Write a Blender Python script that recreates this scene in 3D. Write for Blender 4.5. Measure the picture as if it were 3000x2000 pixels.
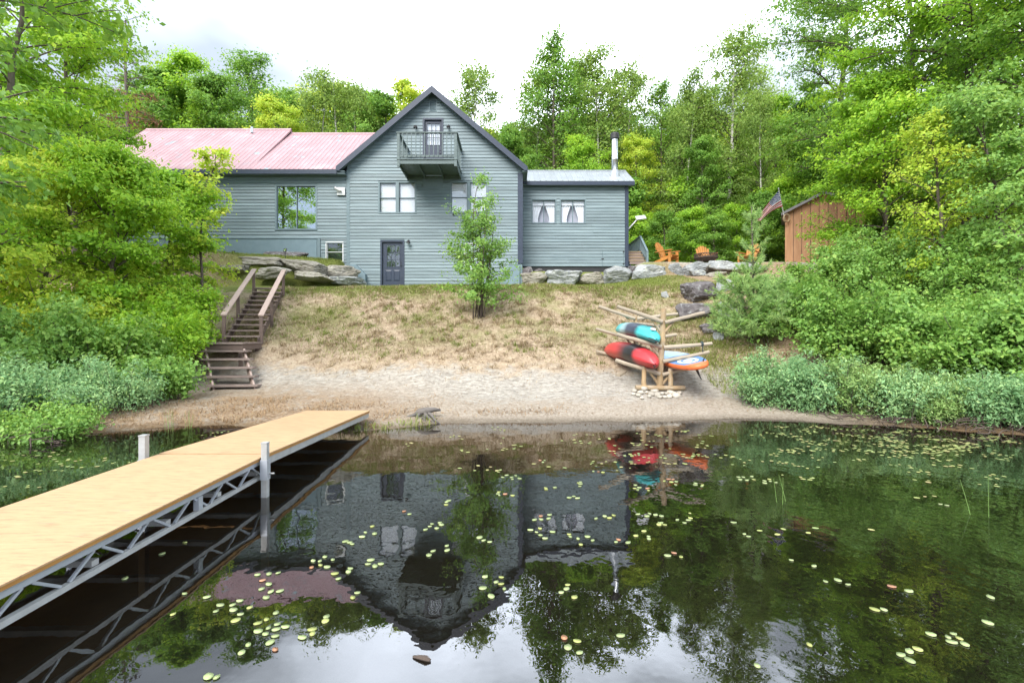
import bpy, bmesh, math, random
import numpy as np
from mathutils import Vector, Matrix, noise as mnoise

# ---------------------------------------------------------------- clear
for o in list(bpy.data.objects):
    bpy.data.objects.remove(o)
SC = bpy.context.scene
COL = SC.collection
R = math.radians
random.seed(7)
RNG = np.random.default_rng(11)

# ---------------------------------------------------------------- camera
F, H0, CAMZ = 1500.0, 978.0, 1.77          # focal length and horizon of the photo in its own pixels, eye height in metres
cam_d = bpy.data.cameras.new('camera')
cam = bpy.data.objects.new('camera', cam_d)
COL.objects.link(cam)
cam.location = (0, 0, CAMZ)
cam.rotation_euler = (R(90), 0, 0)
cam_d.sensor_width = 36
cam_d.lens = 18.0
cam_d.shift_y = -(1000 - H0) / 3000.0
cam_d.clip_start = 0.05
cam_d.clip_end = 3000
SC.camera = cam

# ---------------------------------------------------------------- sky, sun, exposure
SUN_EL, SUN_AZ = R(44), R(205)             # azimuth measured from +Y towards +X (sun behind the camera, to the left)
CLOUD_OFFSET = (1.71, -3.37, 3.61)
world = bpy.data.worlds.new('World')
SC.world = world
world.use_nodes = True
wn, wl = world.node_tree.nodes, world.node_tree.links
wn.clear()
w_out = wn.new('ShaderNodeOutputWorld')
w_bg = wn.new('ShaderNodeBackground')
w_bg.inputs['Strength'].default_value = 0.12
w_sky = wn.new('ShaderNodeTexSky')
w_sky.sky_type = 'NISHITA'
w_sky.sun_disc = False
w_sky.sun_elevation = SUN_EL
w_sky.sun_rotation = SUN_AZ
w_tc = wn.new('ShaderNodeTexCoord')
w_sep = wn.new('ShaderNodeSeparateXYZ')
wl.new(w_tc.outputs['Generated'], w_sep.inputs[0])
w_ab = wn.new('ShaderNodeMath'); w_ab.operation = 'ABSOLUTE'
wl.new(w_sep.outputs['Z'], w_ab.inputs[0])
w_ad = wn.new('ShaderNodeMath'); w_ad.operation = 'ADD'; w_ad.inputs[1].default_value = 0.35
wl.new(w_ab.outputs[0], w_ad.inputs[0])
w_dv = wn.new('ShaderNodeVectorMath'); w_dv.operation = 'DIVIDE'
wl.new(w_tc.outputs['Generated'], w_dv.inputs[0])
wl.new(w_ad.outputs[0], w_dv.inputs[1])
w_no = wn.new('ShaderNodeTexNoise')
w_no.inputs['Scale'].default_value = 1.15
w_no.inputs['Detail'].default_value = 5
w_no.inputs['Roughness'].default_value = 0.5
w_of = wn.new('ShaderNodeVectorMath'); w_of.operation = 'ADD'
w_of.inputs[1].default_value = CLOUD_OFFSET
wl.new(w_dv.outputs[0], w_of.inputs[0])
wl.new(w_of.outputs[0], w_no.inputs['Vector'])
w_cr = wn.new('ShaderNodeValToRGB')
w_cr.color_ramp.elements[0].position = 0.40
w_cr.color_ramp.elements[0].color = (1.3, 1.48, 1.72, 1)
w_cr.color_ramp.elements[1].position = 0.67
w_cr.color_ramp.elements[1].color = (11.5, 12.4, 13.8, 1)
w_el = w_cr.color_ramp.elements.new(0.5)
w_el.color = (2.2, 2.42, 2.72, 1)
w_el = w_cr.color_ramp.elements.new(0.57)
w_el.color = (6.6, 7.2, 8.0, 1)
wl.new(w_no.outputs['Fac'], w_cr.inputs['Fac'])
w_mx = wn.new('ShaderNodeMix'); w_mx.data_type = 'RGBA'
w_mx.inputs[0].default_value = 0.96         # overcast: the cloud layer covers most of the blue sky
wl.new(w_sky.outputs[0], w_mx.inputs[6])
wl.new(w_cr.outputs['Color'], w_mx.inputs[7])
wl.new(w_mx.outputs[2], w_bg.inputs['Color'])
wl.new(w_bg.outputs[0], w_out.inputs[0])

sun_d = bpy.data.lights.new('sun', 'SUN')
sun_d.energy = 1.4
sun_d.angle = R(38)
sun_d.color = (1.0, 0.96, 0.9)
sun = bpy.data.objects.new('sun', sun_d)
COL.objects.link(sun)
sdir = Vector((math.sin(SUN_AZ) * math.cos(SUN_EL), math.cos(SUN_AZ) * math.cos(SUN_EL), math.sin(SUN_EL)))
sun.rotation_euler = (-sdir).to_track_quat('-Z', 'Y').to_euler()
sun.location = sdir * 60

SC.view_settings.view_transform = 'Standard'
SC.view_settings.look = 'None'
SC.view_settings.gamma = 1
SC.view_settings.use_curve_mapping = False
SC.view_settings.exposure = 2.28
SC.render.engine = 'CYCLES'
SC.cycles.max_bounces = 10
SC.cycles.diffuse_bounces = 6
SC.cycles.glossy_bounces = 4
SC.cycles.transmission_bounces = 8
SC.cycles.transparent_max_bounces = 10
SC.cycles.caustics_reflective = False
SC.cycles.caustics_refractive = False
SC.cycles.use_denoising = True
try:
    SC.cycles.denoiser = 'OPENIMAGEDENOISE'
    SC.cycles.denoising_prefilter = 'ACCURATE'
except Exception:
    pass

# ---------------------------------------------------------------- helpers
def PX(px, py, D):
    """a photo pixel at depth D -> world point"""
    return Vector(((px - 1500.0) * D / F, D, CAMZ + (H0 - py) * D / F))

def tag(o, label=None, cat=None, group=None, kind=None):
    if label: o['label'] = label
    if cat: o['category'] = cat
    if group: o['group'] = group
    if kind: o['kind'] = kind
    return o

def empty(name, loc, label=None, cat=None, group=None, rz=0.0):
    o = bpy.data.objects.new(name, None)
    o.empty_display_size = 0.2
    COL.objects.link(o)
    o.location = loc
    o.rotation_euler = (0, 0, rz)
    return tag(o, label, cat, group)

def link(name, me, parent=None, loc=(0, 0, 0), rot=(0, 0, 0), scale=(1, 1, 1)):
    o = bpy.data.objects.new(name, me)
    COL.objects.link(o)
    o.location = loc
    o.rotation_euler = rot
    o.scale = scale
    if parent is not None:
        o.parent = parent
    return o

def copy_tree(o, parent=None):
    c = o.copy()
    COL.objects.link(c)
    c.parent = parent
    for ch in [x for x in o.children]:
        copy_tree(ch, c)
    return c

class MB:
    """collects shapes into one mesh; o = world origin that is subtracted"""
    def __init__(s, o=(0, 0, 0)):
        s.v, s.f, s.o = [], [], Vector(o)
    def add(s, vs, fs):
        n = len(s.v)
        s.v += [Vector(v) - s.o for v in vs]
        s.f += [tuple(i + n for i in f) for f in fs]
        return s
    def box(s, a, b):
        x0, x1 = sorted((a[0], b[0])); y0, y1 = sorted((a[1], b[1])); z0, z1 = sorted((a[2], b[2]))
        return s.add([(x0, y0, z0), (x1, y0, z0), (x1, y1, z0), (x0, y1, z0), (x0, y0, z1), (x1, y0, z1), (x1, y1, z1), (x0, y1, z1)],
                     [(0, 3, 2, 1), (4, 5, 6, 7), (0, 1, 5, 4), (1, 2, 6, 5), (2, 3, 7, 6), (3, 0, 4, 7)])
    def obox(s, c, size, rot=None, ch=0.0):
        """oriented box; rot is a Matrix; ch chamfers the long edges"""
        hx, hy, hz = size[0] / 2, size[1] / 2, size[2] / 2
        vs = [Vector(p) for p in ((-hx, -hy, -hz), (hx, -hy, -hz), (hx, hy, -hz), (-hx, hy, -hz), (-hx, -hy, hz), (hx, -hy, hz), (hx, hy, hz), (-hx, hy, hz))]
        if rot is not None:
            vs = [rot @ v for v in vs]
        c = Vector(c)
        return s.add([v + c for v in vs], [(0, 3, 2, 1), (4, 5, 6, 7), (0, 1, 5, 4), (1, 2, 6, 5), (2, 3, 7, 6), (3, 0, 4, 7)])
    def bar(s, p, q, w, h, up=(0, 0, 1)):
        """rectangular bar from p to q; h along up, w across"""
        p, q = Vector(p), Vector(q)
        d = (q - p); L = d.length; d.normalize()
        up = Vector(up)
        side = d.cross(up)
        if side.length < 1e-4:
            side = d.cross(Vector((0, 1, 0)))
        side.normalize()
        u = side.cross(d).normalized()
        vs = []
        for e in (p, q):
            for a, b in ((-1, -1), (1, -1), (1, 1), (-1, 1)):
                vs.append(e + side * (a * w / 2) + u * (b * h / 2))
        return s.add(vs, [(0, 1, 2, 3), (7, 6, 5, 4), (0, 4, 5, 1), (1, 5, 6, 2), (2, 6, 7, 3), (3, 7, 4, 0)])
    def tube(s, pts, rad, k=8, cap=True):
        pts = [Vector(p) for p in pts]
        if not hasattr(rad, '__len__'):
            rad = [rad] * len(pts)
        vs, fs = [], []
        prev = None
        for i, p in enumerate(pts):
            d = (pts[min(i + 1, len(pts) - 1)] - pts[max(i - 1, 0)]).normalized()
            if prev is None:
                ref = Vector((0, 0, 1)) if abs(d.z) < 0.9 else Vector((1, 0, 0))
                a = d.cross(ref).normalized()
            else:
                a = (prev - d * prev.dot(d)).normalized()
            prev = a
            b = d.cross(a)
            for j in range(k):
                t = 2 * math.pi * j / k
                vs.append(p + (a * math.cos(t) + b * math.sin(t)) * rad[i])
        for i in range(len(pts) - 1):
            for j in range(k):
                fs.append((i * k + j, i * k + (j + 1) % k, (i + 1) * k + (j + 1) % k, (i + 1) * k + j))
        if cap:
            fs.append(tuple(reversed(range(k))))
            fs.append(tuple((len(pts) - 1) * k + j for j in range(k)))
        return s.add(vs, fs)
    def prism(s, poly, y0, y1):
        """polygon given as (x, z), extruded along y"""
        n = len(poly)
        vs = [(x, y0, z) for x, z in poly] + [(x, y1, z) for x, z in poly]
        fs = [tuple(range(n)), tuple(reversed(range(n, 2 * n)))]
        for i in range(n):
            j = (i + 1) % n
            fs.append((j, i, n + i, n + j))
        return s.add(vs, fs)
    def lathe(s, prof, c, k=24):
        vs, fs = [], []
        c = Vector(c)
        for r, z in prof:
            for j in range(k):
                t = 2 * math.pi * j / k
                vs.append(c + Vector((r * math.cos(t), r * math.sin(t), z)))
        for i in range(len(prof) - 1):
            for j in range(k):
                fs.append((i * k + j, i * k + (j + 1) % k, (i + 1) * k + (j + 1) % k, (i + 1) * k + j))
        return s.add(vs, fs)
    def mesh(s, name, mat, smooth=False):
        me = bpy.data.meshes.new(name)
        me.from_pydata([tuple(v) for v in s.v], [], s.f)
        bm = bmesh.new(); bm.from_mesh(me)
        bmesh.ops.recalc_face_normals(bm, faces=bm.faces)
        bm.to_mesh(me); bm.free()
        if smooth:
            me.polygons.foreach_set('use_smooth', [True] * len(me.polygons))
        if mat: me.materials.append(mat)
        return me
    def build(s, name, mat, parent=None, smooth=False):
        return link(name, s.mesh(name, mat, smooth), parent)

# ---------------------------------------------------------------- materials
def nmat(name):
    m = bpy.data.materials.new(name)
    m.use_nodes = True
    nt = m.node_tree
    return m, nt.nodes, nt.links, nt.nodes['Principled BSDF']

def ramp(nodes, stops):
    cr = nodes.new('ShaderNodeValToRGB')
    e = cr.color_ramp.elements
    while len(e) < len(stops):
        e.new(0.5)
    for el, (p, c) in zip(e, stops):
        el.position = p
        el.color = (*c, 1)
    return cr

def pmat(name, c1, c2=None, scale=6.0, rough=0.6, metal=0.0, bump=0.0, stretch=(1, 1, 1), detail=6, spec=0.4, objvar=0.0, c3=None, bscale=None, ramp_pos=(0.3, 0.7)):
    """colour varies between c1 and c2 over a noise; optional bump; objvar varies the value piece by piece"""
    m, n, l, b = nmat(name)
    b.inputs['Roughness'].default_value = rough
    b.inputs['Metallic'].default_value = metal
    b.inputs['Specular IOR Level'].default_value = spec
    tc = n.new('ShaderNodeTexCoord')
    mp = n.new('ShaderNodeMapping'); mp.inputs['Scale'].default_value = stretch
    geo = n.new('ShaderNodeNewGeometry')
    l.new(geo.outputs['Position'], mp.inputs['Vector'])
    no = n.new('ShaderNodeTexNoise')
    no.inputs['Scale'].default_value = scale
    no.inputs['Detail'].default_value = detail
    no.inputs['Roughness'].default_value = 0.62
    l.new(mp.outputs[0], no.inputs['Vector'])
    c2 = c2 or tuple(x * 0.8 for x in c1)
    stops = [(ramp_pos[0], c1), (ramp_pos[1], c2)] if c3 is None else [(ramp_pos[0], c1), (sum(ramp_pos) / 2, c2), (ramp_pos[1], c3)]
    cr = ramp(n, stops)
    l.new(no.outputs['Fac'], cr.inputs['Fac'])
    col = cr.outputs['Color']
    if objvar:
        oi = n.new('ShaderNodeObjectInfo')
        mr = n.new('ShaderNodeMapRange')
        mr.inputs['To Min'].default_value = 1 - objvar
        mr.inputs['To Max'].default_value = 1 + objvar
        l.new(oi.outputs['Random'], mr.inputs['Value'])
        hs = n.new('ShaderNodeHueSaturation')
        l.new(mr.outputs[0], hs.inputs['Value'])
        l.new(col, hs.inputs['Color'])
        col = hs.outputs['Color']
    l.new(col, b.inputs['Base Color'])
    if bump:
        bn = n.new('ShaderNodeTexNoise')
        bn.inputs['Scale'].default_value = bscale or scale * 3
        bn.inputs['Detail'].default_value = 6
        l.new(mp.outputs[0], bn.inputs['Vector'])
        bu = n.new('ShaderNodeBump')
        bu.inputs['Strength'].default_value = 0.8
        bu.inputs['Distance'].default_value = bump
        l.new(bn.outputs['Fac'], bu.inputs['Height'])
        l.new(bu.outputs[0], b.inputs['Normal'])
    return m

def leaf_mat(name, stops, trans=0.35, rough=0.5, spec=0.35, tint=1.4, patch=0.5):
    """leaf colours: a value stored per leaf, plus a slow change from place to place through the crown"""
    m, n, l, b = nmat(name)
    at = n.new('ShaderNodeAttribute'); at.attribute_name = 'lv'
    geo = n.new('ShaderNodeNewGeometry')
    no = n.new('ShaderNodeTexNoise'); no.inputs['Scale'].default_value = patch; no.inputs['Detail'].default_value = 2
    l.new(geo.outputs['Position'], no.inputs['Vector'])
    mx = n.new('ShaderNodeMix'); mx.data_type = 'FLOAT'
    mx.inputs[0].default_value = 0.45
    l.new(at.outputs['Fac'], mx.inputs[2])
    l.new(no.outputs['Fac'], mx.inputs[3])
    cr = ramp(n, stops)
    l.new(mx.outputs[0], cr.inputs['Fac'])
    l.new(cr.outputs['Color'], b.inputs['Base Color'])
    b.inputs['Roughness'].default_value = rough
    b.inputs['Specular IOR Level'].default_value = spec
    tr = n.new('ShaderNodeBsdfTranslucent')
    hs = n.new('ShaderNodeHueSaturation')
    hs.inputs['Value'].default_value = tint
    hs.inputs['Hue'].default_value = 0.485
    l.new(cr.outputs['Color'], hs.inputs['Color'])
    l.new(hs.outputs['Color'], tr.inputs['Color'])
    ms = n.new('ShaderNodeMixShader'); ms.inputs[0].default_value = trans
    l.new(b.outputs[0], ms.inputs[1])
    l.new(tr.outputs[0], ms.inputs[2])
    l.new(ms.outputs[0], n['Material Output'].inputs['Surface'])
    return m

def glass_mat(name, fac=0.25, tint=(0.9, 0.95, 1.0), rough=0.01):
    m, n, l, b = nmat(name)
    gl = n.new('ShaderNodeBsdfGlossy'); gl.inputs['Roughness'].default_value = rough
    gl.inputs['Color'].default_value = (*tint, 1)
    tr = n.new('ShaderNodeBsdfTransparent'); tr.inputs['Color'].default_value = (0.97, 0.98, 0.985, 1)
    lw = n.new('ShaderNodeLayerWeight'); lw.inputs['Blend'].default_value = 0.5
    pw = n.new('ShaderNodeMath'); pw.operation = 'POWER'; pw.inputs[1].default_value = 4.0
    l.new(lw.outputs['Facing'], pw.inputs[0])
    ad = n.new('ShaderNodeMath'); ad.operation = 'ADD'; ad.inputs[1].default_value = fac * 0.6; ad.use_clamp = True
    l.new(pw.outputs[0], ad.inputs[0])
    no = n.new('ShaderNodeTexNoise'); no.inputs['Scale'].default_value = 1.7
    geo = n.new('ShaderNodeNewGeometry'); l.new(geo.outputs['Position'], no.inputs['Vector'])
    bu = n.new('ShaderNodeBump'); bu.inputs['Strength'].default_value = 0.3; bu.inputs['Distance'].default_value = 0.004
    l.new(no.outputs['Fac'], bu.inputs['Height']); l.new(bu.outputs[0], gl.inputs['Normal'])
    ms = n.new('ShaderNodeMixShader')
    l.new(ad.outputs[0], ms.inputs[0]); l.new(tr.outputs[0], ms.inputs[1]); l.new(gl.outputs[0], ms.inputs[2])
    l.new(ms.outputs[0], n['Material Output'].inputs['Surface'])
    return m

M = {}
M['siding'] = pmat('siding_paint', (0.19, 0.25, 0.272), (0.118, 0.164, 0.184), scale=1.6, rough=0.55, stretch=(0.5, 1, 5), objvar=0.14, bump=0.0015, bscale=22)
M['trim'] = pmat('teal_trim_paint', (0.152, 0.207, 0.231), (0.123, 0.174, 0.196), scale=4, rough=0.5, bump=0.001)
M['foundation'] = pmat('painted_skirt', (0.176, 0.243, 0.277), (0.140, 0.203, 0.234), scale=3, rough=0.75, bump=0.004, bscale=30)
M['navy'] = pmat('navy_paint', (0.029, 0.042, 0.070), (0.022, 0.032, 0.056), scale=5, rough=0.42, bump=0.001)
M['white_frame'] = pmat('white_frame', (0.629, 0.637, 0.646), (0.561, 0.570, 0.578), scale=8, rough=0.4)
M['glass'] = glass_mat('window_glass', 0.2)
M['glass_strong'] = glass_mat('coated_window_glass', 0.85, (0.8, 0.9, 1.0))
M['glass_clear'] = glass_mat('clear_window_glass', 0.06)
M['glass_door'] = glass_mat('door_glass', 0.22)
M['room'] = pmat('dark_indoor_shade', (0.04, 0.045, 0.055), (0.03, 0.034, 0.042), scale=2, rough=0.9)
M['pale_indoor_light'] = pmat('pale_indoor_light', (0.5, 0.5, 0.57), (0.42, 0.42, 0.5), scale=2, rough=0.9)
M['blind'] = pmat('white_blind', (0.88, 0.89, 0.93), (0.82, 0.84, 0.89), scale=3, rough=0.8)
M['curtain'] = pmat('white_curtain', (0.78, 0.79, 0.84), (0.68, 0.7, 0.76), scale=5, rough=0.9, stretch=(14, 1, 0.4))
M['black'] = pmat('black_metal', (0.018, 0.018, 0.02), (0.028, 0.028, 0.03), scale=9, rough=0.5)
M['steel'] = pmat('stainless_pipe', (0.62, 0.64, 0.66), (0.5, 0.52, 0.55), scale=3, rough=0.28, metal=0.9, stretch=(6, 6, 0.6))
M['alu'] = pmat('dock_aluminium', (0.509, 0.539, 0.589), (0.411, 0.441, 0.491), scale=7, rough=0.42, metal=0.55, bump=0.001)
M['alu_dull'] = pmat('weathered_aluminium', (0.402, 0.411, 0.411), (0.306, 0.306, 0.298), scale=9, rough=0.6, metal=0.25, bump=0.001)
M['stair'] = pmat('stained_stair_wood', (0.144, 0.101, 0.083), (0.098, 0.069, 0.057), scale=5, rough=0.7, bump=0.002, stretch=(1, 3, 6), objvar=0.15)
M['stair_rail'] = pmat('worn_rail_wood', (0.425, 0.327, 0.281), (0.311, 0.230, 0.196), scale=6, rough=0.7, bump=0.002, stretch=(3, 1, 3), objvar=0.06)
M['tread'] = pmat('worn_tread_wood', (0.250, 0.194, 0.169), (0.150, 0.112, 0.098), scale=5, rough=0.75, bump=0.002, stretch=(1, 6, 6), objvar=0.15)
M['log'] = pmat('peeled_log', (0.391, 0.272, 0.145), (0.306, 0.221, 0.128), scale=4, rough=0.6, bump=0.003, objvar=0.1, c3=(0.357, 0.306, 0.230))
M['log_grey'] = pmat('grey_peeled_log', (0.336, 0.280, 0.208), (0.272, 0.232, 0.176), scale=4, rough=0.65, bump=0.003, objvar=0.1)
M['cedar_board'] = pmat('shed_pine_board', (0.43, 0.235, 0.125), (0.31, 0.155, 0.075), scale=2.2, rough=0.7, bump=0.002, stretch=(3, 3, 0.5), objvar=0.2)
M['chair_wood'] = pmat('cedar_chair', (0.448, 0.200, 0.052), (0.352, 0.136, 0.028), scale=6, rough=0.5, objvar=0.14, bump=0.001)
M['roof_red'] = None
M['grey_metal_roof'] = pmat('grey_metal_roof', (0.375, 0.405, 0.435), (0.300, 0.330, 0.375), scale=2, rough=0.32, metal=0.2, objvar=0.05)
M['shed_roof'] = pmat('shed_roof', (0.2, 0.19, 0.19), (0.15, 0.145, 0.15), scale=4, rough=0.5)
M['bark'] = pmat('grey_brown_bark', (0.13, 0.105, 0.085), (0.075, 0.06, 0.05), scale=5, rough=0.9, bump=0.01, stretch=(2, 2, 0.5))
M['twig'] = pmat('brown_twig', (0.1, 0.075, 0.06), (0.06, 0.045, 0.037), scale=8, rough=0.9)
M['dead_wood'] = pmat('dead_grey_wood', (0.150, 0.135, 0.122), (0.085, 0.075, 0.068), scale=7, rough=0.85, bump=0.006, stretch=(1, 1, 3))
M['pebble'] = pmat('pale_pebble', (0.416, 0.384, 0.328), (0.320, 0.288, 0.240), scale=9, rough=0.7, objvar=0.22)
M['strap'] = pmat('black_strap', (0.02, 0.03, 0.035), (0.03, 0.05, 0.055), scale=20, rough=0.7)
M['pad_green'] = pmat('green_lily_pad', (0.351, 0.402, 0.192), (0.276, 0.347, 0.140), scale=14, rough=0.45, objvar=0.2)
M['pad_yellow'] = pmat('yellow_green_lily_pad', (0.383, 0.399, 0.140), (0.306, 0.347, 0.102), scale=14, rough=0.45, objvar=0.2)
M['pad_red'] = pmat('reddish_lily_pad', (0.425, 0.230, 0.153), (0.357, 0.170, 0.076), scale=14, rough=0.45, objvar=0.2)
M['reed'] = pmat('reed_green', (0.13, 0.24, 0.05), (0.18, 0.27, 0.07), scale=6, rough=0.6)

def birch_mat():
    m, n, l, b = nmat('birch_bark')
    geo = n.new('ShaderNodeNewGeometry')
    mp = n.new('ShaderNodeMapping'); mp.inputs['Scale'].default_value = (0.8, 0.8, 5)
    l.new(geo.outputs['Position'], mp.inputs[0])
    no = n.new('ShaderNodeTexNoise'); no.inputs['Scale'].default_value = 1.6; no.inputs['Detail'].default_value = 5
    l.new(mp.outputs[0], no.inputs['Vector'])
    cr = ramp(n, [(0.36, (0.06, 0.055, 0.05)), (0.43, (0.46, 0.44, 0.4)), (0.7, (0.62, 0.6, 0.56))])
    l.new(no.outputs['Fac'], cr.inputs[0]); l.new(cr.outputs[0], b.inputs['Base Color'])
    b.inputs['Roughness'].default_value = 0.75
    return m
M['birch'] = birch_mat()

def rock_mat(name, c1, c2, c3, lichen=(0.4, 0.42, 0.38)):
    m, n, l, b = nmat(name)
    geo = n.new('ShaderNodeNewGeometry')
    oi = n.new('ShaderNodeObjectInfo')
    va = n.new('ShaderNodeVectorMath'); va.operation = 'ADD'
    l.new(geo.outputs['Position'], va.inputs[0]); l.new(oi.outputs['Random'], va.inputs[1])
    n1 = n.new('ShaderNodeTexNoise'); n1.inputs['Scale'].default_value = 2.4; n1.inputs['Detail'].default_value = 9; n1.inputs['Roughness'].default_value = 0.68
    l.new(va.outputs[0], n1.inputs['Vector'])
    cr = ramp(n, [(0.3, c1), (0.5, c2), (0.68, c3)])
    l.new(n1.outputs['Fac'], cr.inputs[0])
    n2 = n.new('ShaderNodeTexNoise'); n2.inputs['Scale'].default_value = 7; n2.inputs['Detail'].default_value = 6
    l.new(va.outputs[0], n2.inputs['Vector'])
    lr = ramp(n, [(0.56, (0, 0, 0)), (0.68, (1, 1, 1))])
    l.new(n2.outputs['Fac'], lr.inputs[0])
    mx = n.new('ShaderNodeMix'); mx.data_type = 'RGBA'
    l.new(lr.outputs[0], mx.inputs[0]); l.new(cr.outputs[0], mx.inputs[6]); mx.inputs[7].default_value = (*lichen, 1)
    hs = n.new('ShaderNodeHueSaturation')
    mr = n.new('ShaderNodeMapRange'); mr.inputs['To Min'].default_value = 0.82; mr.inputs['To Max'].default_value = 1.15
    l.new(oi.outputs['Random'], mr.inputs[0]); l.new(mr.outputs[0], hs.inputs['Value']); l.new(mx.outputs[2], hs.inputs['Color'])
    l.new(hs.outputs[0], b.inputs['Base Color'])
    b.inputs['Roughness'].default_value = 0.88
    n3 = n.new('ShaderNodeTexNoise'); n3.inputs['Scale'].default_value = 11; n3.inputs['Detail'].default_value = 8
    l.new(va.outputs[0], n3.inputs['Vector'])
    bu = n.new('ShaderNodeBump'); bu.inputs['Distance'].default_value = 0.05; bu.inputs['Strength'].default_value = 0.7
    l.new(n3.outputs['Fac'], bu.inputs['Height']); l.new(bu.outputs[0], b.inputs['Normal'])
    return m
M['rock_grey'] = rock_mat('grey_granite', (0.144, 0.155, 0.162), (0.259, 0.274, 0.281), (0.360, 0.367, 0.367))
M['rock_tan'] = rock_mat('tan_granite', (0.137, 0.119, 0.094), (0.245, 0.227, 0.191), (0.346, 0.328, 0.288), (0.144, 0.144, 0.086))
M['rock_dark'] = rock_mat('dark_purple_rock', (0.052, 0.046, 0.050), (0.100, 0.088, 0.092), (0.176, 0.160, 0.160), (0.240, 0.240, 0.240))

def roof_red_mat():
    m, n, l, b = nmat('faded_red_metal_roof')
    geo = n.new('ShaderNodeNewGeometry')
    no = n.new('ShaderNodeTexNoise'); no.inputs['Scale'].default_value = 0.9; no.inputs['Detail'].default_value = 7; no.inputs['Roughness'].default_value = 0.6
    l.new(geo.outputs['Position'], no.inputs['Vector'])
    cr = ramp(n, [(0.3, (0.249, 0.363, 0.391)), (0.37, (0.343, 0.208, 0.221)), (0.55, (0.388, 0.239, 0.253)), (0.75, (0.425, 0.319, 0.330))])
    l.new(no.outputs['Fac'], cr.inputs[0])
    oi = n.new('ShaderNodeObjectInfo')
    mr = n.new('ShaderNodeMapRange'); mr.inputs['To Min'].default_value = 0.93; mr.inputs['To Max'].default_value = 1.07
    l.new(oi.outputs['Random'], mr.inputs[0])
    hs = n.new('ShaderNodeHueSaturation'); l.new(mr.outputs[0], hs.inputs['Value']); l.new(cr.outputs[0], hs.inputs['Color'])
    l.new(hs.outputs[0], b.inputs['Base Color'])
    b.inputs['Roughness'].default_value = 0.38
    b.inputs['Specular IOR Level'].default_value = 0.6
    return m
M['roof_red'] = roof_red_mat()

# foliage
L_MAPLE = [(0.2, (0.118, 0.262, 0.023)), (0.5, (0.247, 0.455, 0.037)), (0.8, (0.455, 0.621, 0.058))]
L_DARK = [(0.2, (0.078, 0.191, 0.029)), (0.5, (0.153, 0.307, 0.042)), (0.8, (0.268, 0.424, 0.059))]
L_BIRCH = [(0.2, (0.117, 0.216, 0.040)), (0.5, (0.212, 0.333, 0.067)), (0.8, (0.347, 0.448, 0.091))]
L_YELLOW = [(0.2, (0.230, 0.398, 0.037)), (0.5, (0.405, 0.543, 0.058)), (0.8, (0.657, 0.662, 0.100))]
L_ALDER = [(0.2, (0.101, 0.225, 0.042)), (0.5, (0.190, 0.357, 0.070)), (0.8, (0.347, 0.498, 0.100))]
L_GALE = [(0.2, (0.117, 0.259, 0.111)), (0.5, (0.233, 0.405, 0.180)), (0.8, (0.424, 0.569, 0.225))]
L_GALEY = [(0.2, (0.12, 0.24, 0.06)), (0.5, (0.23, 0.36, 0.11)), (0.8, (0.37, 0.47, 0.17))]
L_PINE = [(0.2, (0.162, 0.309, 0.119)), (0.5, (0.305, 0.463, 0.166)), (0.8, (0.575, 0.689, 0.214))]
L_RUST = [(0.2, (0.171, 0.064, 0.038)), (0.5, (0.273, 0.114, 0.064)), (0.8, (0.223, 0.165, 0.064))]
for k, st, tr, sp in (('maple', L_MAPLE, 0.45, 0.3), ('dark', L_DARK, 0.42, 0.3), ('birchleaf', L_BIRCH, 0.42, 0.3), ('yellow', L_YELLOW, 0.45, 0.3),
                      ('alder', L_ALDER, 0.4, 0.4), ('gale', L_GALE, 0.35, 0.3), ('galey', L_GALEY, 0.35, 0.3), ('pine', L_PINE, 0.35, 0.25), ('rust', L_RUST, 0.2, 0.2)):
    M['leaf_' + k] = leaf_mat(k + '_leaves', st, tr, spec=sp)
M['straw'] = leaf_mat('straw', [(0.2, (0.263, 0.193, 0.111)), (0.5, (0.405, 0.314, 0.193)), (0.8, (0.526, 0.436, 0.294))], 0.15, tint=1.0)
M['grass'] = leaf_mat('green_grass', [(0.2, (0.111, 0.170, 0.025)), (0.5, (0.212, 0.264, 0.051)), (0.8, (0.323, 0.323, 0.111))], 0.3, tint=1.1)
M['sedge'] = leaf_mat('orange_dry_sedge', [(0.2, (0.198, 0.114, 0.048)), (0.5, (0.319, 0.202, 0.096)), (0.8, (0.380, 0.308, 0.192))], 0.2, tint=1.0)

# ---------------------------------------------------------------- terrain height
SX = np.array([-400, -60, -30, -20, -12, -9.2, -7.4, -6.5, -5.6, -4.5, -3.2, -2.5, -1.8, -1.2, 0, 3, 5, 5.8, 6.5, 7.3, 9, 12, 20, 40, 400.])
SY = np.array([-60, -8, 3.5, 5.5, 7.4, 8.3, 9.3, 9.75, 9.9, 9.75, 9.2, 9.4, 9.95, 10.2, 10.3, 10.45, 10.7, 10.6, 10.2, 9.9, 8.9, 7.5, 4.5, -3, -90.])
BX = np.array([-400, -60, -30, -12, -9.2, -8, -7, -6, -4.5, -3, 0, 3, 5, 6.5, 8, 12, 20, 40, 400.])
BY_ = np.array([-55, -3, 6.5, 10.0, 10.7, 11.0, 11.1, 10.9, 10.55, 10.35, 10.3, 10.45, 10.65, 10.4, 9.9, 8.5, 5.5, -2, -89.])
PD = np.array([-40, -12, -6, -3, -1.5, -0.6, 0, 0.4, 1.0, 2.2, 3.3, 5.0, 6.9, 8.0, 9.0, 10.0, 14.7, 17, 30, 60, 150, 500])
PZ = np.array([-3, -2.2, -1.5, -0.85, -0.42, -0.14, 0, 0.10, 0.20, 0.46, 0.95, 1.62, 2.40, 3.0, 3.5, 3.66, 4.1, 4.2, 4.8, 7.5, 14, 30])

def sstep(a, b, x):
    t = np.clip((x - a) / (b - a), 0, 1)
    return t * t * (3 - 2 * t)

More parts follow.
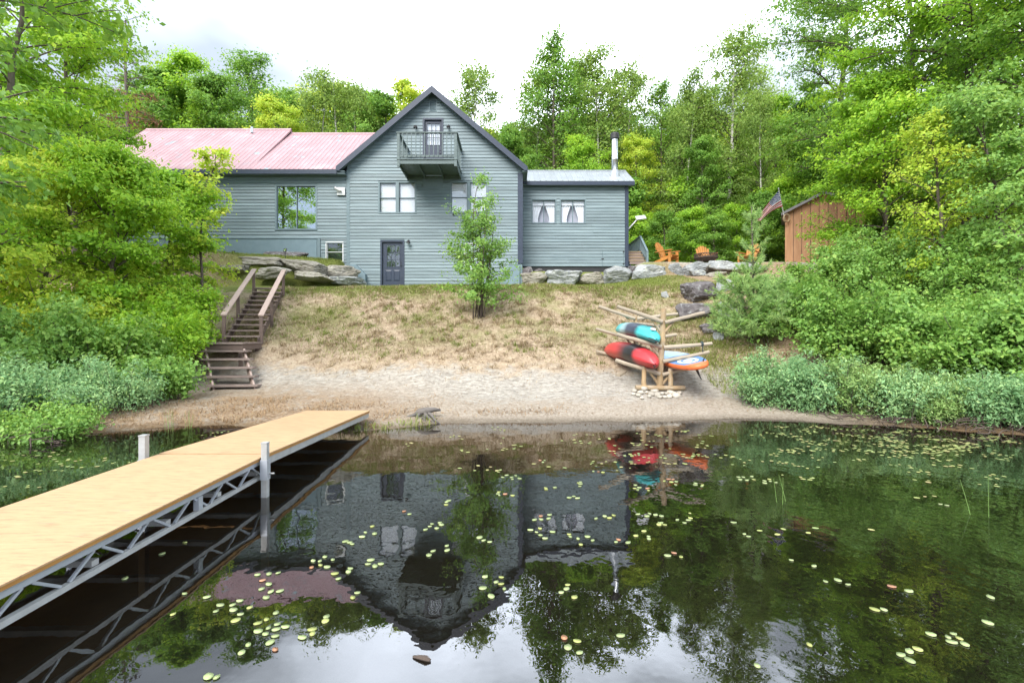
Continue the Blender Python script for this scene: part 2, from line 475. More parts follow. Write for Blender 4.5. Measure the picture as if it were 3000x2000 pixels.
def wob(x, y):
    return (np.sin(x * 1.7 + y * 0.9) * 0.5 + np.sin(x * 0.83 - y * 1.31 + 2.1) * 0.6 + np.sin(x * 3.9 + y * 2.7 + 1.0) * 0.25
            + np.sin(x * 5.1 - y * 6.3) * 0.14 + np.sin(x * 9.7 + y * 8.1 + 0.7) * 0.07)

def height(x, y):
    x = np.asarray(x, float); y = np.asarray(y, float)
    d = y - np.interp(x, SX, SY) + 0.06 * np.sin(x * 2.3) + 0.04 * np.sin(x * 6.1 + 1)
    db = y - np.interp(x, BX, BY_)
    zb_ = (np.interp(db, PD, PZ) + np.interp(db - 0.35, PD, PZ) + np.interp(db + 0.35, PD, PZ)) / 3
    zs_ = np.interp(d, [0, 0.5, 1, 2, 4, 8, 20], [0, 0.085, 0.15, 0.27, 0.45, 0.5, 0.5])
    z = np.where(d < 0, np.interp(d, PD, PZ), np.maximum(zs_, np.where(db > 0, zb_, -1)))
    amp = np.where(d < 0, 0.03, np.interp(d, [0, 0.6, 2.5, 4, 9.5, 12], [0.005, 0.02, 0.035, 0.085, 0.07, 0.03]))
    z = z + amp * wob(x, y)
    # right terrace behind the row of boulders
    tr = sstep(0.35, 0.75, x) * sstep(25.0, 25.5, y + 0.25 * np.sin(x * 1.1))
    ter = 4.86 + 0.47 * sstep(5.6, 6.6, x) + np.clip(y - 25.3, 0, 12) * 0.035
    z = np.maximum(z, z * (1 - tr) + tr * ter)
    # the bank climbs towards the terrace on the right
    br = sstep(3.0, 8.0, x) * sstep(19, 25, y)
    z = z + br * 0.45 * (1 - tr)
    # left terrace in front of the long wing, held by the slab rocks
    edge = np.interp(x, [-30, -16, -13, -11, -9.5, -8.2, -7.6], [19.0, 20.5, 21.6, 22.3, 23.0, 24.0, 24.8])
    tl = sstep(-7.7, -8.3, x) * sstep(edge - 0.35, edge + 0.45, y)
    z = np.maximum(z, z * (1 - tl) + tl * (5.22 + 0.06 * np.clip(y - edge, 0, 4) + np.clip(-x - 12, 0, 12) * 0.06))
    return z

def hz(x, y):
    return float(height(x, y))

def ground_hit(px, py, y0=8.0, y1=30.0):
    """first point of the ground that the ray through a photo pixel meets"""
    ys = np.linspace(y0, y1, 1200)
    xs = (px - 1500) * ys / F
    zs = CAMZ + (H0 - py) * ys / F
    h = height(xs, ys)
    idx = np.nonzero(h >= zs)[0]
    i = idx[0] if len(idx) else np.argmin(np.abs(h - zs))
    return Vector((xs[i], ys[i], h[i]))

def make_ground():
    xs = np.concatenate([-np.geomspace(400, 16, 26), np.arange(-15.6, 15.61, 0.13), np.geomspace(16, 400, 26)])
    ys = np.concatenate([[-400, -250, -150, -90, -50, -30, -18, -11, -7], np.arange(-4, 7.2, 0.8), np.arange(7.4, 26.6, 0.13), np.arange(26.8, 40, 0.6), np.geomspace(41, 600, 28)])
    gx, gy = np.meshgrid(xs, ys)
    gz = height(gx, gy)
    nx, ny = len(xs), len(ys)
    v = np.stack([gx, gy, gz], -1).reshape(-1, 3)
    i = np.arange(ny - 1)[:, None] * nx + np.arange(nx - 1)[None, :]
    f = np.stack([i, i + 1, i + nx + 1, i + nx], -1).reshape(-1, 4)
    me = bpy.data.meshes.new('ground')
    me.vertices.add(len(v)); me.vertices.foreach_set('co', v.astype(np.float32).ravel())
    me.loops.add(f.size); me.loops.foreach_set('vertex_index', f.astype(np.int32).ravel())
    me.polygons.add(len(f)); me.polygons.foreach_set('loop_start', np.arange(0, f.size, 4, dtype=np.int32))
    me.update(calc_edges=True)
    me.polygons.foreach_set('use_smooth', np.ones(len(f), bool))
    # which soil: distance from the waterline (pure place, no light)
    d = (gy - np.interp(gx, BX, BY_)).ravel()
    a = me.attributes.new('shore', 'FLOAT', 'POINT'); a.data.foreach_set('value', d.astype(np.float32))
    return me

def ground_mat():
    m, n, l, b = nmat('bank_soil')
    def math_(op, *a, clamp=False):
        x = n.new('ShaderNodeMath'); x.operation = op; x.use_clamp = clamp
        for i, v in enumerate(a):
            if isinstance(v, (int, float)): x.inputs[i].default_value = v
            else: l.new(v, x.inputs[i])
        return x.outputs[0]
    def noise(scale, detail=5, rough=0.6, stretch=None):
        t = n.new('ShaderNodeTexNoise'); t.inputs['Scale'].default_value = scale; t.inputs['Detail'].default_value = detail; t.inputs['Roughness'].default_value = rough
        if stretch:
            mp = n.new('ShaderNodeMapping'); mp.inputs['Scale'].default_value = stretch
            l.new(geo.outputs['Position'], mp.inputs[0]); l.new(mp.outputs[0], t.inputs['Vector'])
        else:
            l.new(geo.outputs['Position'], t.inputs['Vector'])
        return t.outputs['Fac']
    def mix(fac, c1, c2):
        x = n.new('ShaderNodeMix'); x.data_type = 'RGBA'
        l.new(fac, x.inputs[0])
        for i, c in ((6, c1), (7, c2)):
            if isinstance(c, tuple): x.inputs[i].default_value = (*c, 1)
            else: l.new(c, x.inputs[i])
        return x.outputs[2]
    def rmp(fac, stops):
        cr = ramp(n, stops); l.new(fac, cr.inputs[0]); return cr.outputs[0]
    def rng(v, a, b_):
        x = n.new('ShaderNodeMapRange'); x.interpolation_type = 'SMOOTHSTEP'
        l.new(v, x.inputs[0]); x.inputs[1].default_value = a; x.inputs[2].default_value = b_
        return x.outputs[0]
    geo = n.new('ShaderNodeNewGeometry')
    sep = n.new('ShaderNodeSeparateXYZ'); l.new(geo.outputs['Position'], sep.inputs[0])
    at = n.new('ShaderNodeAttribute'); at.attribute_name = 'shore'
    big, mid, fine = noise(0.55, 4), noise(2.6, 6, 0.65), noise(17, 6, 0.75)
    d = math_('ADD', at.outputs['Fac'], math_('MULTIPLY', math_('SUBTRACT', mid, 0.5), 2.4))
    sand = rmp(fine, [(0.3, (0.221, 0.183, 0.140)), (0.5, (0.347, 0.296, 0.239)), (0.68, (0.457, 0.405, 0.341))])
    grey = rmp(noise(6, 8, 0.8, (1, 2.2, 1)), [(0.33, (0.186, 0.169, 0.147)), (0.5, (0.358, 0.328, 0.284)), (0.64, (0.502, 0.466, 0.409))])
    thatch = rmp(math_('MULTIPLY', math_('ADD', fine, noise(5, 8, 0.75)), 0.5), [(0.36, (0.188, 0.133, 0.093)), (0.5, (0.394, 0.305, 0.212)), (0.64, (0.532, 0.443, 0.324))])
    green = rmp(fine, [(0.35, (0.096, 0.120, 0.028)), (0.6, (0.200, 0.224, 0.060)), (0.75, (0.320, 0.288, 0.136))])
    litter = rmp(fine, [(0.3, (0.151, 0.094, 0.058)), (0.5, (0.302, 0.216, 0.141)), (0.72, (0.444, 0.368, 0.273))])
    mud_depth_shade = rmp(mid, [(0.3, (0.02, 0.014, 0.007)), (0.7, (0.045, 0.033, 0.017))])
    # sand near the water -> pale grey sand -> straw bank -> greener crest and lawn
    c = mix(rng(d, 0.9, 1.6), sand, grey)
    c = mix(rng(d, 2.6, 3.5), c, thatch)
    gfac = math_('MULTIPLY', rng(big, 0.45, 0.62), rng(d, 3.6, 5.6))
    c = mix(math_('MULTIPLY', gfac, 0.6), c, green)
    c = mix(rng(math_('ADD', d, math_('MULTIPLY', big, 1.2)), 8.9, 9.8), c, green)
    # brown leaf litter at the waterline on the left and under the shrubs
    lx = math_('MULTIPLY', rng(sep.outputs['X'], -0.2, -4.2), rng(d, 2.9, 1.2))
    c = mix(math_('MULTIPLY', lx, rng(mid, 0.3, 0.55)), c, litter)
    c = mix(rng(sep.outputs['X'], -11, -14), c, litter)
    c = mix(rng(sep.outputs['X'], 6.2, 8.2), c, litter)
    # gravel terrace and forest floor
    c = mix(math_('MULTIPLY', rng(sep.outputs['Y'], 25.1, 25.5), rng(sep.outputs['X'], 5.4, 6.4)), c, grey)
    c = mix(rng(sep.outputs['Y'], 30, 33), c, litter)
    # wet rim and lake bed; mud tone also stands in for light lost with depth
    wet = rng(sep.outputs['Z'], 0.09, 0.0)
    wetc = n.new('ShaderNodeHueSaturation'); wetc.inputs['Value'].default_value = 0.55; wetc.inputs['Saturation'].default_value = 1.2
    l.new(c, wetc.inputs['Color'])
    c = mix(wet, c, wetc.outputs[0])
    c = mix(rng(sep.outputs['Z'], -0.05, -0.42), c, mud_depth_shade)
    l.new(c, b.inputs['Base Color'])
    b.inputs['Roughness'].default_value = 0.95
    b.inputs['Specular IOR Level'].default_value = 0.15
    bu = n.new('ShaderNodeBump'); bu.inputs['Distance'].default_value = 0.07; bu.inputs['Strength'].default_value = 0.9
    l.new(math_('ADD', math_('MULTIPLY', fine, 0.6), noise(6, 8, 0.8)), bu.inputs['Height'])
    l.new(bu.outputs[0], b.inputs['Normal'])
    return m

g_me = make_ground()
g_me.materials.append(ground_mat())
ground = link('ground', g_me)
tag(ground, 'sandy shore, straw-covered bank and lawn rising to the house', kind='structure')

# ---------------------------------------------------------------- water
def water_mat():
    m, n, l, b = nmat('dark_pond_water')
    geo = n.new('ShaderNodeNewGeometry')
    mp = n.new('ShaderNodeMapping'); mp.inputs['Scale'].default_value = (1.0, 0.8, 1)
    l.new(geo.outputs['Position'], mp.inputs[0])
    n1 = n.new('ShaderNodeTexNoise'); n1.inputs['Scale'].default_value = 1.5; n1.inputs['Detail'].default_value = 1.5; n1.inputs['Roughness'].default_value = 0.4
    n2 = n.new('ShaderNodeTexNoise'); n2.inputs['Scale'].default_value = 6.5; n2.inputs['Detail'].default_value = 2
    l.new(mp.outputs[0], n1.inputs['Vector']); l.new(mp.outputs[0], n2.inputs['Vector'])
    # a light breeze roughens the right side of the cove
    sep = n.new('ShaderNodeSeparateXYZ'); l.new(geo.outputs['Position'], sep.inputs[0])
    mr = n.new('ShaderNodeMapRange'); mr.inputs[1].default_value = 0.5; mr.inputs[2].default_value = 4.5; mr.inputs[3].default_value = 0.10; mr.inputs[4].default_value = 0.34
    l.new(sep.outputs['X'], mr.inputs[0])
    mu = n.new('ShaderNodeMath'); mu.operation = 'MULTIPLY'; l.new(n2.outputs['Fac'], mu.inputs[0]); l.new(mr.outputs[0], mu.inputs[1])
    ad = n.new('ShaderNodeMath'); ad.operation = 'MULTIPLY_ADD'; ad.inputs[1].default_value = 0.75
    l.new(n1.outputs['Fac'], ad.inputs[0]); l.new(mu.outputs[0], ad.inputs[2])
    bu = n.new('ShaderNodeBump'); bu.inputs['Strength'].default_value = 1.0; bu.inputs['Distance'].default_value = 0.009
    l.new(ad.outputs[0], bu.inputs['Height'])
    fr = n.new('ShaderNodeFresnel'); fr.inputs['IOR'].default_value = 1.8
    l.new(bu.outputs[0], fr.inputs['Normal'])
    gl = n.new('ShaderNodeBsdfGlossy'); gl.inputs['Roughness'].default_value = 0.0; gl.inputs['Color'].default_value = (0.97, 0.98, 1.0, 1)
    l.new(bu.outputs[0], gl.inputs['Normal'])
    tr = n.new('ShaderNodeBsdfTransparent'); tr.inputs['Color'].default_value = (0.72, 0.57, 0.36, 1)
    df = n.new('ShaderNodeBsdfDiffuse'); df.inputs['Color'].default_value = (0.017, 0.0155, 0.0115, 1)
    body = n.new('ShaderNodeMixShader'); body.inputs[0].default_value = 0.28
    l.new(tr.outputs[0], body.inputs[1]); l.new(df.outputs[0], body.inputs[2])
    ms = n.new('ShaderNodeMixShader')
    l.new(fr.outputs[0], ms.inputs[0]); l.new(body.outputs[0], ms.inputs[1]); l.new(gl.outputs[0], ms.inputs[2])
    l.new(ms.outputs[0], n['Material Output'].inputs['Surface'])
    return m
wb = MB()
wb.add([(-400, -400, 0), (400, -400, 0), (400, 12.5, 0), (-400, 12.5, 0)], [(0, 1, 2, 3)])
water = wb.build('water', water_mat())
tag(water, 'still dark brown pond water reflecting house and trees', kind='structure')

# ================================================================ HOUSE
HO = Vector((-3.9, 25.0, 4.1))
house = empty('house', HO, 'teal clapboard house with steep navy-trimmed gable, red metal roofed wing and balcony', 'house')
S = 60.0                                        # photo pixels per metre on the front wall (depth 25)
def hx(px): return (px - 1500) / S
def hzv(py): return CAMZ + (H0 - py) / S
YW = 25.0
APX, APZ, PITCH = -3.86, 13.70, 0.845           # outer edge of the front rake at the apex, roof slope
def roof_z(x): return APZ - PITCH * abs(x - APX)

def clip_cols(x0, x1, z0, top, holes, extra=()):
    """solid wall between x0..x1, z0..top(x) minus rectangular holes -> list of (xa, xb, za, zb_left, zb_right)"""
    xs = sorted(set([x0, x1] + [h[0] for h in holes] + [h[1] for h in holes] + list(extra)))
    xs = [x for x in xs if x0 <= x <= x1]
    out = []
    for xa, xb in zip(xs[:-1], xs[1:]):
        xm = (xa + xb) / 2
        hs = sorted((h[2], h[3]) for h in holes if h[0] < xm < h[1])
        z = z0
        for a, b_ in hs:
            if a > z: out.append((xa, xb, z, a, a))
            z = b_
        out.append((xa, xb, z, top(xa), top(xb)))
    return out

def wall(name, x0, x1, z0, top, holes, y, thick, extra=()):
    mb = MB(HO)
    for xa, xb, za, zl, zr in clip_cols(x0, x1, z0, top, holes, extra):
        mb.prism([(xa, za), (xb, za), (xb, zr), (xa, zl)], y, y + thick)
    return mb.build(name, M['trim'], house)

# one clapboard, 1 m long, shared by all rows
EXPO = 0.158
cb = MB()
cb.add([(0, -0.032, -0.006), (1, -0.032, -0.006), (1, -0.005, EXPO), (0, -0.005, EXPO), (0, 0, -0.006), (1, 0, -0.006), (1, 0, EXPO), (0, 0, EXPO)],
       [(0, 1, 2, 3), (0, 4, 5, 1), (3, 2, 6, 7), (0, 3, 7, 4), (1, 5, 6, 2)])
CB_ME = cb.mesh('clapboard', M['siding'])

def clapboards(parent, x0, x1, z0, z1, y, holes, lim=None):
    z = z0
    while z < z1 - 0.02:
        zm = z + EXPO / 2
        a, b_ = x0, x1
        if lim:
            l_, r_ = lim(zm)
            a, b_ = max(a, l_), min(b_, r_)
        segs = [(a, b_)]
        for h in holes:
            if h[2] < zm < h[3]:
                ns = []
                for s0, s1 in segs:
                    if h[1] <= s0 or h[0] >= s1: ns.append((s0, s1)); continue
                    if h[0] > s0: ns.append((s0, h[0]))
                    if h[1] < s1: ns.append((h[1], s1))
                segs = ns
        cut = []
        for s0, s1 in segs:
            if s1 - s0 > 4.6 and random.random() < 0.55:
                m_ = s0 + (s1 - s0) * random.uniform(0.3, 0.7)
                cut += [(s0, m_ - 0.003), (m_ + 0.003, s1)]
            else: cut.append((s0, s1))
        for s0, s1 in cut:
            if s1 - s0 < 0.03: continue
            o = link('clapboard', CB_ME, parent, Vector((s0, y, z)) - HO, (0, R(random.uniform(-0.05, 0.05)), 0), (s1 - s0, random.uniform(0.85, 1.25), min(1.0, (z1 - z) / EXPO)))
        z += EXPO

def framed_window(px0, px1, py0, py1, y, scale, cz=None, sash='double', frame='trim', glass='glass', casing=0.075, name='window', behind='blind', cas_mat=None, parent=house):
    """a window unit in a wall whose front is at depth y; returns its opening"""
    x0, x1 = (px0 - 1500) / scale, (px1 - 1500) / scale
    z1, z0 = CAMZ + (H0 - py0) / scale, CAMZ + (H0 - py1) / scale
    o = HO
    fr = MB(o)
    c = casing
    fr.box((x0 - c, y - 0.035, z1), (x1 + c, y + 0.02, z1 + c))
    fr.box((x0 - c, y - 0.045, z0 - c * 0.8), (x1 + c, y + 0.02, z0))
    fr.box((x0 - c, y - 0.033, z0), (x0, y + 0.02, z1))
    fr.box((x1, y - 0.033, z0), (x1 + c, y + 0.02, z1))
    w = fr.build(name, M[cas_mat or frame], parent)
    t = 0.03
    sf = MB(o)
    def sashframe(a, b_, c0, c1, yy):
        sf.box((a, yy, c0), (a + t, yy + 0.035, c1)); sf.box((b_ - t, yy, c0), (b_, yy + 0.035, c1))
        sf.box((a + t, yy, c0), (b_ - t, yy + 0.035, c0 + t)); sf.box((a + t, yy, c1 - t), (b_ - t, yy + 0.035, c1))
    panes = []
    zm, xm = (z0 + z1) / 2, (x0 + x1) / 2
    if sash == 'double':
        sashframe(x0, x1, zm - 0.015, z1, y + 0.03); sashframe(x0, x1, z0, zm + 0.015, y + 0.07)
        panes = [(x0 + t, x1 - t, zm + 0.01, z1 - t, y + 0.047), (x0 + t, x1 - t, z0 + t, zm - 0.01, y + 0.087)]
    else:
        sashframe(x0, xm + 0.02, z0, z1, y + 0.03); sashframe(xm - 0.02, x1, z0, z1, y + 0.07)
        panes = [(x0 + t, xm - 0.01, z0 + t, z1 - t, y + 0.047), (xm + 0.01, x1 - t, z0 + t, z1 - t, y + 0.087)]
    sf.build('sash', M[frame], w)
    for a, b_, c0, c1, yy in panes:
        p = MB(o); p.box((a, yy, c0), (b_, yy + 0.006, c1)); p.build('pane', M[glass], w)
    if behind == 'blind':
        for i, (a, b_, c0, c1, yy) in enumerate(panes):
            pass
        p = MB(o); p.box((x0 + 0.01, y + 0.118, z0 + 0.02), (x1 - 0.01, y + 0.13, z1 - 0.01))
        n_ = 12
        for i in range(n_):
            zz = z0 + 0.03 + (z1 - z0 - 0.06) * i / n_
            p.box((x0 + 0.012, y + 0.11, zz), (x1 - 0.012, y + 0.1175, zz + (z1 - z0) / n_ * 0.8))
        p.build('blind', M['blind'], w)
    elif behind == 'curtain':
        p = MB(o); p.box((x0 + 0.01, y + 0.13, z1 - 0.26), (x1 - 0.01, y + 0.16, z1 - 0.01)); p.build('valance', M['curtain'], w)
        for side in (-1, 1):
            vs, fs = [], []
            nx_, nz_ = 18, 10
            for j in range(nz_ + 1):
                tz = j / nz_
                zz = (z1 - 0.1) + (z0 + 0.01 - z1 + 0.1) * tz
                wdt = (xm - x0) * (0.98 * (1 - tz ** 0.8 * 0.62) if tz < 0.75 else 0.98 * (1 - 0.75 ** 0.8 * 0.62 + (tz - 0.75) * 0.1))
                for i in range(nx_ + 1):
                    s = i / nx_
                    xx = x0 + 0.01 + s * wdt if side < 0 else x1 - 0.01 - s * wdt
                    vs.append((xx, y + 0.19 + 0.018 * math.sin(s * 26 + side), zz))
            for j in range(nz_):
                for i in range(nx_):
                    a = j * (nx_ + 1) + i
                    fs.append((a, a + 1, a + nx_ + 2, a + nx_ + 1))
            p = MB(o); p.add(vs, fs); p.build('curtain', M['curtain'], w, smooth=True)
    # flat sheet whose dark or pale colour stands in for the light indoors
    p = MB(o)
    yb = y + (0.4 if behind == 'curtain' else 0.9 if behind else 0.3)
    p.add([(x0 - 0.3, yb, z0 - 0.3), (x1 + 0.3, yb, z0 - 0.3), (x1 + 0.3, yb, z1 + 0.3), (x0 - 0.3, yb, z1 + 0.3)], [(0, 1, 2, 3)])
    p.build('indoor_tone_sheet', M['pale_indoor_light' if behind == 'curtain' else 'room'], w)
    return (x0, x1, z0, z1)

# ---- openings (photo pixels) on the main wall
wins_main = [(1113, 1160, 536, 622), (1169, 1216, 536, 622), (1322, 1369, 535, 621), (1378, 1426, 535, 621)]
holes_main, cas_main = [], []
for a, b_, c, d in wins_main:
    h = framed_window(a, b_, c, d, YW, S)
    holes_main.append(h)
h = framed_window(1363, 1410, 715, 788, YW, S, frame='white_frame', glass='glass', behind=None, casing=0.05)
holes_main.append(h)
def grow(h, c): return (h[0] - c, h[1] + c, h[2] - c * 0.8, h[3] + c)

DOOR = (hx(1120), hx(1180), 4.14, hzv(709))
BDOOR = (hx(1244), hx(1294), 9.62, hzv(352))
holes_main += [DOOR, BDOOR]
XL, XR = -8.05, 0.5
main_wall = wall('main_wall', XL, XR, 3.9, lambda x: roof_z(x) - 0.12, holes_main, YW, 0.12, extra=(APX,))
cb_holes = [grow(h, 0.075) for h in holes_main[:4]] + [grow(holes_main[4], 0.05), (DOOR[0] - 0.09, DOOR[1] + 0.09, 3, DOOR[3] + 0.09), (BDOOR[0] - 0.08, BDOOR[1] + 0.08, 9, BDOOR[3] + 0.1)]
VENT = (hx(1258), hx(1280), hzv(329), hzv(294))
cb_holes.append(VENT)
clapboards(main_wall, XL + 0.14, XR - 0.22, 4.05, 13.5, YW, cb_holes, lim=lambda z: (APX - (APZ - 0.16 - z) / PITCH, APX + (APZ - 0.16 - z) / PITCH))
# corner boards
p = MB(HO); p.box((XL - 0.02, YW - 0.035, 5.1), (XL + 0.14, YW - 0.001, 9.75)); p.build('corner_board', M['trim'], house)
p = MB(HO); p.box((XR - 0.22, YW - 0.04, 5.2), (XR + 0.03, YW + 0.25, 9.6)); p.build('corner_board', M['navy'], house)
# painted concrete wings of the foundation
p = MB(HO); p.prism([(hx(1028), 3.9), (hx(1075), 3.9), (hx(1075), hzv(805)), (hx(1047), hzv(777)), (hx(1028), hzv(777))], YW - 0.3, YW - 0.03); p.build('foundation_wing', M['foundation'], house)
p = MB(HO); p.prism([(hx(1466), 3.8), (hx(1522), 3.8), (hx(1522), hzv(777)), (hx(1494), hzv(777)), (hx(1466), hzv(808))], YW - 0.12, YW - 0.03); p.build('foundation_wing', M['foundation'], house)
p = MB(HO); p.box((XR - 0.14, YW + 0.14, 3.8), (XR + 0.02, YW + 9.5, 9.75)); p.build('side_wall', M['trim'], house)
p = MB(HO); p.box((XL, YW + 9.4, 3.8), (XR, YW + 9.5, 9.75)); p.build('rear_wall', M['trim'], house)

# main roof: two slabs and the rakes
def roof_slab(side, name):
    mb = MB(HO)
    xe = APX + side * 4.60
    ze = roof_z(xe)
    t = 0.14
    vs = []
    for y in (24.62, 34.8):
        vs += [(APX, y, APZ - 0.02), (xe, y, ze - 0.02), (xe, y, ze - t - 0.03), (APX, y, APZ - t - 0.03)]
    mb.add(vs, [(0, 1, 2, 3), (7, 6, 5, 4), (0, 4, 5, 1), (1, 5, 6, 2), (2, 6, 7, 3), (3, 7, 4, 0)])
    return mb.build(name, M['navy'], house)
roof_l = roof_slab(-1, 'main_roof'); roof_r = roof_slab(1, 'main_roof')
for side, ro in ((-1, roof_l), (1, roof_r)):
    xe = APX + side * 4.60
    ze = roof_z(xe)
    mb = MB(HO)
    w = 0.33
    mb.prism([(APX, APZ), (xe, ze), (xe, ze - 0.2), (xe - side * 0.14, ze - 0.2), (APX, APZ - w)], 24.57, 24.615)
    mb.build('rake_board', M['navy'], ro)
    # eave fascia and soffit seen from below
    mb = MB(HO); mb.box((xe - 0.02, 24.62, ze - 0.2), (xe + 0.02, 34.8, ze - 0.02)); mb.build('eave_fascia', M['navy'], ro)
    mb = MB(HO)
    x_in = XR if side > 0 else XL
    mb.box((min(x_in, xe), 24.63, ze - 0.235), (max(x_in, xe), 34.8, ze - 0.205)); mb.build('soffit', M['trim'], ro)
# soffit under the front overhang
p = MB(HO)
for side in (-1, 1):
    xe = APX + side * 4.5
    p.add([(APX, 24.62, APZ - 0.2), (xe, 24.62, roof_z(xe) - 0.2), (xe, 25.0, roof_z(xe) - 0.2), (APX, 25.0, APZ - 0.2)], [(0, 1, 2, 3)])
p.build('overhang_soffit', M['trim'], house)
# gable vent
x0, x1, z0, z1 = VENT
p = MB(HO)
p.box((x0, YW - 0.035, z0), (x0 + 0.035, YW, z1)); p.box((x1 - 0.035, YW - 0.035, z0), (x1, YW, z1)); p.box((x0, YW - 0.036, z1 - 0.035), (x1, YW, z1)); p.box((x0, YW - 0.036, z0), (x1, YW, z0 + 0.035))
vent = p.build('gable_vent', M['trim'], house)
for i in range(8):
    zz = z0 + 0.06 + i * (z1 - z0 - 0.1) / 8
    p = MB(HO); p.add([(x0 + 0.03, YW - 0.03, zz), (x1 - 0.03, YW - 0.03, zz), (x1 - 0.03, YW - 0.004, zz + 0.055), (x0 + 0.03, YW - 0.004, zz + 0.055),
                       (x0 + 0.03, YW - 0.026, zz - 0.006), (x1 - 0.03, YW - 0.026, zz - 0.006), (x1 - 0.03, YW, zz + 0.049), (x0 + 0.03, YW, zz + 0.049)],
                      [(0, 1, 2, 3), (7, 6, 5, 4), (0, 4, 5, 1), (3, 2, 6, 7), (0, 3, 7, 4), (1, 5, 6, 2)]); p.build('louvre', M['trim'], vent)

def lite_door(hole, lite, rows, cols, name, panel=True, light_room=False):
    x0, x1, z0, z1 = hole
    cs = MB(HO)
    c = 0.085
    cs.box((x0 - c, YW - 0.045, z1), (x1 + c, YW + 0.03, z1 + c)); cs.box((x0 - c, YW - 0.043, z0), (x0, YW + 0.03, z1)); cs.box((x1, YW - 0.043, z0), (x1 + c, YW + 0.03, z1))
    cs.box((x0, YW - 0.05, z0 - 0.02), (x1, YW + 0.1, z0 + 0.03))
    casing = None
    lx0, lx1, lz0, lz1 = lite
    yd = YW + 0.05
    d = MB(HO)
    d.box((x0 + 0.02, yd, z0 + 0.03), (lx0, yd + 0.045, z1 - 0.02)); d.box((lx1, yd, z0 + 0.03), (x1 - 0.02, yd + 0.045, z1 - 0.02))
    d.box((lx0, yd, lz1), (lx1, yd + 0.045, z1 - 0.02)); d.box((lx0, yd, z0 + 0.03), (lx1, yd + 0.045, lz0))
    # raised trim round the glazing, muntins
    t = 0.03
    d.box((lx0 - t, yd - 0.012, lz0 - t), (lx1 + t, yd - 0.001, lz0)); d.box((lx0 - t, yd - 0.012, lz1), (lx1 + t, yd - 0.001, lz1 + t))
    d.box((lx0 - t, yd - 0.012, lz0), (lx0, yd - 0.001, lz1)); d.box((lx1, yd - 0.012, lz0), (lx1 + t, yd - 0.001, lz1))
    door = d.build(name, M['navy'], house)
    cs.build('door_casing', M['navy'], door)
    mu = MB(HO)
    for i in range(1, cols):
        xx = lx0 + (lx1 - lx0) * i / cols; mu.box((xx - 0.011, yd - 0.004, lz0), (xx + 0.011, yd + 0.02, lz1))
    for j in range(1, rows):
        zz = lz0 + (lz1 - lz0) * j / rows; mu.box((lx0, yd - 0.0045, zz - 0.011), (lx1, yd + 0.019, zz + 0.011))
    mu.build('muntins', M['navy'], door)
    for i in range(cols):
        for j in range(rows):
            a, b_ = lx0 + (lx1 - lx0) * i / cols, lx0 + (lx1 - lx0) * (i + 1) / cols
            c0, c1 = lz0 + (lz1 - lz0) * j / rows, lz0 + (lz1 - lz0) * (j + 1) / rows
            g = MB(HO); g.box((a + 0.005, yd + 0.021, c0 + 0.005), (b_ - 0.005, yd + 0.026, c1 - 0.005)); g.build('pane', M['glass_door'], door)
    if panel:
        for a, b_ in ((x0 + 0.15, (x0 + x1) / 2 - 0.05), ((x0 + x1) / 2 + 0.05, x1 - 0.15)):
            pz0, pz1 = z0 + 0.22, lz0 - 0.16
            g = MB(HO)
            g.add([(a, yd - 0.002, pz0), (b_, yd - 0.002, pz0), (b_, yd - 0.002, pz1), (a, yd - 0.002, pz1),
                   (a + 0.05, yd - 0.02, pz0 + 0.05), (b_ - 0.05, yd - 0.02, pz0 + 0.05), (b_ - 0.05, yd - 0.02, pz1 - 0.05), (a + 0.05, yd - 0.02, pz1 - 0.05)],
                  [(4, 5, 6, 7), (0, 1, 5, 4), (1, 2, 6, 5), (2, 3, 7, 6), (3, 0, 4, 7)])
            g.build('door_panel', M['navy'], door)
    k = MB(HO); k.tube([(x1 - 0.09, yd, z0 + 0.98), (x1 - 0.09, yd - 0.06, z0 + 0.98)], [0.018, 0.03], 10); k.tube([(x1 - 0.09, yd, z0 + 1.12), (x1 - 0.09, yd - 0.025, z0 + 1.12)], [0.025, 0.02], 10)
    k.build('door_knob', M['black'], door)
    p = MB(HO)
    if light_room:
        p.box((lx0 - 0.05, yd + 0.09, lz0 - 0.05), (lx1 + 0.05, yd + 0.1, lz1 + 0.05)); p.build('door_blind', M['blind'], door)
    else:
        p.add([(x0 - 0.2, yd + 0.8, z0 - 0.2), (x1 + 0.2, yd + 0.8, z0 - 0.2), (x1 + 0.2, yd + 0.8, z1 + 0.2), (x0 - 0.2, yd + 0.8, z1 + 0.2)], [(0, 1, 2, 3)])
        p.build('indoor_tone_sheet', M['room'], door)  # dark sheet behind the glazing, indoor shade put into its colour
    return door
lite_door(DOOR, (hx(1133), hx(1170), hzv(781), hzv(718)), 3, 3, 'front_door')
lite_door(BDOOR, (hx(1251), hx(1288), hzv(424), hzv(361)), 3, 3, 'balcony_door', panel=False, light_room=True)

def wall_lamp(px, py, y=YW):
    x, z = hx(px), hzv(py)
    l_ = MB(HO)
    l_.box((x - 0.05, y - 0.05, z - 0.02), (x + 0.05, y - 0.02, z + 0.14))
    l_.tube([(x, y - 0.04, z + 0.06), (x, y - 0.14, z + 0.13), (x, y - 0.2, z + 0.08)], [0.016, 0.016, 0.016], 6)
    l_.lathe([(0.02, 0.1), (0.05, 0.075), (0.1, 0.0), (0.103, -0.02)], (x, y - 0.2, z), 12)
    o = l_.build('wall_lamp', M['black'], house)
    g = MB(HO); g.lathe([(0.0, -0.11), (0.05, -0.1), (0.06, -0.03), (0.03, 0.0)], (x, y - 0.2, z), 10); g.build('lamp_glass', M['glass_door'], o, smooth=True)
wall_lamp(1219, 378); wall_lamp(1315, 377); wall_lamp(1198, 712)

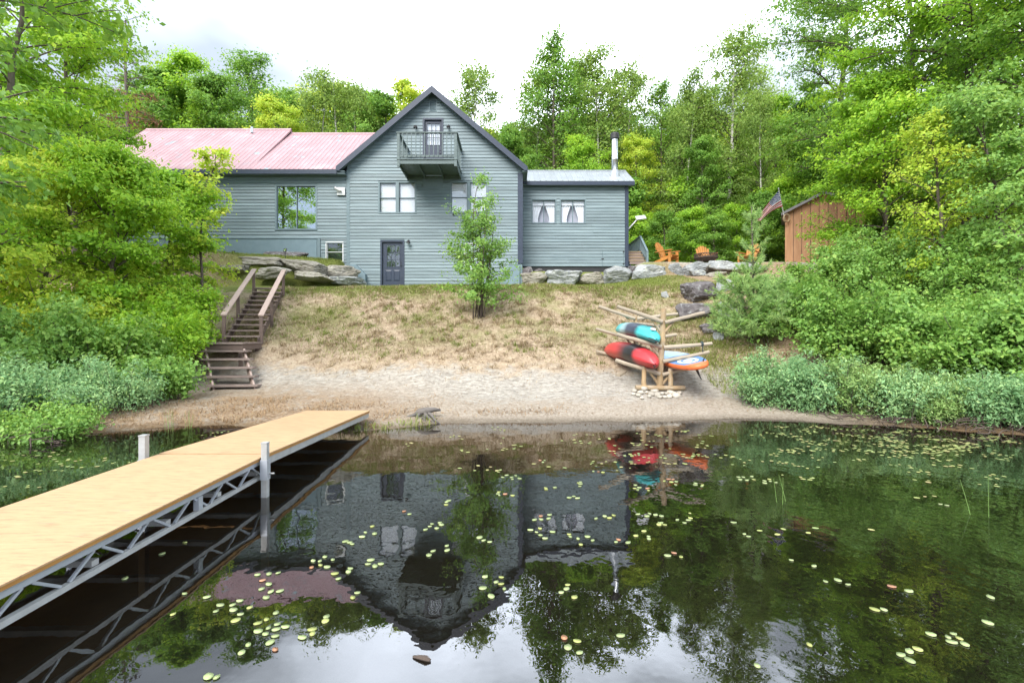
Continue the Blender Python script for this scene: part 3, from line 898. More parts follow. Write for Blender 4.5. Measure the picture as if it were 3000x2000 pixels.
M['balcony'] = pmat('dark_green_balcony_paint', (0.115, 0.155, 0.155), (0.08, 0.11, 0.112), scale=4, rough=0.55)
# balcony
bx0, bx1, byf = -5.12, -2.47, 22.86
bal = MB(HO)
bal.box((bx0, byf, 9.5), (bx1, YW - 0.03, 9.535))
balcony = bal.build('balcony', M['balcony'], house)
nb = 10
for i in range(nb):
    a = byf - 0.04 + (YW - 0.05 - byf) * i / nb
    b_ = byf - 0.04 + (YW - 0.05 - byf) * (i + 1) / nb - 0.012
    p = MB(HO); p.box((bx0 - 0.03, a, 9.54), (bx1 + 0.03, b_, 9.575)); p.build('deck_board', M['balcony'], balcony)
p = MB(HO); p.box((bx0, byf, 9.36), (bx1, byf + 0.045, 9.5)); p.build('rim_joist', M['balcony'], balcony)
for xx in (bx0, (2 * bx0 + bx1) / 3, (bx0 + 2 * bx1) / 3, bx1 - 0.05):
    p = MB(HO)
    y_ = byf + 0.045
    p.add([(xx, y_, 9.36), (xx + 0.05, y_, 9.36), (xx + 0.05, YW - 0.03, 9.30), (xx, YW - 0.03, 9.30), (xx, y_, 9.499), (xx + 0.05, y_, 9.499), (xx + 0.05, YW - 0.03, 9.499), (xx, YW - 0.03, 9.499)],
          [(0, 3, 2, 1), (4, 5, 6, 7), (0, 1, 5, 4), (1, 2, 6, 5), (2, 3, 7, 6), (3, 0, 4, 7)])
    p.build('joist', M['balcony'], balcony)
for xx in (bx0 + 0.05, bx1 - 0.05):
    p = MB(HO); p.box((xx - 0.06, byf - 0.02, 9.25), (xx + 0.06, byf + 0.07, 10.72)); p.build('balcony_post', M['balcony'], balcony)
p = MB(HO); p.box((bx0 - 0.05, byf - 0.05, 10.725), (bx1 + 0.05, byf + 0.1, 10.77))
p.box((bx0 - 0.05, byf + 0.101, 10.725), (bx0 + 0.1, YW - 0.03, 10.77)); p.box((bx1 - 0.1, byf + 0.101, 10.725), (bx1 + 0.05, YW - 0.03, 10.77)); p.build('hand_rail', M['balcony'], balcony)
p = MB(HO); p.box((bx0 + 0.11, byf + 0.0, 9.66), (bx1 - 0.11, byf + 0.04, 9.75)); p.box((bx0 + 0.02, byf + 0.08, 9.66), (bx0 + 0.06, YW - 0.03, 9.75)); p.box((bx1 - 0.06, byf + 0.08, 9.66), (bx1 - 0.02, YW - 0.03, 9.75)); p.build('bottom_rail', M['balcony'], balcony)
bal_me = MB(); bal_me.box((-0.017, -0.017, 0), (0.017, 0.017, 1.07)); bal_me = bal_me.mesh('baluster', M['balcony'])
for i in range(12):
    x = bx0 + 0.24 + i * (bx1 - bx0 - 0.48) / 11
    link('baluster', bal_me, balcony, Vector((x, byf - 0.021, 9.655)) - HO)
for xx in (bx0 + 0.04, bx1 - 0.04):
    for i in range(9):
        y_ = byf + 0.24 + i * 0.215
        link('baluster', bal_me, balcony, Vector((xx + (0.041 if xx < -4 else -0.041) * 0, y_, 9.655)) - HO, scale=(0.8, 1, 1))

# ---------------- left wing
LW0, LW1 = -20.6, XL
zev = hzv(508)
wins_l = []
h_big = framed_window(810, 924, 545, 670, YW + 0.05, S, sash='slide', glass='glass_strong', behind=None, casing=0.08)
h_bas = framed_window(956, 1003, 710, 765, YW + 0.05, S, frame='white_frame', behind=None, casing=0.045)
lw_wall = wall('wing_wall', LW0, LW1 - 0.02, 4.4, lambda x: 9.62, [h_big, h_bas], YW + 0.05, 0.12)
zsk = hzv(698)
clapboards(lw_wall, LW0, LW1 - 0.03, zsk + 0.02, 9.52, YW + 0.05, [grow(h_big, 0.08)])
clapboards(lw_wall, hx(939), LW1 - 0.03, hzv(778), zsk + 0.0, YW + 0.05, [grow(h_bas, 0.045)])
p = MB(HO); p.box((LW0, YW + 0.0, 4.5), (hx(928), YW + 0.048, zsk - 0.02)); p.build('skirt_panel', M['foundation'], house)
p = MB(HO); p.box((LW0, YW - 0.03, zsk - 0.018), (hx(930), YW + 0.047, zsk + 0.018)); p.build('drip_edge', M['trim'], house)
p = MB(HO); p.box((hx(929), YW - 0.01, 4.6), (hx(938), YW + 0.047, zsk)); p.build('skirt_corner', M['trim'], house)
p = MB(HO); p.box((hx(939), YW - 0.02, 4.4), (LW1 - 0.03, YW + 0.047, hzv(778) - 0.005)); p.build('skirt_panel', M['foundation'], house)
p = MB(HO); p.box((LW0, YW + 0.06, 4.4), (LW0 + 0.12, 33.6, 9.62)); p.build('wing_end_wall', M['trim'], house)

# ribbed metal roofing, one panel per rib
def rib_panels(parent, x0, x1, pitch, y0, z0, y1, z1, mat, name='roof_panel'):
    L = math.hypot(y1 - y0, z1 - z0)
    ang = math.atan2(z1 - z0, y1 - y0)
    w = pitch
    pm_ = MB()
    prof = [(0, 0), (0.012, 0.022), (0.038, 0.022), (0.05, 0.0), (w * 0.38, 0), (w * 0.4, 0.005), (w * 0.44, 0.005), (w * 0.46, 0), (w * 0.70, 0), (w * 0.72, 0.005), (w * 0.76, 0.005), (w * 0.78, 0), (w, 0)]
    n_ = len(prof)
    vs = [(x, 0, z) for x, z in prof] + [(x, L, z) for x, z in prof] + [(0, 0, -0.012), (w, 0, -0.012)]
    fs = [(i, i + 1, n_ + i + 1, n_ + i) for i in range(n_ - 1)] + [tuple(list(range(n_)) + [2 * n_ + 1, 2 * n_])]
    pm_.add(vs, fs)
    me = pm_.mesh(name, mat)
    k = int(round((x1 - x0) / w))
    for i in range(k):
        link(name, me, parent, Vector((x0 + i * w, y0, z0)) - HO, (ang, 0, 0))

def deck_slab(name, x0, x1, y0, z0, y1, z1, mat, t=0.1):
    mb = MB(HO)
    mb.add([(x0, y0, z0), (x1, y0, z0), (x1, y1, z1), (x0, y1, z1), (x0, y0, z0 - t), (x1, y0, z0 - t), (x1, y1, z1 - t), (x0, y1, z1 - t)],
           [(0, 1, 2, 3), (7, 6, 5, 4), (0, 4, 5, 1), (1, 5, 6, 2), (2, 6, 7, 3), (3, 7, 4, 0)])
    return mb.build(name, mat, house)

EY, EZ, RY = 24.62, 9.68, 29.2
xs_step = (853 - 1500) * RY / F
rz_hi, rz_lo = CAMZ + (H0 - 379) / F * RY, CAMZ + (H0 - 391) / F * RY
roof_a = deck_slab('wing_roof', LW0 - 0.25, xs_step, EY, EZ - 0.02, RY, rz_hi - 0.02, M['roof_red'])
rib_panels(roof_a, LW0 - 0.25, xs_step, 0.23, EY - 0.03, EZ, RY, rz_hi, M['roof_red'])
xr_lo = APX - (APZ - rz_lo) / PITCH - 0.1
p = MB(HO)
vs = [(xs_step + 0.01, EY, EZ - 0.025), (-8.6, EY, EZ - 0.025), (xr_lo, RY, rz_lo - 0.02), (xs_step + 0.01, RY, rz_lo - 0.02)]
p.add(vs + [(x, y, z - 0.1) for x, y, z in vs], [(0, 1, 2, 3), (7, 6, 5, 4), (0, 4, 5, 1), (1, 5, 6, 2), (2, 6, 7, 3), (3, 7, 4, 0)])
roof_b = p.build('wing_roof', M['navy'], house)
xe2 = -8.25
k = int((xe2 - xs_step) / 0.23)
rib_panels(roof_b, xs_step + 0.02, xs_step + 0.02 + k * 0.23, 0.23, EY - 0.03, EZ - 0.004, RY, rz_lo, M['roof_red'])
# panels that die into the main gable: cut along the main roof slope by stopping at it
i = 0
x = xs_step + 0.02 + k * 0.23
while x < xr_lo - 0.3:
    # main roof surface at x: z = roof_z(x); wing roof reaches that height at y
    zr = roof_z(x + 0.23)
    if zr < rz_lo:
        ycut = EY + (zr - EZ) / (rz_lo - EZ) * (RY - EY)
        rib_panels(roof_b, x, x + 0.23, 0.23, ycut - 0.1, EZ + (ycut - 0.1 - EY) * (rz_lo - EZ) / (RY - EY), RY, rz_lo, M['roof_red'])
    x += 0.23
for a, b_, z in ((LW0 - 0.25, xs_step + 0.02, rz_hi), (xs_step + 0.021, xr_lo - 0.05, rz_lo)):
    p = MB(HO); p.add([(a, RY - 0.16, z - 0.095), (b_, RY - 0.16, z - 0.095), (b_, RY, z + 0.045), (a, RY, z + 0.045), (a, RY + 0.16, z - 0.095), (b_, RY + 0.16, z - 0.095)],
                      [(0, 1, 2, 3), (3, 2, 5, 4)]); p.build('ridge_cap', M['roof_red'], roof_a if z == rz_hi else roof_b)
    r2 = deck_slab('rear_roof', a, b_, 33.8, EZ, RY, z - 0.03, M['roof_red'])
p = MB(HO); p.box((LW0 - 0.25, EY - 0.025, EZ - 0.22), (-8.43, EY + 0.02, EZ - 0.012)); p.build('eave_fascia', M['navy'], house)
p = MB(HO); p.box((LW0, EY + 0.021, EZ - 0.2), (XL, YW + 0.05, EZ - 0.17)); p.build('wing_soffit', M['trim'], house)
p = MB(HO); p.prism([(LW0, 9.6), (LW0 + 0.1, 9.6), (LW0 + 0.1, 9.7), (LW0, 9.7)], YW + 0.2, 33); p.build('end_plate', M['trim'], house)
v0 = PX(738, 384, 28.6)
p = MB(HO); p.tube([v0 + Vector((0, 0, -0.1)), v0 + Vector((0, 0, 0.22))], 0.07, 10); p.build('vent_pipe', M['steel'], house)
# white camera box on the wing, small black camera by the right window
cx, cz = hx(999), hzv(561)
p = MB(HO); p.box((cx - 0.18, YW - 0.06, cz - 0.19), (cx + 0.2, YW + 0.02, cz + 0.19)); wc = p.build('camera_mount', M['white_frame'], house)
p = MB(HO); p.tube([(cx + 0.05, YW - 0.06, cz - 0.02), (cx - 0.02, YW - 0.16, cz + 0.03)], 0.03, 8); p.tube([(cx + 0.02, YW - 0.14, cz), (cx - 0.24, YW - 0.22, cz + 0.12)], [0.06, 0.07], 10); p.build('camera_body', M['white_frame'], wc)
p = MB(HO); p.tube([(cx - 0.235, YW - 0.219, cz + 0.119), (cx - 0.265, YW - 0.228, cz + 0.132)], 0.055, 10); p.build('camera_lens', M['black'], wc)
cx, cz = hx(1329), hzv(630)
p = MB(HO); p.tube([(cx, YW - 0.02, cz + 0.03), (cx, YW - 0.1, cz)], [0.025, 0.045], 8); p.build('small_camera', M['black'], house)

# ---------------- right wing
YR, SR = 26.5, 1500 / 26.5
def rx(px): return (px - 1500) / SR
def rzv(py): return CAMZ + (H0 - py) / SR
h1 = framed_window(1559, 1627, 586, 653, YR, SR, sash='slide', behind='curtain', glass='glass_clear', casing=0.06)
h2 = framed_window(1643, 1713, 586, 653, YR, SR, sash='slide', behind='curtain', glass='glass_clear', casing=0.06)
RW0, RW1 = 0.52, rx(1840)
HATCH = (rx(1765), rx(1827), rzv(779), rzv(731))
rw_wall = wall('side_wing_wall', RW0, RW1, 5.25, lambda x: 9.5, [h1, h2], YR, 0.12)
clapboards(rw_wall, RW0, RW1 - 0.17, 5.28, 9.42, YR, [grow(h1, 0.06), grow(h2, 0.06), (HATCH[0] - 0.012, HATCH[0] + 0.012, HATCH[2], HATCH[3]), (HATCH[1] - 0.012, HATCH[1] + 0.012, HATCH[2], HATCH[3])])
p = MB(HO)
p.box((HATCH[1] - 0.05, YR - 0.05, HATCH[3] - 0.14), (HATCH[1] + 0.03, YR - 0.03, HATCH[3] - 0.1)); p.box((HATCH[1] - 0.05, YR - 0.05, HATCH[2] + 0.1), (HATCH[1] + 0.03, YR - 0.03, HATCH[2] + 0.14))
p.box((HATCH[0] - 0.06, YR - 0.05, HATCH[3] - 0.5), (HATCH[0] + 0.06, YR - 0.03, HATCH[3] - 0.46)); p.build('hatch_hinges', M['black'], house)
p = MB(HO); p.box((RW1 - 0.165, YR - 0.04, 5.25), (RW1 + 0.02, YR + 0.14, 9.5)); p.build('corner_board', M['navy'], house)
p = MB(HO); p.box((RW1 - 0.12, YR + 0.141, 5.25), (RW1, 30.4, 9.5)); p.build('side_wing_end_wall', M['trim'], house)
p = MB(HO); p.prism([(RW0, 4.7), (RW1 - 0.1, 4.7), (RW1 - 0.1, 5.24), (RW0, 5.24)], YR + 0.05, YR + 0.3); p.build('under_siding_shade', M['black'], house)  # black block standing in for the shade in the gap under the siding
EY2, EZ2, RY2, RZ2 = 26.2, 9.58, 28.3, 10.78
RE = (1859.5 - 1500) * EY2 / F
roof_c = deck_slab('side_wing_roof', XR + 0.05, RE - 0.03, EY2, EZ2 - 0.02, RY2, RZ2 - 0.02, M['navy'])
rib_panels(roof_c, 0.58, RE, 0.285, EY2 - 0.03, EZ2, RY2, RZ2, M['grey_metal_roof'])
deck_slab('rear_roof', XR + 0.05, RE, 30.5, EZ2, RY2, RZ2 - 0.02, M['grey_metal_roof'])
p = MB(HO); p.add([(0.6, RY2 - 0.15, RZ2 - 0.06), (RE, RY2 - 0.15, RZ2 - 0.06), (RE, RY2, RZ2 + 0.04), (0.6, RY2, RZ2 + 0.04), (0.6, RY2 + 0.15, RZ2 - 0.06), (RE, RY2 + 0.15, RZ2 - 0.06)], [(0, 1, 2, 3), (3, 2, 5, 4)]); p.build('ridge_cap', M['grey_metal_roof'], roof_c)
p = MB(HO); p.box((0.75, EY2 - 0.025, EZ2 - 0.2), (RE, EY2 + 0.02, EZ2 - 0.012)); p.build('eave_fascia', M['navy'], house)
p = MB(HO); p.prism([(RE - 0.035, EZ2 - 0.03), (RE - 0.001, EZ2 - 0.03), (RE - 0.001, EZ2 - 0.19), (RE - 0.035, EZ2 - 0.19)], EY2 + 0.021, EY2 + 0.3); p.build('rake_return', M['navy'], house)
p = MB(HO); p.box((0.53, EY2 + 0.021, EZ2 - 0.18), (RE - 0.04, YR, EZ2 - 0.15)); p.build('side_wing_soffit', M['trim'], house)
# stove chimney
CX, CY = 5.46, 27.2
zr = EZ2 + (CY - EY2) / (RY2 - EY2) * (RZ2 - EZ2)
p = MB(HO); p.lathe([(0.3, -0.25), (0.27, -0.1), (0.2, 0.25), (0.175, 0.3)], (CX, CY, zr), 20); chim = p.build('chimney_flashing', M['grey_metal_roof'], house, smooth=True)
p = MB(HO); p.lathe([(0.165, 0), (0.165, 0.65), (0.172, 0.655), (0.172, 0.69), (0.165, 0.7), (0.165, 1.78)], (CX, CY, zr + 0.2), 24); p.build('chimney_pipe', M['steel'], chim, smooth=True)
p = MB(HO); p.lathe([(0.17, 1.94), (0.235, 1.96), (0.235, 2.2), (0.21, 2.26), (0.0, 2.3)], (CX, CY, zr), 24); p.lathe([(0.175, 1.94), (0.0, 1.95)], (CX, CY, zr), 24); p.build('chimney_cap', M['black'], chim)

# ---------------- porch steps beside the right wing
PO = Vector((6.5, 26.9, 5.36))
porch = empty('porch_steps', PO, 'short wooden porch steps with teal railing at the right end of the house', 'steps')
n_t = 4
for i in range(n_t):
    y_ = 26.35 + i * 0.3
    z_ = 5.36 + 0.2 * (i + 1)
    p = MB(PO); p.box((6.05, y_ - 0.03, z_ - 0.04), (6.88, y_ + 0.29, z_)); p.build('tread', M['log'], porch)
    p = MB(PO); p.box((6.06, y_, z_ - 0.2), (6.87, y_ + 0.02, z_ - 0.045)); p.build('riser', M['tread'], porch)
p = MB(PO); p.box((6.05, 27.56, 6.1), (6.95, 30.2, 6.16)); p.build('porch_floor', M['log'], porch)
p = MB(PO); p.bar((6.92, 27.6, 7.03), (6.92, 26.15, 5.98), 0.1, 0.05); p.bar((6.92, 27.6, 7.03), (6.92, 30.2, 7.03), 0.1, 0.05); p.build('hand_rail', M['trim'], porch)
p = MB(PO); p.bar((6.92, 27.6, 6.25), (6.92, 26.2, 5.52), 0.04, 0.16); p.bar((6.92, 27.6, 6.3), (6.92, 30.2, 6.3), 0.05, 0.08); p.build('bottom_rail', M['trim'], porch)
for y_, z0, z1 in ((26.2, 5.3, 6.0), (27.6, 5.3, 7.02), (30.1, 5.3, 7.02)):
    p = MB(PO); p.box((6.87, y_ - 0.045, z0), (6.97, y_ + 0.045, z1)); p.build('rail_post', M['trim'], porch)
for i in range(10):
    y_ = 27.8 + i * 0.23
    p = MB(PO); p.box((6.9, y_ - 0.02, 6.33), (6.94, y_ + 0.02, 7.0)); p.build('baluster', M['trim'], porch)
for i in range(6):
    y_ = 26.4 + i * 0.2
    zz = 5.98 + (y_ - 26.15) / 1.45 * 1.05
    p = MB(PO); p.box((6.9, y_ - 0.02, zz - 0.68), (6.94, y_ + 0.02, zz - 0.02)); p.build('baluster', M['trim'], porch)

# dish antenna on a bent mast
DO = Vector((6.02, 26.9, 7.2))
dish = empty('dish_antenna', DO, 'flat white dish antenna on a bent mast at the house corner', 'antenna')
p = MB(DO); p.tube([(5.98, 26.9, 7.2), (6.14, 26.9, 7.3), (6.52, 26.85, 7.72), (6.56, 26.85, 7.8)], 0.035, 8); p.build('mast', M['white_frame'], dish)
p = MB(DO); p.obox((6.74, 26.82, 7.86), (0.5, 0.36, 0.05), Matrix.Rotation(R(-8), 3, 'Y') @ Matrix.Rotation(R(38), 3, 'X')); p.build('panel', M['white_frame'], dish)

# ================================================================ HILLSIDE STAIRS
SO = Vector((-7.9, 14.5, 0.4))
stairs = empty('hillside_stairs', SO, 'brown wooden stairs with a landing and two handrails climbing the bank', 'stairs')
# upper flight
u0, u1 = Vector((-8.02, 15.25, 1.70)), Vector((-9.03, 19.0, 3.46))
ud = Vector((u1.x - u0.x, u1.y - u0.y, 0)); ul = ud.length; ud.normalize()
us = Vector((ud.y, -ud.x, 0))                       # to the right when climbing
rotU = Matrix.Rotation(math.atan2(-us.y, -us.x) + math.pi, 3, 'Z')
NT = 11
for i in range(NT):
    c = u0.lerp(u1, i / (NT - 1))
    p = MB(SO)
    for k_ in range(2):
        p.obox(c + ud * (0.075 + k_ * 0.145 - 0.075) + Vector((0, 0, random.uniform(-0.004, 0.004))), (0.96, 0.135, 0.042), rotU)
    p.build('tread', M['tread'], stairs)
for s_ in (-1, 1):
    p = MB(SO)
    a = u0 + us * (s_ * 0.44) - ud * 0.1 + Vector((0, 0, -0.17)); b_ = u1 + us * (s_ * 0.44) + ud * 0.15 + Vector((0, 0, -0.13))
    p.bar(a, b_, 0.04, 0.22); p.build('stringer', M['stair'], stairs)
rl = []
for s_ in (-1, 1):
    tops = []
    for t in (0.0, 0.42, 1.0):
        c = u0.lerp(u1, t) + us * (s_ * 0.505)
        zt = 2.33 + (4.10 - 2.33) * t
        zb = hz(c.x, c.y) - 0.15
        if t == 0: zb = min(zb, 1.4)
        p = MB(SO); p.obox((c.x, c.y, (zb + zt) / 2), (0.09, 0.09, zt - zb), rotU); p.build('rail_post', M['stair'], stairs)
        tops.append(Vector((c.x, c.y, zt)))
    d_ = (tops[2] - tops[0]).normalized()
    p = MB(SO); p.bar(tops[0] - d_ * 0.08 + Vector((0, 0, 0.02)), tops[2] + d_ * 0.1 + Vector((0, 0, 0.02)), 0.15, 0.04); p.build('hand_rail', M['stair_rail'], stairs)
# landing
lx0, lx1, ly0, ly1, lz = -8.62, -7.36, 14.02, 15.12, 1.53
for i in range(8):
    a = ly0 - 0.02 + i * (ly1 - ly0) / 8
    p = MB(SO); p.box((lx0, a, lz - 0.04), (lx1, a + (ly1 - ly0) / 8 - 0.008, lz + random.uniform(-0.002, 0.002))); p.build('landing_board', M['tread'], stairs)
p = MB(SO); p.box((lx0 + 0.03, ly0 + 0.02, lz - 0.19), (lx1 - 0.03, ly0 + 0.06, lz - 0.042)); p.box((lx1 - 0.07, ly0 + 0.061, lz - 0.19), (lx1 - 0.03, ly1, lz - 0.042)); p.box((lx0 + 0.03, ly0 + 0.061, lz - 0.19), (lx0 + 0.07, ly1, lz - 0.042)); p.build('landing_frame', M['stair'], stairs)
for xx, yy in ((lx0 + 0.08, ly0 + 0.1), (lx1 - 0.12, ly0 + 0.1), (lx0 + 0.08, ly1 - 0.1), (lx1 - 0.12, ly1 - 0.1)):
    zb = hz(xx, yy) - 0.2
    p = MB(SO); p.box((xx - 0.045, yy - 0.045, zb), (xx + 0.045, yy + 0.045, lz - 0.045)); p.build('landing_post', M['stair'], stairs)
# lower flight
l0, l1 = Vector((-7.06, 13.0, 0.46)), Vector((-7.74, 13.82, 1.31))
rotL = Matrix.Rotation(R(5), 3, 'Z')
for i in range(5):
    c = l0.lerp(l1, i / 4)
    p = MB(SO); p.obox(c, (1.26, 0.27, 0.045), rotL); p.build('tread', M['tread'], stairs)
for s_ in (-1, 1):
    off = Vector((s_ * 0.5, s_ * 0.04, 0))
    p = MB(SO)
    p.bar(l0 + off + Vector((0.13, -0.16, -0.3)), l1 + off + Vector((-0.1, 0.14, -0.02)), 0.045, 0.2)
    p.build('stringer', M['stair_rail'], stairs)
zb = hz(-7.6, 13.1) - 0.1
for s_ in (-1, 1):
    c = l0 + Vector((s_ * 0.52, s_ * 0.04 + 0.02, 0))
    zb = hz(c.x, c.y) - 0.12
    p = MB(SO); p.box((c.x - 0.045, c.y - 0.03, zb), (c.x + 0.045, c.y + 0.05, c.z - 0.025)); p.build('landing_post', M['stair'], stairs)

# ================================================================ DOCK
def deck_mat():
    m, n, l, b = nmat('tan_deck_panel')
    geo = n.new('ShaderNodeNewGeometry')
    mp = n.new('ShaderNodeMapping'); mp.inputs['Scale'].default_value = (1.2, 7, 7)
    l.new(geo.outputs['Position'], mp.inputs[0])
    no = n.new('ShaderNodeTexNoise'); no.inputs['Scale'].default_value = 4; no.inputs['Detail'].default_value = 8; no.inputs['Roughness'].default_value = 0.7
    l.new(mp.outputs[0], no.inputs['Vector'])
    cr = ramp(n, [(0.3, (0.251, 0.156, 0.088)), (0.46, (0.410, 0.261, 0.140)), (0.62, (0.455, 0.296, 0.161)), (0.8, (0.485, 0.327, 0.186))])
    l.new(no.outputs['Fac'], cr.inputs[0])
    n2 = n.new('ShaderNodeTexNoise'); n2.inputs['Scale'].default_value = 1.3; n2.inputs['Detail'].default_value = 4
    l.new(geo.outputs['Position'], n2.inputs['Vector'])
    mr = n.new('ShaderNodeMapRange'); mr.inputs['To Min'].default_value = 0.88; mr.inputs['To Max'].default_value = 1.1; l.new(n2.outputs['Fac'], mr.inputs[0])
    hs = n.new('ShaderNodeHueSaturation'); l.new(mr.outputs[0], hs.inputs['Value']); l.new(cr.outputs[0], hs.inputs['Color'])
    mp2 = n.new('ShaderNodeMapping'); mp2.inputs['Scale'].default_value = (2.2, 9, 9); mp2.inputs['Rotation'].default_value = (0, 0, 0.25)
    l.new(geo.outputs['Position'], mp2.inputs[0])
    n3 = n.new('ShaderNodeTexNoise'); n3.inputs['Scale'].default_value = 3.2; n3.inputs['Detail'].default_value = 3; l.new(mp2.outputs[0], n3.inputs['Vector'])
    c3 = ramp(n, [(0.62, (0, 0, 0)), (0.74, (0.5, 0.5, 0.5))]); l.new(n3.outputs['Fac'], c3.inputs[0])
    m3 = n.new('ShaderNodeMix'); m3.data_type = 'RGBA'; l.new(c3.outputs[0], m3.inputs[0]); l.new(hs.outputs[0], m3.inputs[6]); m3.inputs[7].default_value = (0.24, 0.19, 0.15, 1)
    l.new(m3.outputs[2], b.inputs['Base Color'])
    b.inputs['Roughness'].default_value = 0.7
    bu = n.new('ShaderNodeBump'); bu.inputs['Distance'].default_value = 0.002; l.new(no.outputs['Fac'], bu.inputs['Height']); l.new(bu.outputs[0], b.inputs['Normal'])
    return m
M['deck'] = deck_mat()
M['deck_edge'] = pmat('orange_deck_edge', (0.390, 0.203, 0.056), (0.315, 0.150, 0.038), scale=6, rough=0.6)
DX0, DX1 = -3.95, -2.73

def dock_truss(root, o, y0, y1, x, zt, zb):
    p = MB(o); p.box((x - 0.02, y0, zt - 0.05), (x + 0.02, y1, zt)); p.build('top_chord', M['alu'], root)
    p = MB(o); p.box((x - 0.018, y0, zb + 0.01), (x + 0.018, y1, zb + 0.048)); p.build('bottom_chord', M['alu_dull'], root)
    n_ = 6
    half = (y1 - y0) / (2 * n_)
    for i in range(2 * n_):
        a = y0 + i * half
        up = i % 2 == 0
        pa = (x, a + 0.03, zb + 0.05 if up else zt - 0.055); pb = (x, a + half - 0.03, zt - 0.055 if up else zb + 0.05)
        p = MB(o); p.bar(pa, pb, 0.018, 0.018, up=(1, 0, 0)); p.build('diagonal', M['alu'], root)
    ym = (y0 + y1) / 2 + 0.35
    p = MB(o); p.box((x - 0.024, ym - 0.03, zb + 0.051), (x + 0.024, ym + 0.03, zt - 0.056)); p.build('upright', M['alu'], root)

def dock_section(y0, y1, label, posts=True):
    o = Vector(((DX0 + DX1) / 2, (y0 + y1) / 2, 0.0))
    root = empty('dock_section', o, label, 'dock', 'sections of the tan dock')
    zd = 0.43
    p = MB(o); p.box((DX0, y0 + 0.006, zd - 0.012), (DX1, y1 - 0.006, zd)); deck = p.build('deck_panel', M['deck'], root)
    p = MB(o); p.box((DX0 + 0.008, y0 + 0.008, zd - 0.04), (DX1 - 0.008, y1 - 0.008, zd - 0.0125)); p.build('panel_edge', M['deck_edge'], deck)
    for x in (DX0 + 0.05, DX1 - 0.05):
        dock_truss(root, o, y0 + 0.02, y1 - 0.02, x, zd - 0.041, 0.165)
    for i in range(5):
        yy = y0 + 0.06 + i * (y1 - y0 - 0.12) / 4
        p = MB(o); p.box((DX0 + 0.08, yy - 0.03, 0.21), (DX1 - 0.08, yy + 0.03, 0.25)); p.build('cross_beam', M['alu_dull'], root)
    if posts:
        for x, w in ((DX0 - 0.055, 0.034), (DX1 + 0.045, 0.031)):
            yy = y1 - 0.14
            zt = 0.66 if x < -3.5 else 0.58
            p = MB(o); p.box((x - w, yy - w, -1.1), (x + w, yy + w, zt)); po = p.build('leg_post', M['alu_dull'], root)
            p = MB(o); p.box((x - w - 0.004, yy - w - 0.004, zt + 0.0005), (x + w + 0.004, yy + w + 0.004, zt + 0.014)); p.build('post_cap', M['alu_dull'], po)
            w2 = w + 0.008
            p = MB(o)
            p.box((x - w2, yy - w2, 0.19), (x + w2, yy - w - 0.0005, 0.405)); p.box((x - w2, yy + w + 0.0005, 0.19), (x + w2, yy + w2, 0.405))
            p.box((x - w2, yy - w, 0.19), (x - w - 0.0005, yy + w, 0.405)); p.box((x + w + 0.0005, yy - w, 0.19), (x + w2, yy + w, 0.405))
            p.build('sleeve', M['alu'], po)
            p = MB(o); p.tube([(x + (w2 if x > -3.5 else -w2), yy + 0.02, 0.25), (x + (w2 + 0.05) * (1 if x > -3.5 else 0) + (-(w2 + 0.05) if x < -3.5 else 0), yy + 0.02, 0.25)], 0.01, 6); p.build('set_screw', M['alu_dull'], po)
    return root
dock_section(2.66, 5.71, 'middle dock section, tan deck on an aluminium truss, between water and ramp', True)
dock_section(-0.41, 2.64, 'outer dock section at the lower left edge, tan deck nearest the camera', False)
# ramp to the shore
y0, y1, z0, z1 = 5.73, 9.85, 0.435, 0.30
RO = Vector(((DX0 + DX1) / 2, 7.8, 0.0))
ramp_o = empty('dock_ramp', RO, 'tan gangway panel leading from the dock down to the shore', 'dock', 'sections of the tan dock')
p = MB(RO)
def sl(y): return z0 + (z1 - z0) * (y - y0) / (y1 - y0)
def slab_yz(mb, xa, xb, ya, yb, t0, t1):
    mb.add([(xa, ya, sl(ya) - t1), (xb, ya, sl(ya) - t1), (xb, yb, sl(yb) - t1), (xa, yb, sl(yb) - t1), (xa, ya, sl(ya) - t0), (xb, ya, sl(ya) - t0), (xb, yb, sl(yb) - t0), (xa, yb, sl(yb) - t0)],
           [(0, 3, 2, 1), (4, 5, 6, 7), (0, 1, 5, 4), (1, 2, 6, 5), (2, 3, 7, 6), (3, 0, 4, 7)])
slab_yz(p, DX0, DX1, y0, y1, 0, 0.012); deck = p.build('deck_panel', M['deck'], ramp_o)
p = MB(RO); slab_yz(p, DX0 + 0.008, DX1 - 0.008, y0 + 0.004, y1 - 0.004, 0.0125, 0.045); p.build('panel_edge', M['deck_edge'], deck)
for xa in (DX0 + 0.02, DX1 - 0.07):
    p = MB(RO); slab_yz(p, xa, xa + 0.05, y0 + 0.01, y1 - 0.02, 0.046, 0.13); p.build('side_rail', M['alu_dull'], ramp_o)
for i in range(6):
    yy = y0 + 0.2 + i * 0.72
    p = MB(RO); slab_yz(p, DX0 + 0.071, DX1 - 0.071, yy, yy + 0.05, 0.06, 0.1); p.build('cross_beam', M['alu_dull'], ramp_o)

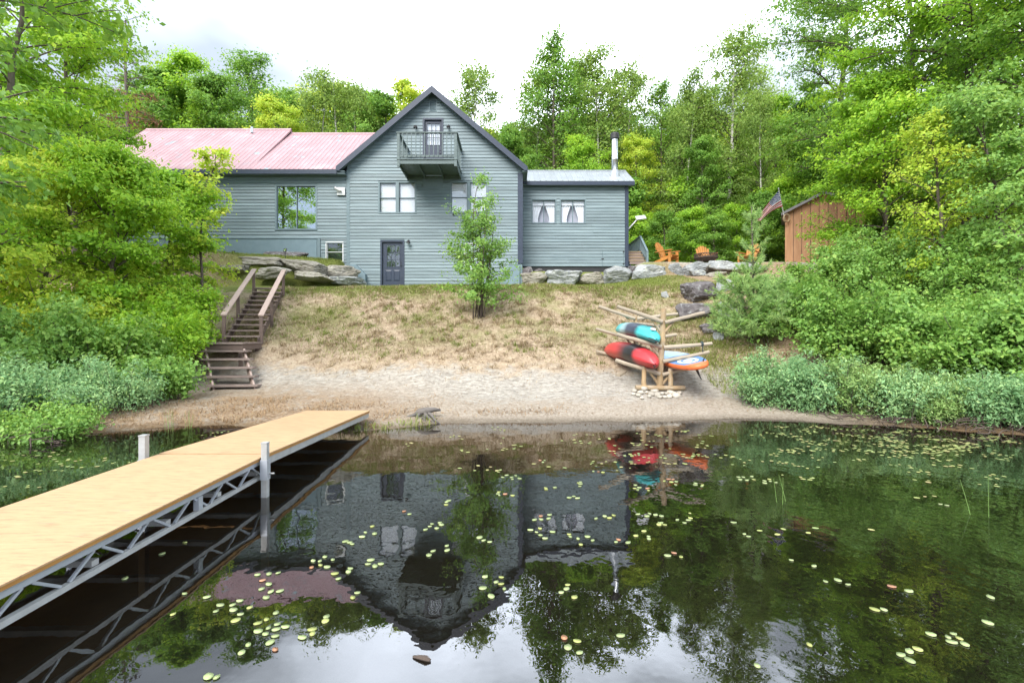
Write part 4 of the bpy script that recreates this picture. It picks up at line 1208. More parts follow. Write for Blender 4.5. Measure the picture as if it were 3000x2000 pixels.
# ================================================================ KAYAK RACK
KO = Vector((3.6, 13.4, 0.45))
rack = empty('kayak_rack', KO, 'peeled log rack with upward slanting arms holding kayaks on the beach', 'kayak rack')
def log(p_, q_, r, mat='log', name='arm', parent=None):
    p_, q_ = Vector(p_), Vector(q_)
    n_ = 5
    pts = [p_.lerp(q_, i / n_) + Vector((random.uniform(-1, 1), random.uniform(-1, 1), random.uniform(-1, 1))) * r * 0.12 for i in range(n_ + 1)]
    rr = [r * random.uniform(0.94, 1.06) * (1.05 - 0.1 * i / n_) for i in range(n_ + 1)]
    mb = MB(KO); mb.tube(pts, rr, 10)
    return mb.build(name, M[mat], parent or rack, smooth=False)
FY, BY = 12.5, 14.5
FXb, FXt, BXp = 3.60, 3.70, 3.50
log((FXb, FY, 0.42), (FXt, FY, 2.39), 0.072, name='post')
log((BXp + 0.02, BY, 0.75), (BXp, BY, 2.36), 0.07, name='post')
def fx(z): return FXb + (FXt - FXb) * (z - 0.42) / 1.97
# (level z at the post, left tip dx, dz, right tip dx, dz)
for z, L_, Rr in ((2.07, (1.12, 0.37), (1.0, 0.22)), (1.46, (1.1, 0.30), (1.22, 0.08)), (0.80, (1.1, 0.33), (0.9, 0.2))):
    x = fx(z)
    log((x - 0.03, FY - 0.06, z), (x - L_[0], FY - 0.02, z + L_[1]), 0.05, 'log_grey')
    log((x + 0.03, FY - 0.07, z - 0.02), (x + Rr[0], FY - 0.03, z + Rr[1]), 0.046, 'log_grey')
    if z != 1.46:
        log((x - 0.03, FY, z - 0.28), (x - 0.27, FY, z + 0.06), 0.035, name='brace'); log((x + 0.03, FY, z - 0.28), (x + 0.27, FY, z + 0.03), 0.035, name='brace')
    else:
        log((x - 0.03, FY, z - 0.28), (x - 0.27, FY, z + 0.05), 0.035, name='brace')
log((fx(1.1) + 0.03, FY - 0.07, 1.10), (4.80, FY - 0.03, 1.33), 0.046, 'log_grey')
for z, L_, Rr in ((2.2, (1.05, 0.35), (1.18, 0.14)), (1.6, (1.12, 0.32), (1.15, 0.15)), (0.98, (1.12, 0.3), (1.0, 0.2))):
    log((BXp - 0.03, BY - 0.06, z), (BXp - L_[0], BY - 0.02, z + L_[1]), 0.048, 'log_grey')
    log((BXp + 0.03, BY - 0.06, z), (BXp + Rr[0], BY - 0.02, z + Rr[1]), 0.046, 'log_grey')
    log((BXp - 0.03, BY, z - 0.3), (BXp - 0.25, BY, z + 0.05), 0.034, name='brace')
    log((BXp + 0.03, BY, z - 0.3), (BXp + 0.25, BY, z + 0.01), 0.034, name='brace')
log((fx(1.98), FY + 0.06, 1.96), (BXp, BY - 0.05, 2.06), 0.045, 'log_grey', 'tie_log')
log((fx(1.2), FY + 0.06, 1.22), (BXp, BY - 0.05, 1.35), 0.045, 'log_grey', 'tie_log')
zb = 0.47
log((2.98, 12.36, zb + 0.01), (4.18, 12.42, zb - 0.01), 0.062, name='base_log')
log((2.9, BY - 0.1, 0.92), (4.2, BY - 0.05, 0.95), 0.065, name='base_log')
log((2.72, 13.2, 0.66), (3.05, 13.6, 0.76), 0.075, 'log_grey', 'base_log')
for xx in (3.2, 3.85):
    log((xx, 12.42, zb + 0.04), (xx + 0.005, 12.45, 0.99 if xx < 3.5 else 0.93), 0.058, name='leg')
p = MB(KO); p.lathe([(0.056, -0.03), (0.06, -0.028), (0.06, 0.028), (0.056, 0.03)], (0, 0, 0), 14)
rotv = Matrix.Rotation(R(86), 4, 'Y')
p.v = [Vector((rotv @ (v + KO).to_4d()).to_3d()) + Vector((4.62, FY - 0.034, 1.527)) - KO for v in p.v]
p.build('strap', M['strap'], rack)
p = MB(KO); p.tube([(4.62, FY - 0.1, 1.49), (4.62, FY - 0.1, 1.4), (4.625, FY - 0.09, 1.34)], 0.012, 6); p.build('strap_tail', M['strap'], rack)

def grad_mat(name, stops, axis='Y', rough=0.35):
    """plastic whose colour runs along the hull"""
    m, n, l, b = nmat(name)
    tc = n.new('ShaderNodeTexCoord')
    sep = n.new('ShaderNodeSeparateXYZ'); l.new(tc.outputs['Object'], sep.inputs[0])
    no = n.new('ShaderNodeTexNoise'); no.inputs['Scale'].default_value = 3; l.new(tc.outputs['Object'], no.inputs['Vector'])
    mr = n.new('ShaderNodeMapRange'); mr.inputs[1].default_value = -1.5; mr.inputs[2].default_value = 1.5
    l.new(sep.outputs[axis], mr.inputs[0])
    ma = n.new('ShaderNodeMath'); ma.operation = 'MULTIPLY_ADD'; ma.inputs[1].default_value = 0.12; l.new(no.outputs['Fac'], ma.inputs[0])
    su = n.new('ShaderNodeMath'); su.operation = 'SUBTRACT'; su.inputs[1].default_value = 0.06; l.new(mr.outputs[0], su.inputs[0]); l.new(su.outputs[0], ma.inputs[2])
    cr = ramp(n, stops); l.new(ma.outputs[0], cr.inputs[0]); l.new(cr.outputs[0], b.inputs['Base Color'])
    b.inputs['Roughness'].default_value = rough
    n2 = n.new('ShaderNodeTexNoise'); n2.inputs['Scale'].default_value = 40; l.new(tc.outputs['Object'], n2.inputs['Vector'])
    bu = n.new('ShaderNodeBump'); bu.inputs['Distance'].default_value = 0.001; l.new(n2.outputs['Fac'], bu.inputs['Height']); l.new(bu.outputs[0], b.inputs['Normal'])
    return m

def kayak(name, label, a, b_, beam, depth, roll, mat_h, mat_d):
    """upturned kayak lying between world points a (near end) and b_ (far end)"""
    a, b_ = Vector(a), Vector(b_)
    Lh = (b_ - a).length / 2
    root = empty(name, (a + b_) / 2, label, 'kayak')
    d = (b_ - a).normalized()
    q = d.to_track_quat('Y', 'Z')
    root.rotation_euler = (q @ Matrix.Rotation(roll, 3, 'Y').to_quaternion()).to_euler()
    hull, deck = MB(), MB()
    N, K = 30, 12
    for part, up in ((hull, 1), (deck, -1)):
        vs, fs = [], []
        for i in range(N + 1):
            u = -1 + 2 * i / N
            e = max(0.0, 1 - abs(u) ** 3.4)
            hw = beam / 2 * e ** 0.7 + 0.012
            hh = (depth if up > 0 else depth * 0.5) * (e ** 0.45 * 0.92 + 0.08) 
            keel = -0.05 * u * u * up                        # rocker
            for k_ in range(K + 1):
                t = math.pi * k_ / K
                cx, sz = math.cos(t), math.sin(t)
                ex = 0.75 if up > 0 else 0.9
                x = hw * math.copysign(abs(cx) ** ex, cx)
                z = up * hh * abs(sz) ** ex + keel * abs(sz) - (0.04 * u * u)
                if up > 0 and 0.15 < abs(k_ - K / 2) / K < 0.3: z += -0.012 * e
                vs.append((x, u * Lh, z))
        for i in range(N):
            for k_ in range(K):
                a0 = i * (K + 1) + k_
                fs.append((a0, a0 + 1, a0 + K + 2, a0 + K + 1))
        part.add(vs, fs)
    ho = hull.build('hull', mat_h, root, smooth=True)
    do = deck.build('deck', mat_d, root, smooth=True)
    # cockpit rim below
    c = MB()
    pts = [(beam * 0.29 * math.cos(t), 0.1 + Lh * 0.3 * math.sin(t), -depth * 0.5 - 0.012) for t in np.linspace(0, 2 * math.pi, 28)]
    c.tube(pts, 0.022, 6); c.build('cockpit_rim', M['black'], root, smooth=True)
    for s_ in (-1, 1):
        h_ = MB(); h_.tube([(0.0, s_ * Lh * 0.93, -0.05), (0.03, s_ * Lh * 0.97, -0.1), (0.0, s_ * (Lh + 0.03), -0.06)], 0.012, 6); h_.build('carry_handle', M['black'], root)
    keel_ = MB(); keel_.tube([(0, -Lh * 0.95, depth * 0.12), (0, -Lh * 0.6, depth * 0.86), (0, -Lh * 0.2, depth * 0.985), (0, Lh * 0.2, depth * 0.985), (0, Lh * 0.6, depth * 0.86), (0, Lh * 0.95, depth * 0.12)], [0.006, 0.014, 0.014, 0.014, 0.014, 0.006], 6)
    keel_.build('keel_strip', mat_h, root, smooth=True)
    return root
mk_red = grad_mat('red_black_plastic', [(0.0, (0.496, 0.040, 0.048)), (0.17, (0.480, 0.036, 0.044)), (0.24, (0.020, 0.018, 0.021)), (0.37, (0.024, 0.022, 0.026)), (0.6, (0.440, 0.040, 0.040)), (0.9, (0.496, 0.056, 0.048)), (0.97, (0.024, 0.020, 0.024))])
mk_teal = grad_mat('turquoise_navy_plastic', [(0.0, (0.048, 0.400, 0.424)), (0.24, (0.056, 0.400, 0.416)), (0.3, (0.040, 0.048, 0.080)), (0.5, (0.056, 0.068, 0.104)), (0.62, (0.304, 0.464, 0.496)), (0.72, (0.072, 0.400, 0.416)), (1.0, (0.048, 0.360, 0.384))])
M['hull_black'] = pmat('black_plastic', (0.022, 0.022, 0.026), (0.03, 0.03, 0.034), scale=8, rough=0.4)
kayak('kayak', 'red and black kayak lying upturned on the lower arms of the log rack', (3.36, 11.95, 1.09), (2.80, 15.0, 1.27), 0.68, 0.34, R(24), mk_red, mk_red)
tk = kayak('kayak', 'smaller turquoise and dark blue kayak on the middle arms of the log rack', (3.43, 12.1, 1.665), (3.12, 14.9, 1.87), 0.6, 0.28, R(22), mk_teal, mk_teal)
p = MB(); p.box((-0.05, -1.19, 0.075), (0.05, -1.1, 0.082))
# square white sticker lying on the near end of the hull
lab_ = MB(); lab_.add([(-0.13, -1.2, 0.185), (-0.03, -1.2, 0.21), (-0.03, -1.1, 0.23), (-0.13, -1.1, 0.205), (-0.13, -1.2, 0.15), (-0.03, -1.2, 0.175), (-0.03, -1.1, 0.195), (-0.13, -1.1, 0.17)],
                      [(0, 1, 2, 3), (7, 6, 5, 4), (0, 4, 5, 1), (1, 5, 6, 2), (2, 6, 7, 3), (3, 7, 4, 0)]); lab_.build('sticker', M['white_frame'], tk)

def board_mat():
    m, n, l, b = nmat('paddle_board_print')
    tc = n.new('ShaderNodeTexCoord')
    sep = n.new('ShaderNodeSeparateXYZ'); l.new(tc.outputs['Object'], sep.inputs[0])
    def M_(op, a, b2=None, c=None):
        x = n.new('ShaderNodeMath'); x.operation = op
        for i, v in enumerate((a, b2, c)):
            if v is None: continue
            if isinstance(v, (int, float)): x.inputs[i].default_value = v
            else: l.new(v, x.inputs[i])
        return x.outputs[0]
    X, Y = sep.outputs['X'], sep.outputs['Y']
    # ring logo centred at y=-0.75 and again further up
    r1 = M_('SQRT', M_('ADD', M_('POWER', M_('MULTIPLY', X, 1.0), 2), M_('POWER', M_('MULTIPLY', M_('ADD', Y, 0.72), 0.55), 2)))
    ring = M_('LESS_THAN', M_('ABSOLUTE', M_('SUBTRACT', r1, 0.19)), 0.03)
    ring2 = M_('LESS_THAN', M_('ABSOLUTE', M_('SUBTRACT', r1, 0.07)), 0.026)
    white = M_('MAXIMUM', ring, ring2)
    tail = M_('LESS_THAN', Y, -1.28)
    nose = M_('GREATER_THAN', Y, 0.35)
    def mix(f, c1, c2):
        x = n.new('ShaderNodeMix'); x.data_type = 'RGBA'; l.new(f, x.inputs[0])
        for i, c in ((6, c1), (7, c2)):
            if isinstance(c, tuple): x.inputs[i].default_value = (*c, 1)
            else: l.new(c, x.inputs[i])
        return x.outputs[2]
    c = mix(nose, (0.1, 0.21, 0.42), (0.38, 0.55, 0.72))
    c = mix(tail, c, (0.62, 0.19, 0.09))
    c = mix(white, c, (0.75, 0.77, 0.78))
    l.new(c, b.inputs['Base Color']); b.inputs['Roughness'].default_value = 0.5
    return m
SA, SB = Vector((4.16, 11.25, 1.05)), Vector((4.22, 14.45, 1.17))
sup = empty('paddle_board', (SA + SB) / 2, 'blue and orange paddle board with white ring logo on the right rack arms', 'paddle board')
sup.rotation_euler = ((SB - SA).normalized().to_track_quat('Y', 'Z') @ Matrix.Rotation(R(-13), 3, 'Y').to_quaternion()).to_euler()
def board_outline(s, n_=30):
    pts = []
    for i in range(n_):
        t = 2 * math.pi * i / n_
        c, si = math.cos(t), math.sin(t)
        w = 0.40 * math.copysign(abs(c) ** 0.8, c) * (1.0 if si < 0 else 1 - 0.35 * si ** 3)
        pts.append((w * s, 1.6 * math.copysign(abs(si) ** 0.85, si) * (1 - (1 - s) * 0.3)))
    return pts
n_ = 30
rk = lambda y: 0.06 * max(0, (y - 0.4) / 1.2) ** 2
top_, side_ = MB(), MB()
o1, o2 = board_outline(0.93), board_outline(1.0)
top_.add([(x, y, 0.058 + rk(y)) for x, y in o1] + [(0, 0, 0.06)], [(i, (i + 1) % n_, n_) for i in range(n_)])
side_.add([(x, y, 0.056 + rk(y)) for x, y in o1] + [(x, y, 0.03 + rk(y)) for x, y in o2] + [(x, y, -0.035 + rk(y)) for x, y in o2] + [(x * 0.97, y * 0.99, -0.06 + rk(y)) for x, y in o1] + [(0, 0, -0.062)],
          [(k_ * n_ + i, k_ * n_ + (i + 1) % n_, (k_ + 1) * n_ + (i + 1) % n_, (k_ + 1) * n_ + i) for k_ in range(3) for i in range(n_)] + [(3 * n_ + (i + 1) % n_, 3 * n_ + i, 4 * n_) for i in range(n_)])
top_.build('deck_pad', board_mat(), sup)
side_.build('board_body', pmat('orange_board', (0.72, 0.17, 0.05), (0.66, 0.13, 0.04), scale=3, rough=0.4), sup, smooth=True)
p = MB(); p.prism([(0, 0)] * 0 + [(-0.005, 0), (0.005, 0), (0.005, -0.01), (-0.005, -0.01)], 0, 0.01)
fin = MB()
fp = [(-1.3, -0.05), (-1.08, -0.05), (-1.2, -0.16), (-1.38, -0.3), (-1.43, -0.31), (-1.36, -0.2)]
fin.add([(-0.008, y, z) for y, z in fp] + [(0.008, y, z) for y, z in fp], [tuple(range(6)), tuple(reversed(range(6, 12)))] + [((i + 1) % 6, i, 6 + i, 6 + (i + 1) % 6) for i in range(6)])
fin.build('fin', M['black'], sup)
p = MB(); p.tube([(0.15, -1.35, 0.07), (0.2, -1.2, 0.075), (0.28, -1.05, 0.07)], 0.012, 6); p.build('leash', M['black'], sup)

# ================================================================ ROCKS
def rock_mesh(name, seed, mat, sub=3, flat=1.0, rough=0.09):
    rng = np.random.default_rng(seed)
    bm = bmesh.new()
    bmesh.ops.create_icosphere(bm, subdivisions=sub, radius=1)
    v = np.array([x.co[:] for x in bm.verts])
    ax = np.array([[1, 0, 0], [-1, 0, 0], [0, 1, 0], [0, -1, 0], [0, 0, 1], [0, 0, -1.0]])
    nn = np.concatenate([ax + rng.normal(0, 0.22, (6, 3)), rng.normal(size=(7, 3))]); nn /= np.linalg.norm(nn, axis=1)[:, None]
    hh = np.concatenate([rng.uniform(0.55, 0.72, 6), rng.uniform(0.62, 0.92, 7)])
    dots = v @ nn.T
    with np.errstate(divide='ignore'):
        rad = np.where(dots > 0.05, hh / np.maximum(dots, 0.05), 9)
    k_ = 45.0 if sub > 2 else 9.0
    r = -np.log(np.exp(-k_ * np.minimum(rad, 3)).sum(1) + np.exp(-k_ * 1.05)) / k_
    for i, x in enumerate(bm.verts):
        c = Vector(v[i]) * 1.7 + Vector((seed * 3.1, 0, 0))
        r_ = r[i] + rough * mnoise.noise(c) + rough * 0.6 * mnoise.noise(c * 2.7) + rough * 0.4 * mnoise.noise(c * 6) + rough * 0.2 * mnoise.noise(c * 13)
        x.co = Vector(v[i]) * r_
    co = np.array([x.co[:] for x in bm.verts])
    lo, hi = co.min(0), co.max(0)
    for x in bm.verts:
        x.co = Vector(((x.co[i] - (lo[i] + hi[i]) / 2) / (hi[i] - lo[i]) for i in range(3)))
    me = bpy.data.meshes.new(name)
    bm.to_mesh(me); bm.free()
    me.polygons.foreach_set('use_smooth', np.full(len(me.polygons), sub < 4))
    me.materials.append(mat)
    return me

def boulder(name, px0, px1, py0, py1, D, mat, label, seed, depth=1.0, rot=0.0, tilt=0.0, group=None, extra=1.12):
    """rock whose outline spans the given photo box at depth D (front face)"""
    if group == GS:
        D = ground_hit((px0 + px1) / 2, py1 - 2, 12, 24).y - 0.1
    w, h = (px1 - px0) * D / F * extra, (py1 - py0) * D / F * (1.12 if group == GL else 1.25)
    dp = w * depth * (0.75 if group == GS else 1)
    c = PX((px0 + px1) / 2, (py0 + py1) / 2, D + dp * 0.3)
    c.z -= h * (0.16 if group == GR_ else 0.07)
    o = link(name, rock_mesh(name, seed, M[mat], sub=4), None, c, (0, R(tilt), R(rot)), (w, dp, h))
    tag(o, label, 'rock', group)
    return o
GL, GR_, GS = 'slab rocks left of the front door', 'boulders along the right terrace', 'stepping rocks at the right of the bank'
boulder('boulder', 697, 826, 752, 778, 22.4, 'rock_tan', 'long flat pale slab on top of the rock pile above the stairs', 1, 0.55, 4, 1, GL)
boulder('boulder', 829, 952, 760, 797, 22.6, 'rock_tan', 'long tilted brown slab below the white-framed basement window', 2, 0.6, -6, 6, GL)
boulder('boulder', 959, 1051, 774, 814, 23.4, 'rock_tan', 'squarish brown boulder against the sloping foundation, right end of the pile', 3, 0.8, 10, 2, GL)
boulder('boulder', 868, 972, 797, 823, 22.0, 'rock_tan', 'low pale rock in the grass under the tilted brown slab', 4, 0.7, 3, 3, GL)
boulder('boulder', 968, 1066, 811, 833, 22.8, 'rock_grey', 'low grey rock at the lawn edge left of the front door', 5, 0.6, 3, 2, GL)
boulder('boulder', 756, 848, 783, 815, 21.6, 'rock_tan', 'pointed rock at the top of the wooden stairs, under the flat slab', 6, 0.7, 12, -3, GL)
boulder('boulder', 650, 720, 775, 798, 21.6, 'rock_tan', 'small pale rock beside the left handrail top', 7, 0.8, 4, -2, GL)
boulder('boulder', 615, 690, 752, 773, 22.4, 'rock_tan', 'leftmost rock of the pile, half hidden by maple leaves', 8, 0.7, 0, 0, GL)
boulder('boulder', 783, 898, 737, 765, 23.8, 'rock_dark', 'dark streaked block behind the slabs against the house skirt', 9, 0.5, 2, 2, GL)
boulder('boulder', 900, 960, 778, 806, 23.2, 'rock_dark', 'dark rock filling the gap between the brown slab and the squarish boulder', 31, 0.8, 2, 2, GL)
boulder('boulder', 1597, 1700, 789, 828, 24.9, 'rock_grey', 'grey angular boulder below the curtained windows', 10, 0.7, 5, 3, GR_)
boulder('boulder', 1527, 1600, 794, 828, 24.8, 'rock_tan', 'rounded pale boulder beside the foundation corner', 11, 0.8, 0, -8, GR_)
boulder('boulder', 1519, 1562, 778, 816, 25.2, 'rock_dark', 'dark broken rock tucked under the house corner', 12, 0.8, 0, 0, GR_)
boulder('boulder', 1560, 1600, 784, 812, 25.4, 'rock_dark', 'small grey stone between the pale boulder and the side wing wall', 35, 0.8, 20, 0, GR_)
boulder('boulder', 1697, 1772, 796, 828, 25.2, 'rock_tan', 'flat tan stone half buried between two grey boulders', 13, 0.9, 0, 2, GR_)
boulder('boulder', 1768, 1854, 774, 818, 25.0, 'rock_grey', 'pale grey boulder under the right corner of the house', 14, 0.7, 4, -3, GR_)
boulder('boulder', 1852, 1961, 774, 820, 24.8, 'rock_grey', 'largest pale grey boulder, in front of the porch steps', 15, 0.7, -3, 2, GR_)
boulder('boulder', 1838, 1872, 776, 796, 25.2, 'rock_dark', 'small dark wedge between the two pale boulders', 33, 0.9, 0, 0, GR_)
boulder('boulder', 1956, 1999, 770, 803, 25.0, 'rock_grey', 'grey boulder in front of the left wooden chair', 16, 0.9, 0, 4, GR_)
boulder('boulder', 1994, 2072, 766, 799, 24.9, 'rock_grey', 'sloping grey slab in front of the fire pit', 17, 0.7, 5, -8, GR_)
boulder('boulder', 2066, 2152, 762, 787, 25.0, 'rock_grey', 'low flat slab right of the fire pit', 18, 0.7, 0, -2, GR_)
boulder('boulder', 2150, 2240, 764, 790, 25.0, 'rock_grey', 'grey terrace stone half hidden behind the young pine', 34, 0.7, 0, -2, GR_)
boulder('boulder', 2020, 2062, 790, 806, 24.2, 'rock_grey', 'small grey stone in the straw under the sloping slab', 19, 0.8, 0, 0, GR_)
boulder('boulder', 2070, 2124, 793, 812, 23.6, 'rock_tan', 'flat brownish stone in the straw below the terrace', 20, 0.8, 0, -5, GR_)
boulder('boulder', 1996, 2102, 822, 882, 18.9, 'rock_dark', 'big dark purple boulder on the right of the bank', 21, 0.8, 15, 2, GS)
boulder('boulder', 1982, 2100, 887, 934, 17.6, 'rock_dark', 'dark slab with white streaks below the big purple boulder', 22, 0.6, 5, -2, GS)
boulder('boulder', 2053, 2120, 940, 974, 16.2, 'rock_dark', 'small dark block beside the young pine foot', 23, 0.8, 0, 0, GS)
boulder('boulder', 2092, 2118, 974, 996, 15.6, 'rock_grey', 'little grey stone under the small dark block', 24, 0.9, 0, 0, GS)
boulder('boulder', 2100, 2150, 815, 850, 19.6, 'rock_grey', 'pale grey boulder right of the big purple one, under pine branches', 25, 0.9, 0, 0, GS)
boulder('boulder', 2100, 2160, 885, 930, 17.4, 'rock_grey', 'grey boulder behind the pine, right of the streaked slab', 26, 0.9, 0, 0, GS)
boulder('boulder', 1937, 1958, 853, 872, 18.4, 'rock_grey', 'lone pale stone in the grass left of the big purple boulder', 27, 0.9, 0, 0, GS)

peb = [rock_mesh('pebble', 60 + i, M['pebble'], sub=2, rough=0.03) for i in range(4)]
pg = [(1858, 1146, 15), (1876, 1152, 16), (1885, 1139, 22), (1870, 1161, 13), (1895, 1149, 10), (1908, 1155, 18), (1918, 1145, 20), (1925, 1156, 22), (1940, 1149, 11), (1932, 1163, 14), (1952, 1150, 12), (1964, 1146, 20), (1961, 1159, 18), (1983, 1157, 23), (1990, 1147, 14), (1855, 1157, 12), (1902, 1162, 12), (1947, 1162, 13), (1975, 1148, 12), (1880, 1168, 10)]
for i, (px_, py_, w_) in enumerate(pg):
    D_ = 12.35 - (py_ - 1140) * 0.022
    c = PX(px_, py_, D_)
    c.z = hz(c.x, c.y) + 0.03
    s_ = w_ * 1.25 * D_ / F
    o = link('cobble', peb[i % 4], None, c, (0, 0, random.uniform(0, 6)), (s_, s_ * 0.8, s_ * 0.62))
    tag(o, 'fist-sized pale round cobble in the row under the log rack', 'stone', 'cobbles under the kayak rack')

# ================================================================ CHAIRS, FIRE PIT
def adirondack(label, loc, rz):
    root = empty('wooden_chair', loc, label, 'chair', 'orange wooden chairs round the fire pit', rz)
    root.scale = (1.12, 1.12, 1.12)
    # faces -Y
    for i in range(6):
        y_ = -0.42 + i * 0.1
        p = MB(); z_ = 0.39 - i * 0.022
        p.obox((0, y_, z_), (0.56, 0.09, 0.026), Matrix.Rotation(R(-12), 3, 'X')); p.build('seat_slat', M['chair_wood'], root)
    tops = [0.93, 1.02, 1.07, 1.07, 1.02, 0.93]
    for i in range(6):
        t = (i - 2.5)
        x0, x1 = t * 0.082, t * 0.112
        zt = tops[i]
        yb, yt = 0.12, 0.12 + (zt - 0.25) * 0.42
        p = MB(); p.bar((x0, yb, 0.25), (x1, yt, zt), 0.088, 0.024, up=(0, -1, 0.4)); p.build('back_slat', M['chair_wood'], root)
    p = MB(); p.bar((-0.3, 0.36, 0.72), (0.3, 0.36, 0.72), 0.03, 0.07); p.bar((-0.26, 0.2, 0.38), (0.26, 0.2, 0.38), 0.03, 0.07); p.build('back_rail', M['chair_wood'], root)
    for s_ in (-1, 1):
        p = MB(); p.add([(s_ * 0.27, 0.38, 0.56), (s_ * 0.36, 0.38, 0.56), (s_ * 0.43, -0.3, 0.58), (s_ * 0.41, -0.5, 0.58), (s_ * 0.29, -0.5, 0.58), (s_ * 0.27, -0.2, 0.58),
                         (s_ * 0.27, 0.38, 0.59), (s_ * 0.36, 0.38, 0.59), (s_ * 0.43, -0.3, 0.61), (s_ * 0.41, -0.5, 0.61), (s_ * 0.29, -0.5, 0.61), (s_ * 0.27, -0.2, 0.61)],
                        [(0, 1, 2, 3, 4, 5), (11, 10, 9, 8, 7, 6)] + [(i, (i + 1) % 6, 6 + (i + 1) % 6, 6 + i) for i in range(6)]); p.build('arm', M['chair_wood'], root)
        p = MB(); p.box((s_ * 0.3, -0.43, 0), (s_ * 0.35, -0.3, 0.579)); p.build('front_leg', M['chair_wood'], root)
        p = MB(); p.bar((s_ * 0.275, -0.45, 0.34), (s_ * 0.275, 0.62, 0.04), 0.04, 0.13); p.build('rear_leg', M['chair_wood'], root)
    return root
ca = PX(1952, 772, 26.6); ca.z = hz(ca.x, ca.y)
adirondack('orange wooden slatted chair nearest the house, turned towards the fire pit', ca, R(42))
cc = PX(2066, 766, 27.8); cc.z = hz(cc.x, cc.y)
adirondack('orange wooden slatted chair facing the lake behind the fire pit', cc, R(0))
cd = PX(2196, 766, 26.9); cd.z = hz(cd.x, cd.y)
adirondack('pale orange wooden slatted chair behind the young pine near the shed', cd, R(-52))
fp_ = PX(2068, 762, 26.9); fp_.z = hz(fp_.x, fp_.y)
pit = empty('fire_pit', fp_, 'round dark metal fire pit with a latticed rim on the gravel terrace', 'fire pit')
M['rust'] = pmat('dark_rusty_iron', (0.05, 0.04, 0.036), (0.09, 0.06, 0.045), scale=9, rough=0.8)
p = MB(); p.lathe([(0.05, 0.16), (0.35, 0.2), (0.52, 0.3), (0.56, 0.36), (0.54, 0.36), (0.34, 0.22), (0.0, 0.18)], (0, 0, 0), 28); p.build('bowl', M['rust'], pit, smooth=True)
for z_ in (0.36, 0.56):
    p = MB(); p.tube([(0.58 * math.cos(t), 0.58 * math.sin(t), z_) for t in np.linspace(0, 2 * math.pi, 33)], 0.022, 6); p.build('hoop', M['rust'], pit)
nl = 26
p = MB()
for i in range(nl):
    t0, t1 = 2 * math.pi * i / nl, 2 * math.pi * (i + 1.5) / nl
    for a, b_ in ((t0, t1), (t1, t0)):
        p.bar((0.58 * math.cos(a), 0.58 * math.sin(a), 0.36), (0.58 * math.cos(b_), 0.58 * math.sin(b_), 0.56), 0.03, 0.02)
p.build('lattice', M['rust'], pit)
for i in range(4):
    t = math.pi / 4 + i * math.pi / 2
    p = MB(); p.bar((0.4 * math.cos(t), 0.4 * math.sin(t), 0.22), (0.5 * math.cos(t), 0.5 * math.sin(t), 0.0), 0.04, 0.03); p.build('leg', M['rust'], pit)

# ================================================================ SHED AND FLAG
sh = Vector((14.4, 27.0, 5.35))
shed = empty('shed', sh, 'small board-sided wooden shed with grey roof edge behind the right trees', 'shed', rz=R(-28))
SWd, SHt, SDp = 3.5, 2.75, 3.0
pk = SWd / 2
def shz(x): return SHt + 0.47 * (pk - abs(x - pk))
nbd = 9
bw = SWd / nbd
for i in range(nbd):
    a, b_ = i * bw, (i + 1) * bw - 0.022
    p = MB()
    pts = [(a, 0), (b_, 0), (b_, shz(b_)), (a, shz(a))]
    if a < pk < b_: pts = [(a, 0), (b_, 0), (b_, shz(b_)), (pk, shz(pk)), (a, shz(a))]
    off = random.uniform(0, 0.008)
    p.prism(pts, -0.02 - off, 0.0); p.build('board', M['cedar_board'], shed)
for i in range(8):
    a, b_ = i * SDp / 8, (i + 1) * SDp / 8 - 0.008
    for xx in (0.0, SWd - 0.02):
        p = MB(); p.box((xx, a + 0.002, 0), (xx + 0.02, b_, SHt)); p.build('board', M['cedar_board'], shed)
p = MB(); p.prism([(0.05, 0), (SWd - 0.05, 0), (SWd - 0.05, SHt - 0.05), (pk, shz(pk) - 0.05), (0.05, SHt - 0.05)], 0.03, SDp - 0.02); p.build('core', M['room'], shed)
for s_ in (-1, 1):
    xe = pk + s_ * (pk + 0.18)
    p = MB(); ze = shz(xe)
    vs = []
    for y_ in (-0.25, SDp + 0.2):
        vs += [(pk, y_, shz(pk) + 0.03), (xe, y_, ze + 0.03), (xe, y_, ze + 0.11), (pk, y_, shz(pk) + 0.11)]
    p.add(vs, [(0, 1, 2, 3), (7, 6, 5, 4), (0, 4, 5, 1), (1, 5, 6, 2), (2, 6, 7, 3), (3, 7, 4, 0)]); rf = p.build('roof', M['shed_roof'], shed)
    p = MB(); p.add([(pk, -0.28, shz(pk) - 0.04), (xe, -0.28, ze - 0.04), (xe, -0.28, ze + 0.1), (pk, -0.28, shz(pk) + 0.1), (pk, -0.252, shz(pk) - 0.04), (xe, -0.252, ze - 0.04), (xe, -0.252, ze + 0.1), (pk, -0.252, shz(pk) + 0.1)],
                    [(0, 1, 2, 3), (7, 6, 5, 4), (0, 4, 5, 1), (1, 5, 6, 2), (2, 6, 7, 3), (3, 7, 4, 0)]); p.build('rake_trim', M['shed_roof'], rf)
c = PX(2302, 640, 26.8)
coil = MB()
coil.tube([(0.15 * math.cos(t), 0.03 * t / 6, 0.19 * math.sin(t)) for t in np.linspace(0, 6 * math.pi, 60)], 0.03, 6)
co = coil.build('rope_coil', M['log'])
co.location = c + Vector((0, -0.12, 0))
tag(co, 'tan coil of rope hung on the left corner of the shed', 'rope')

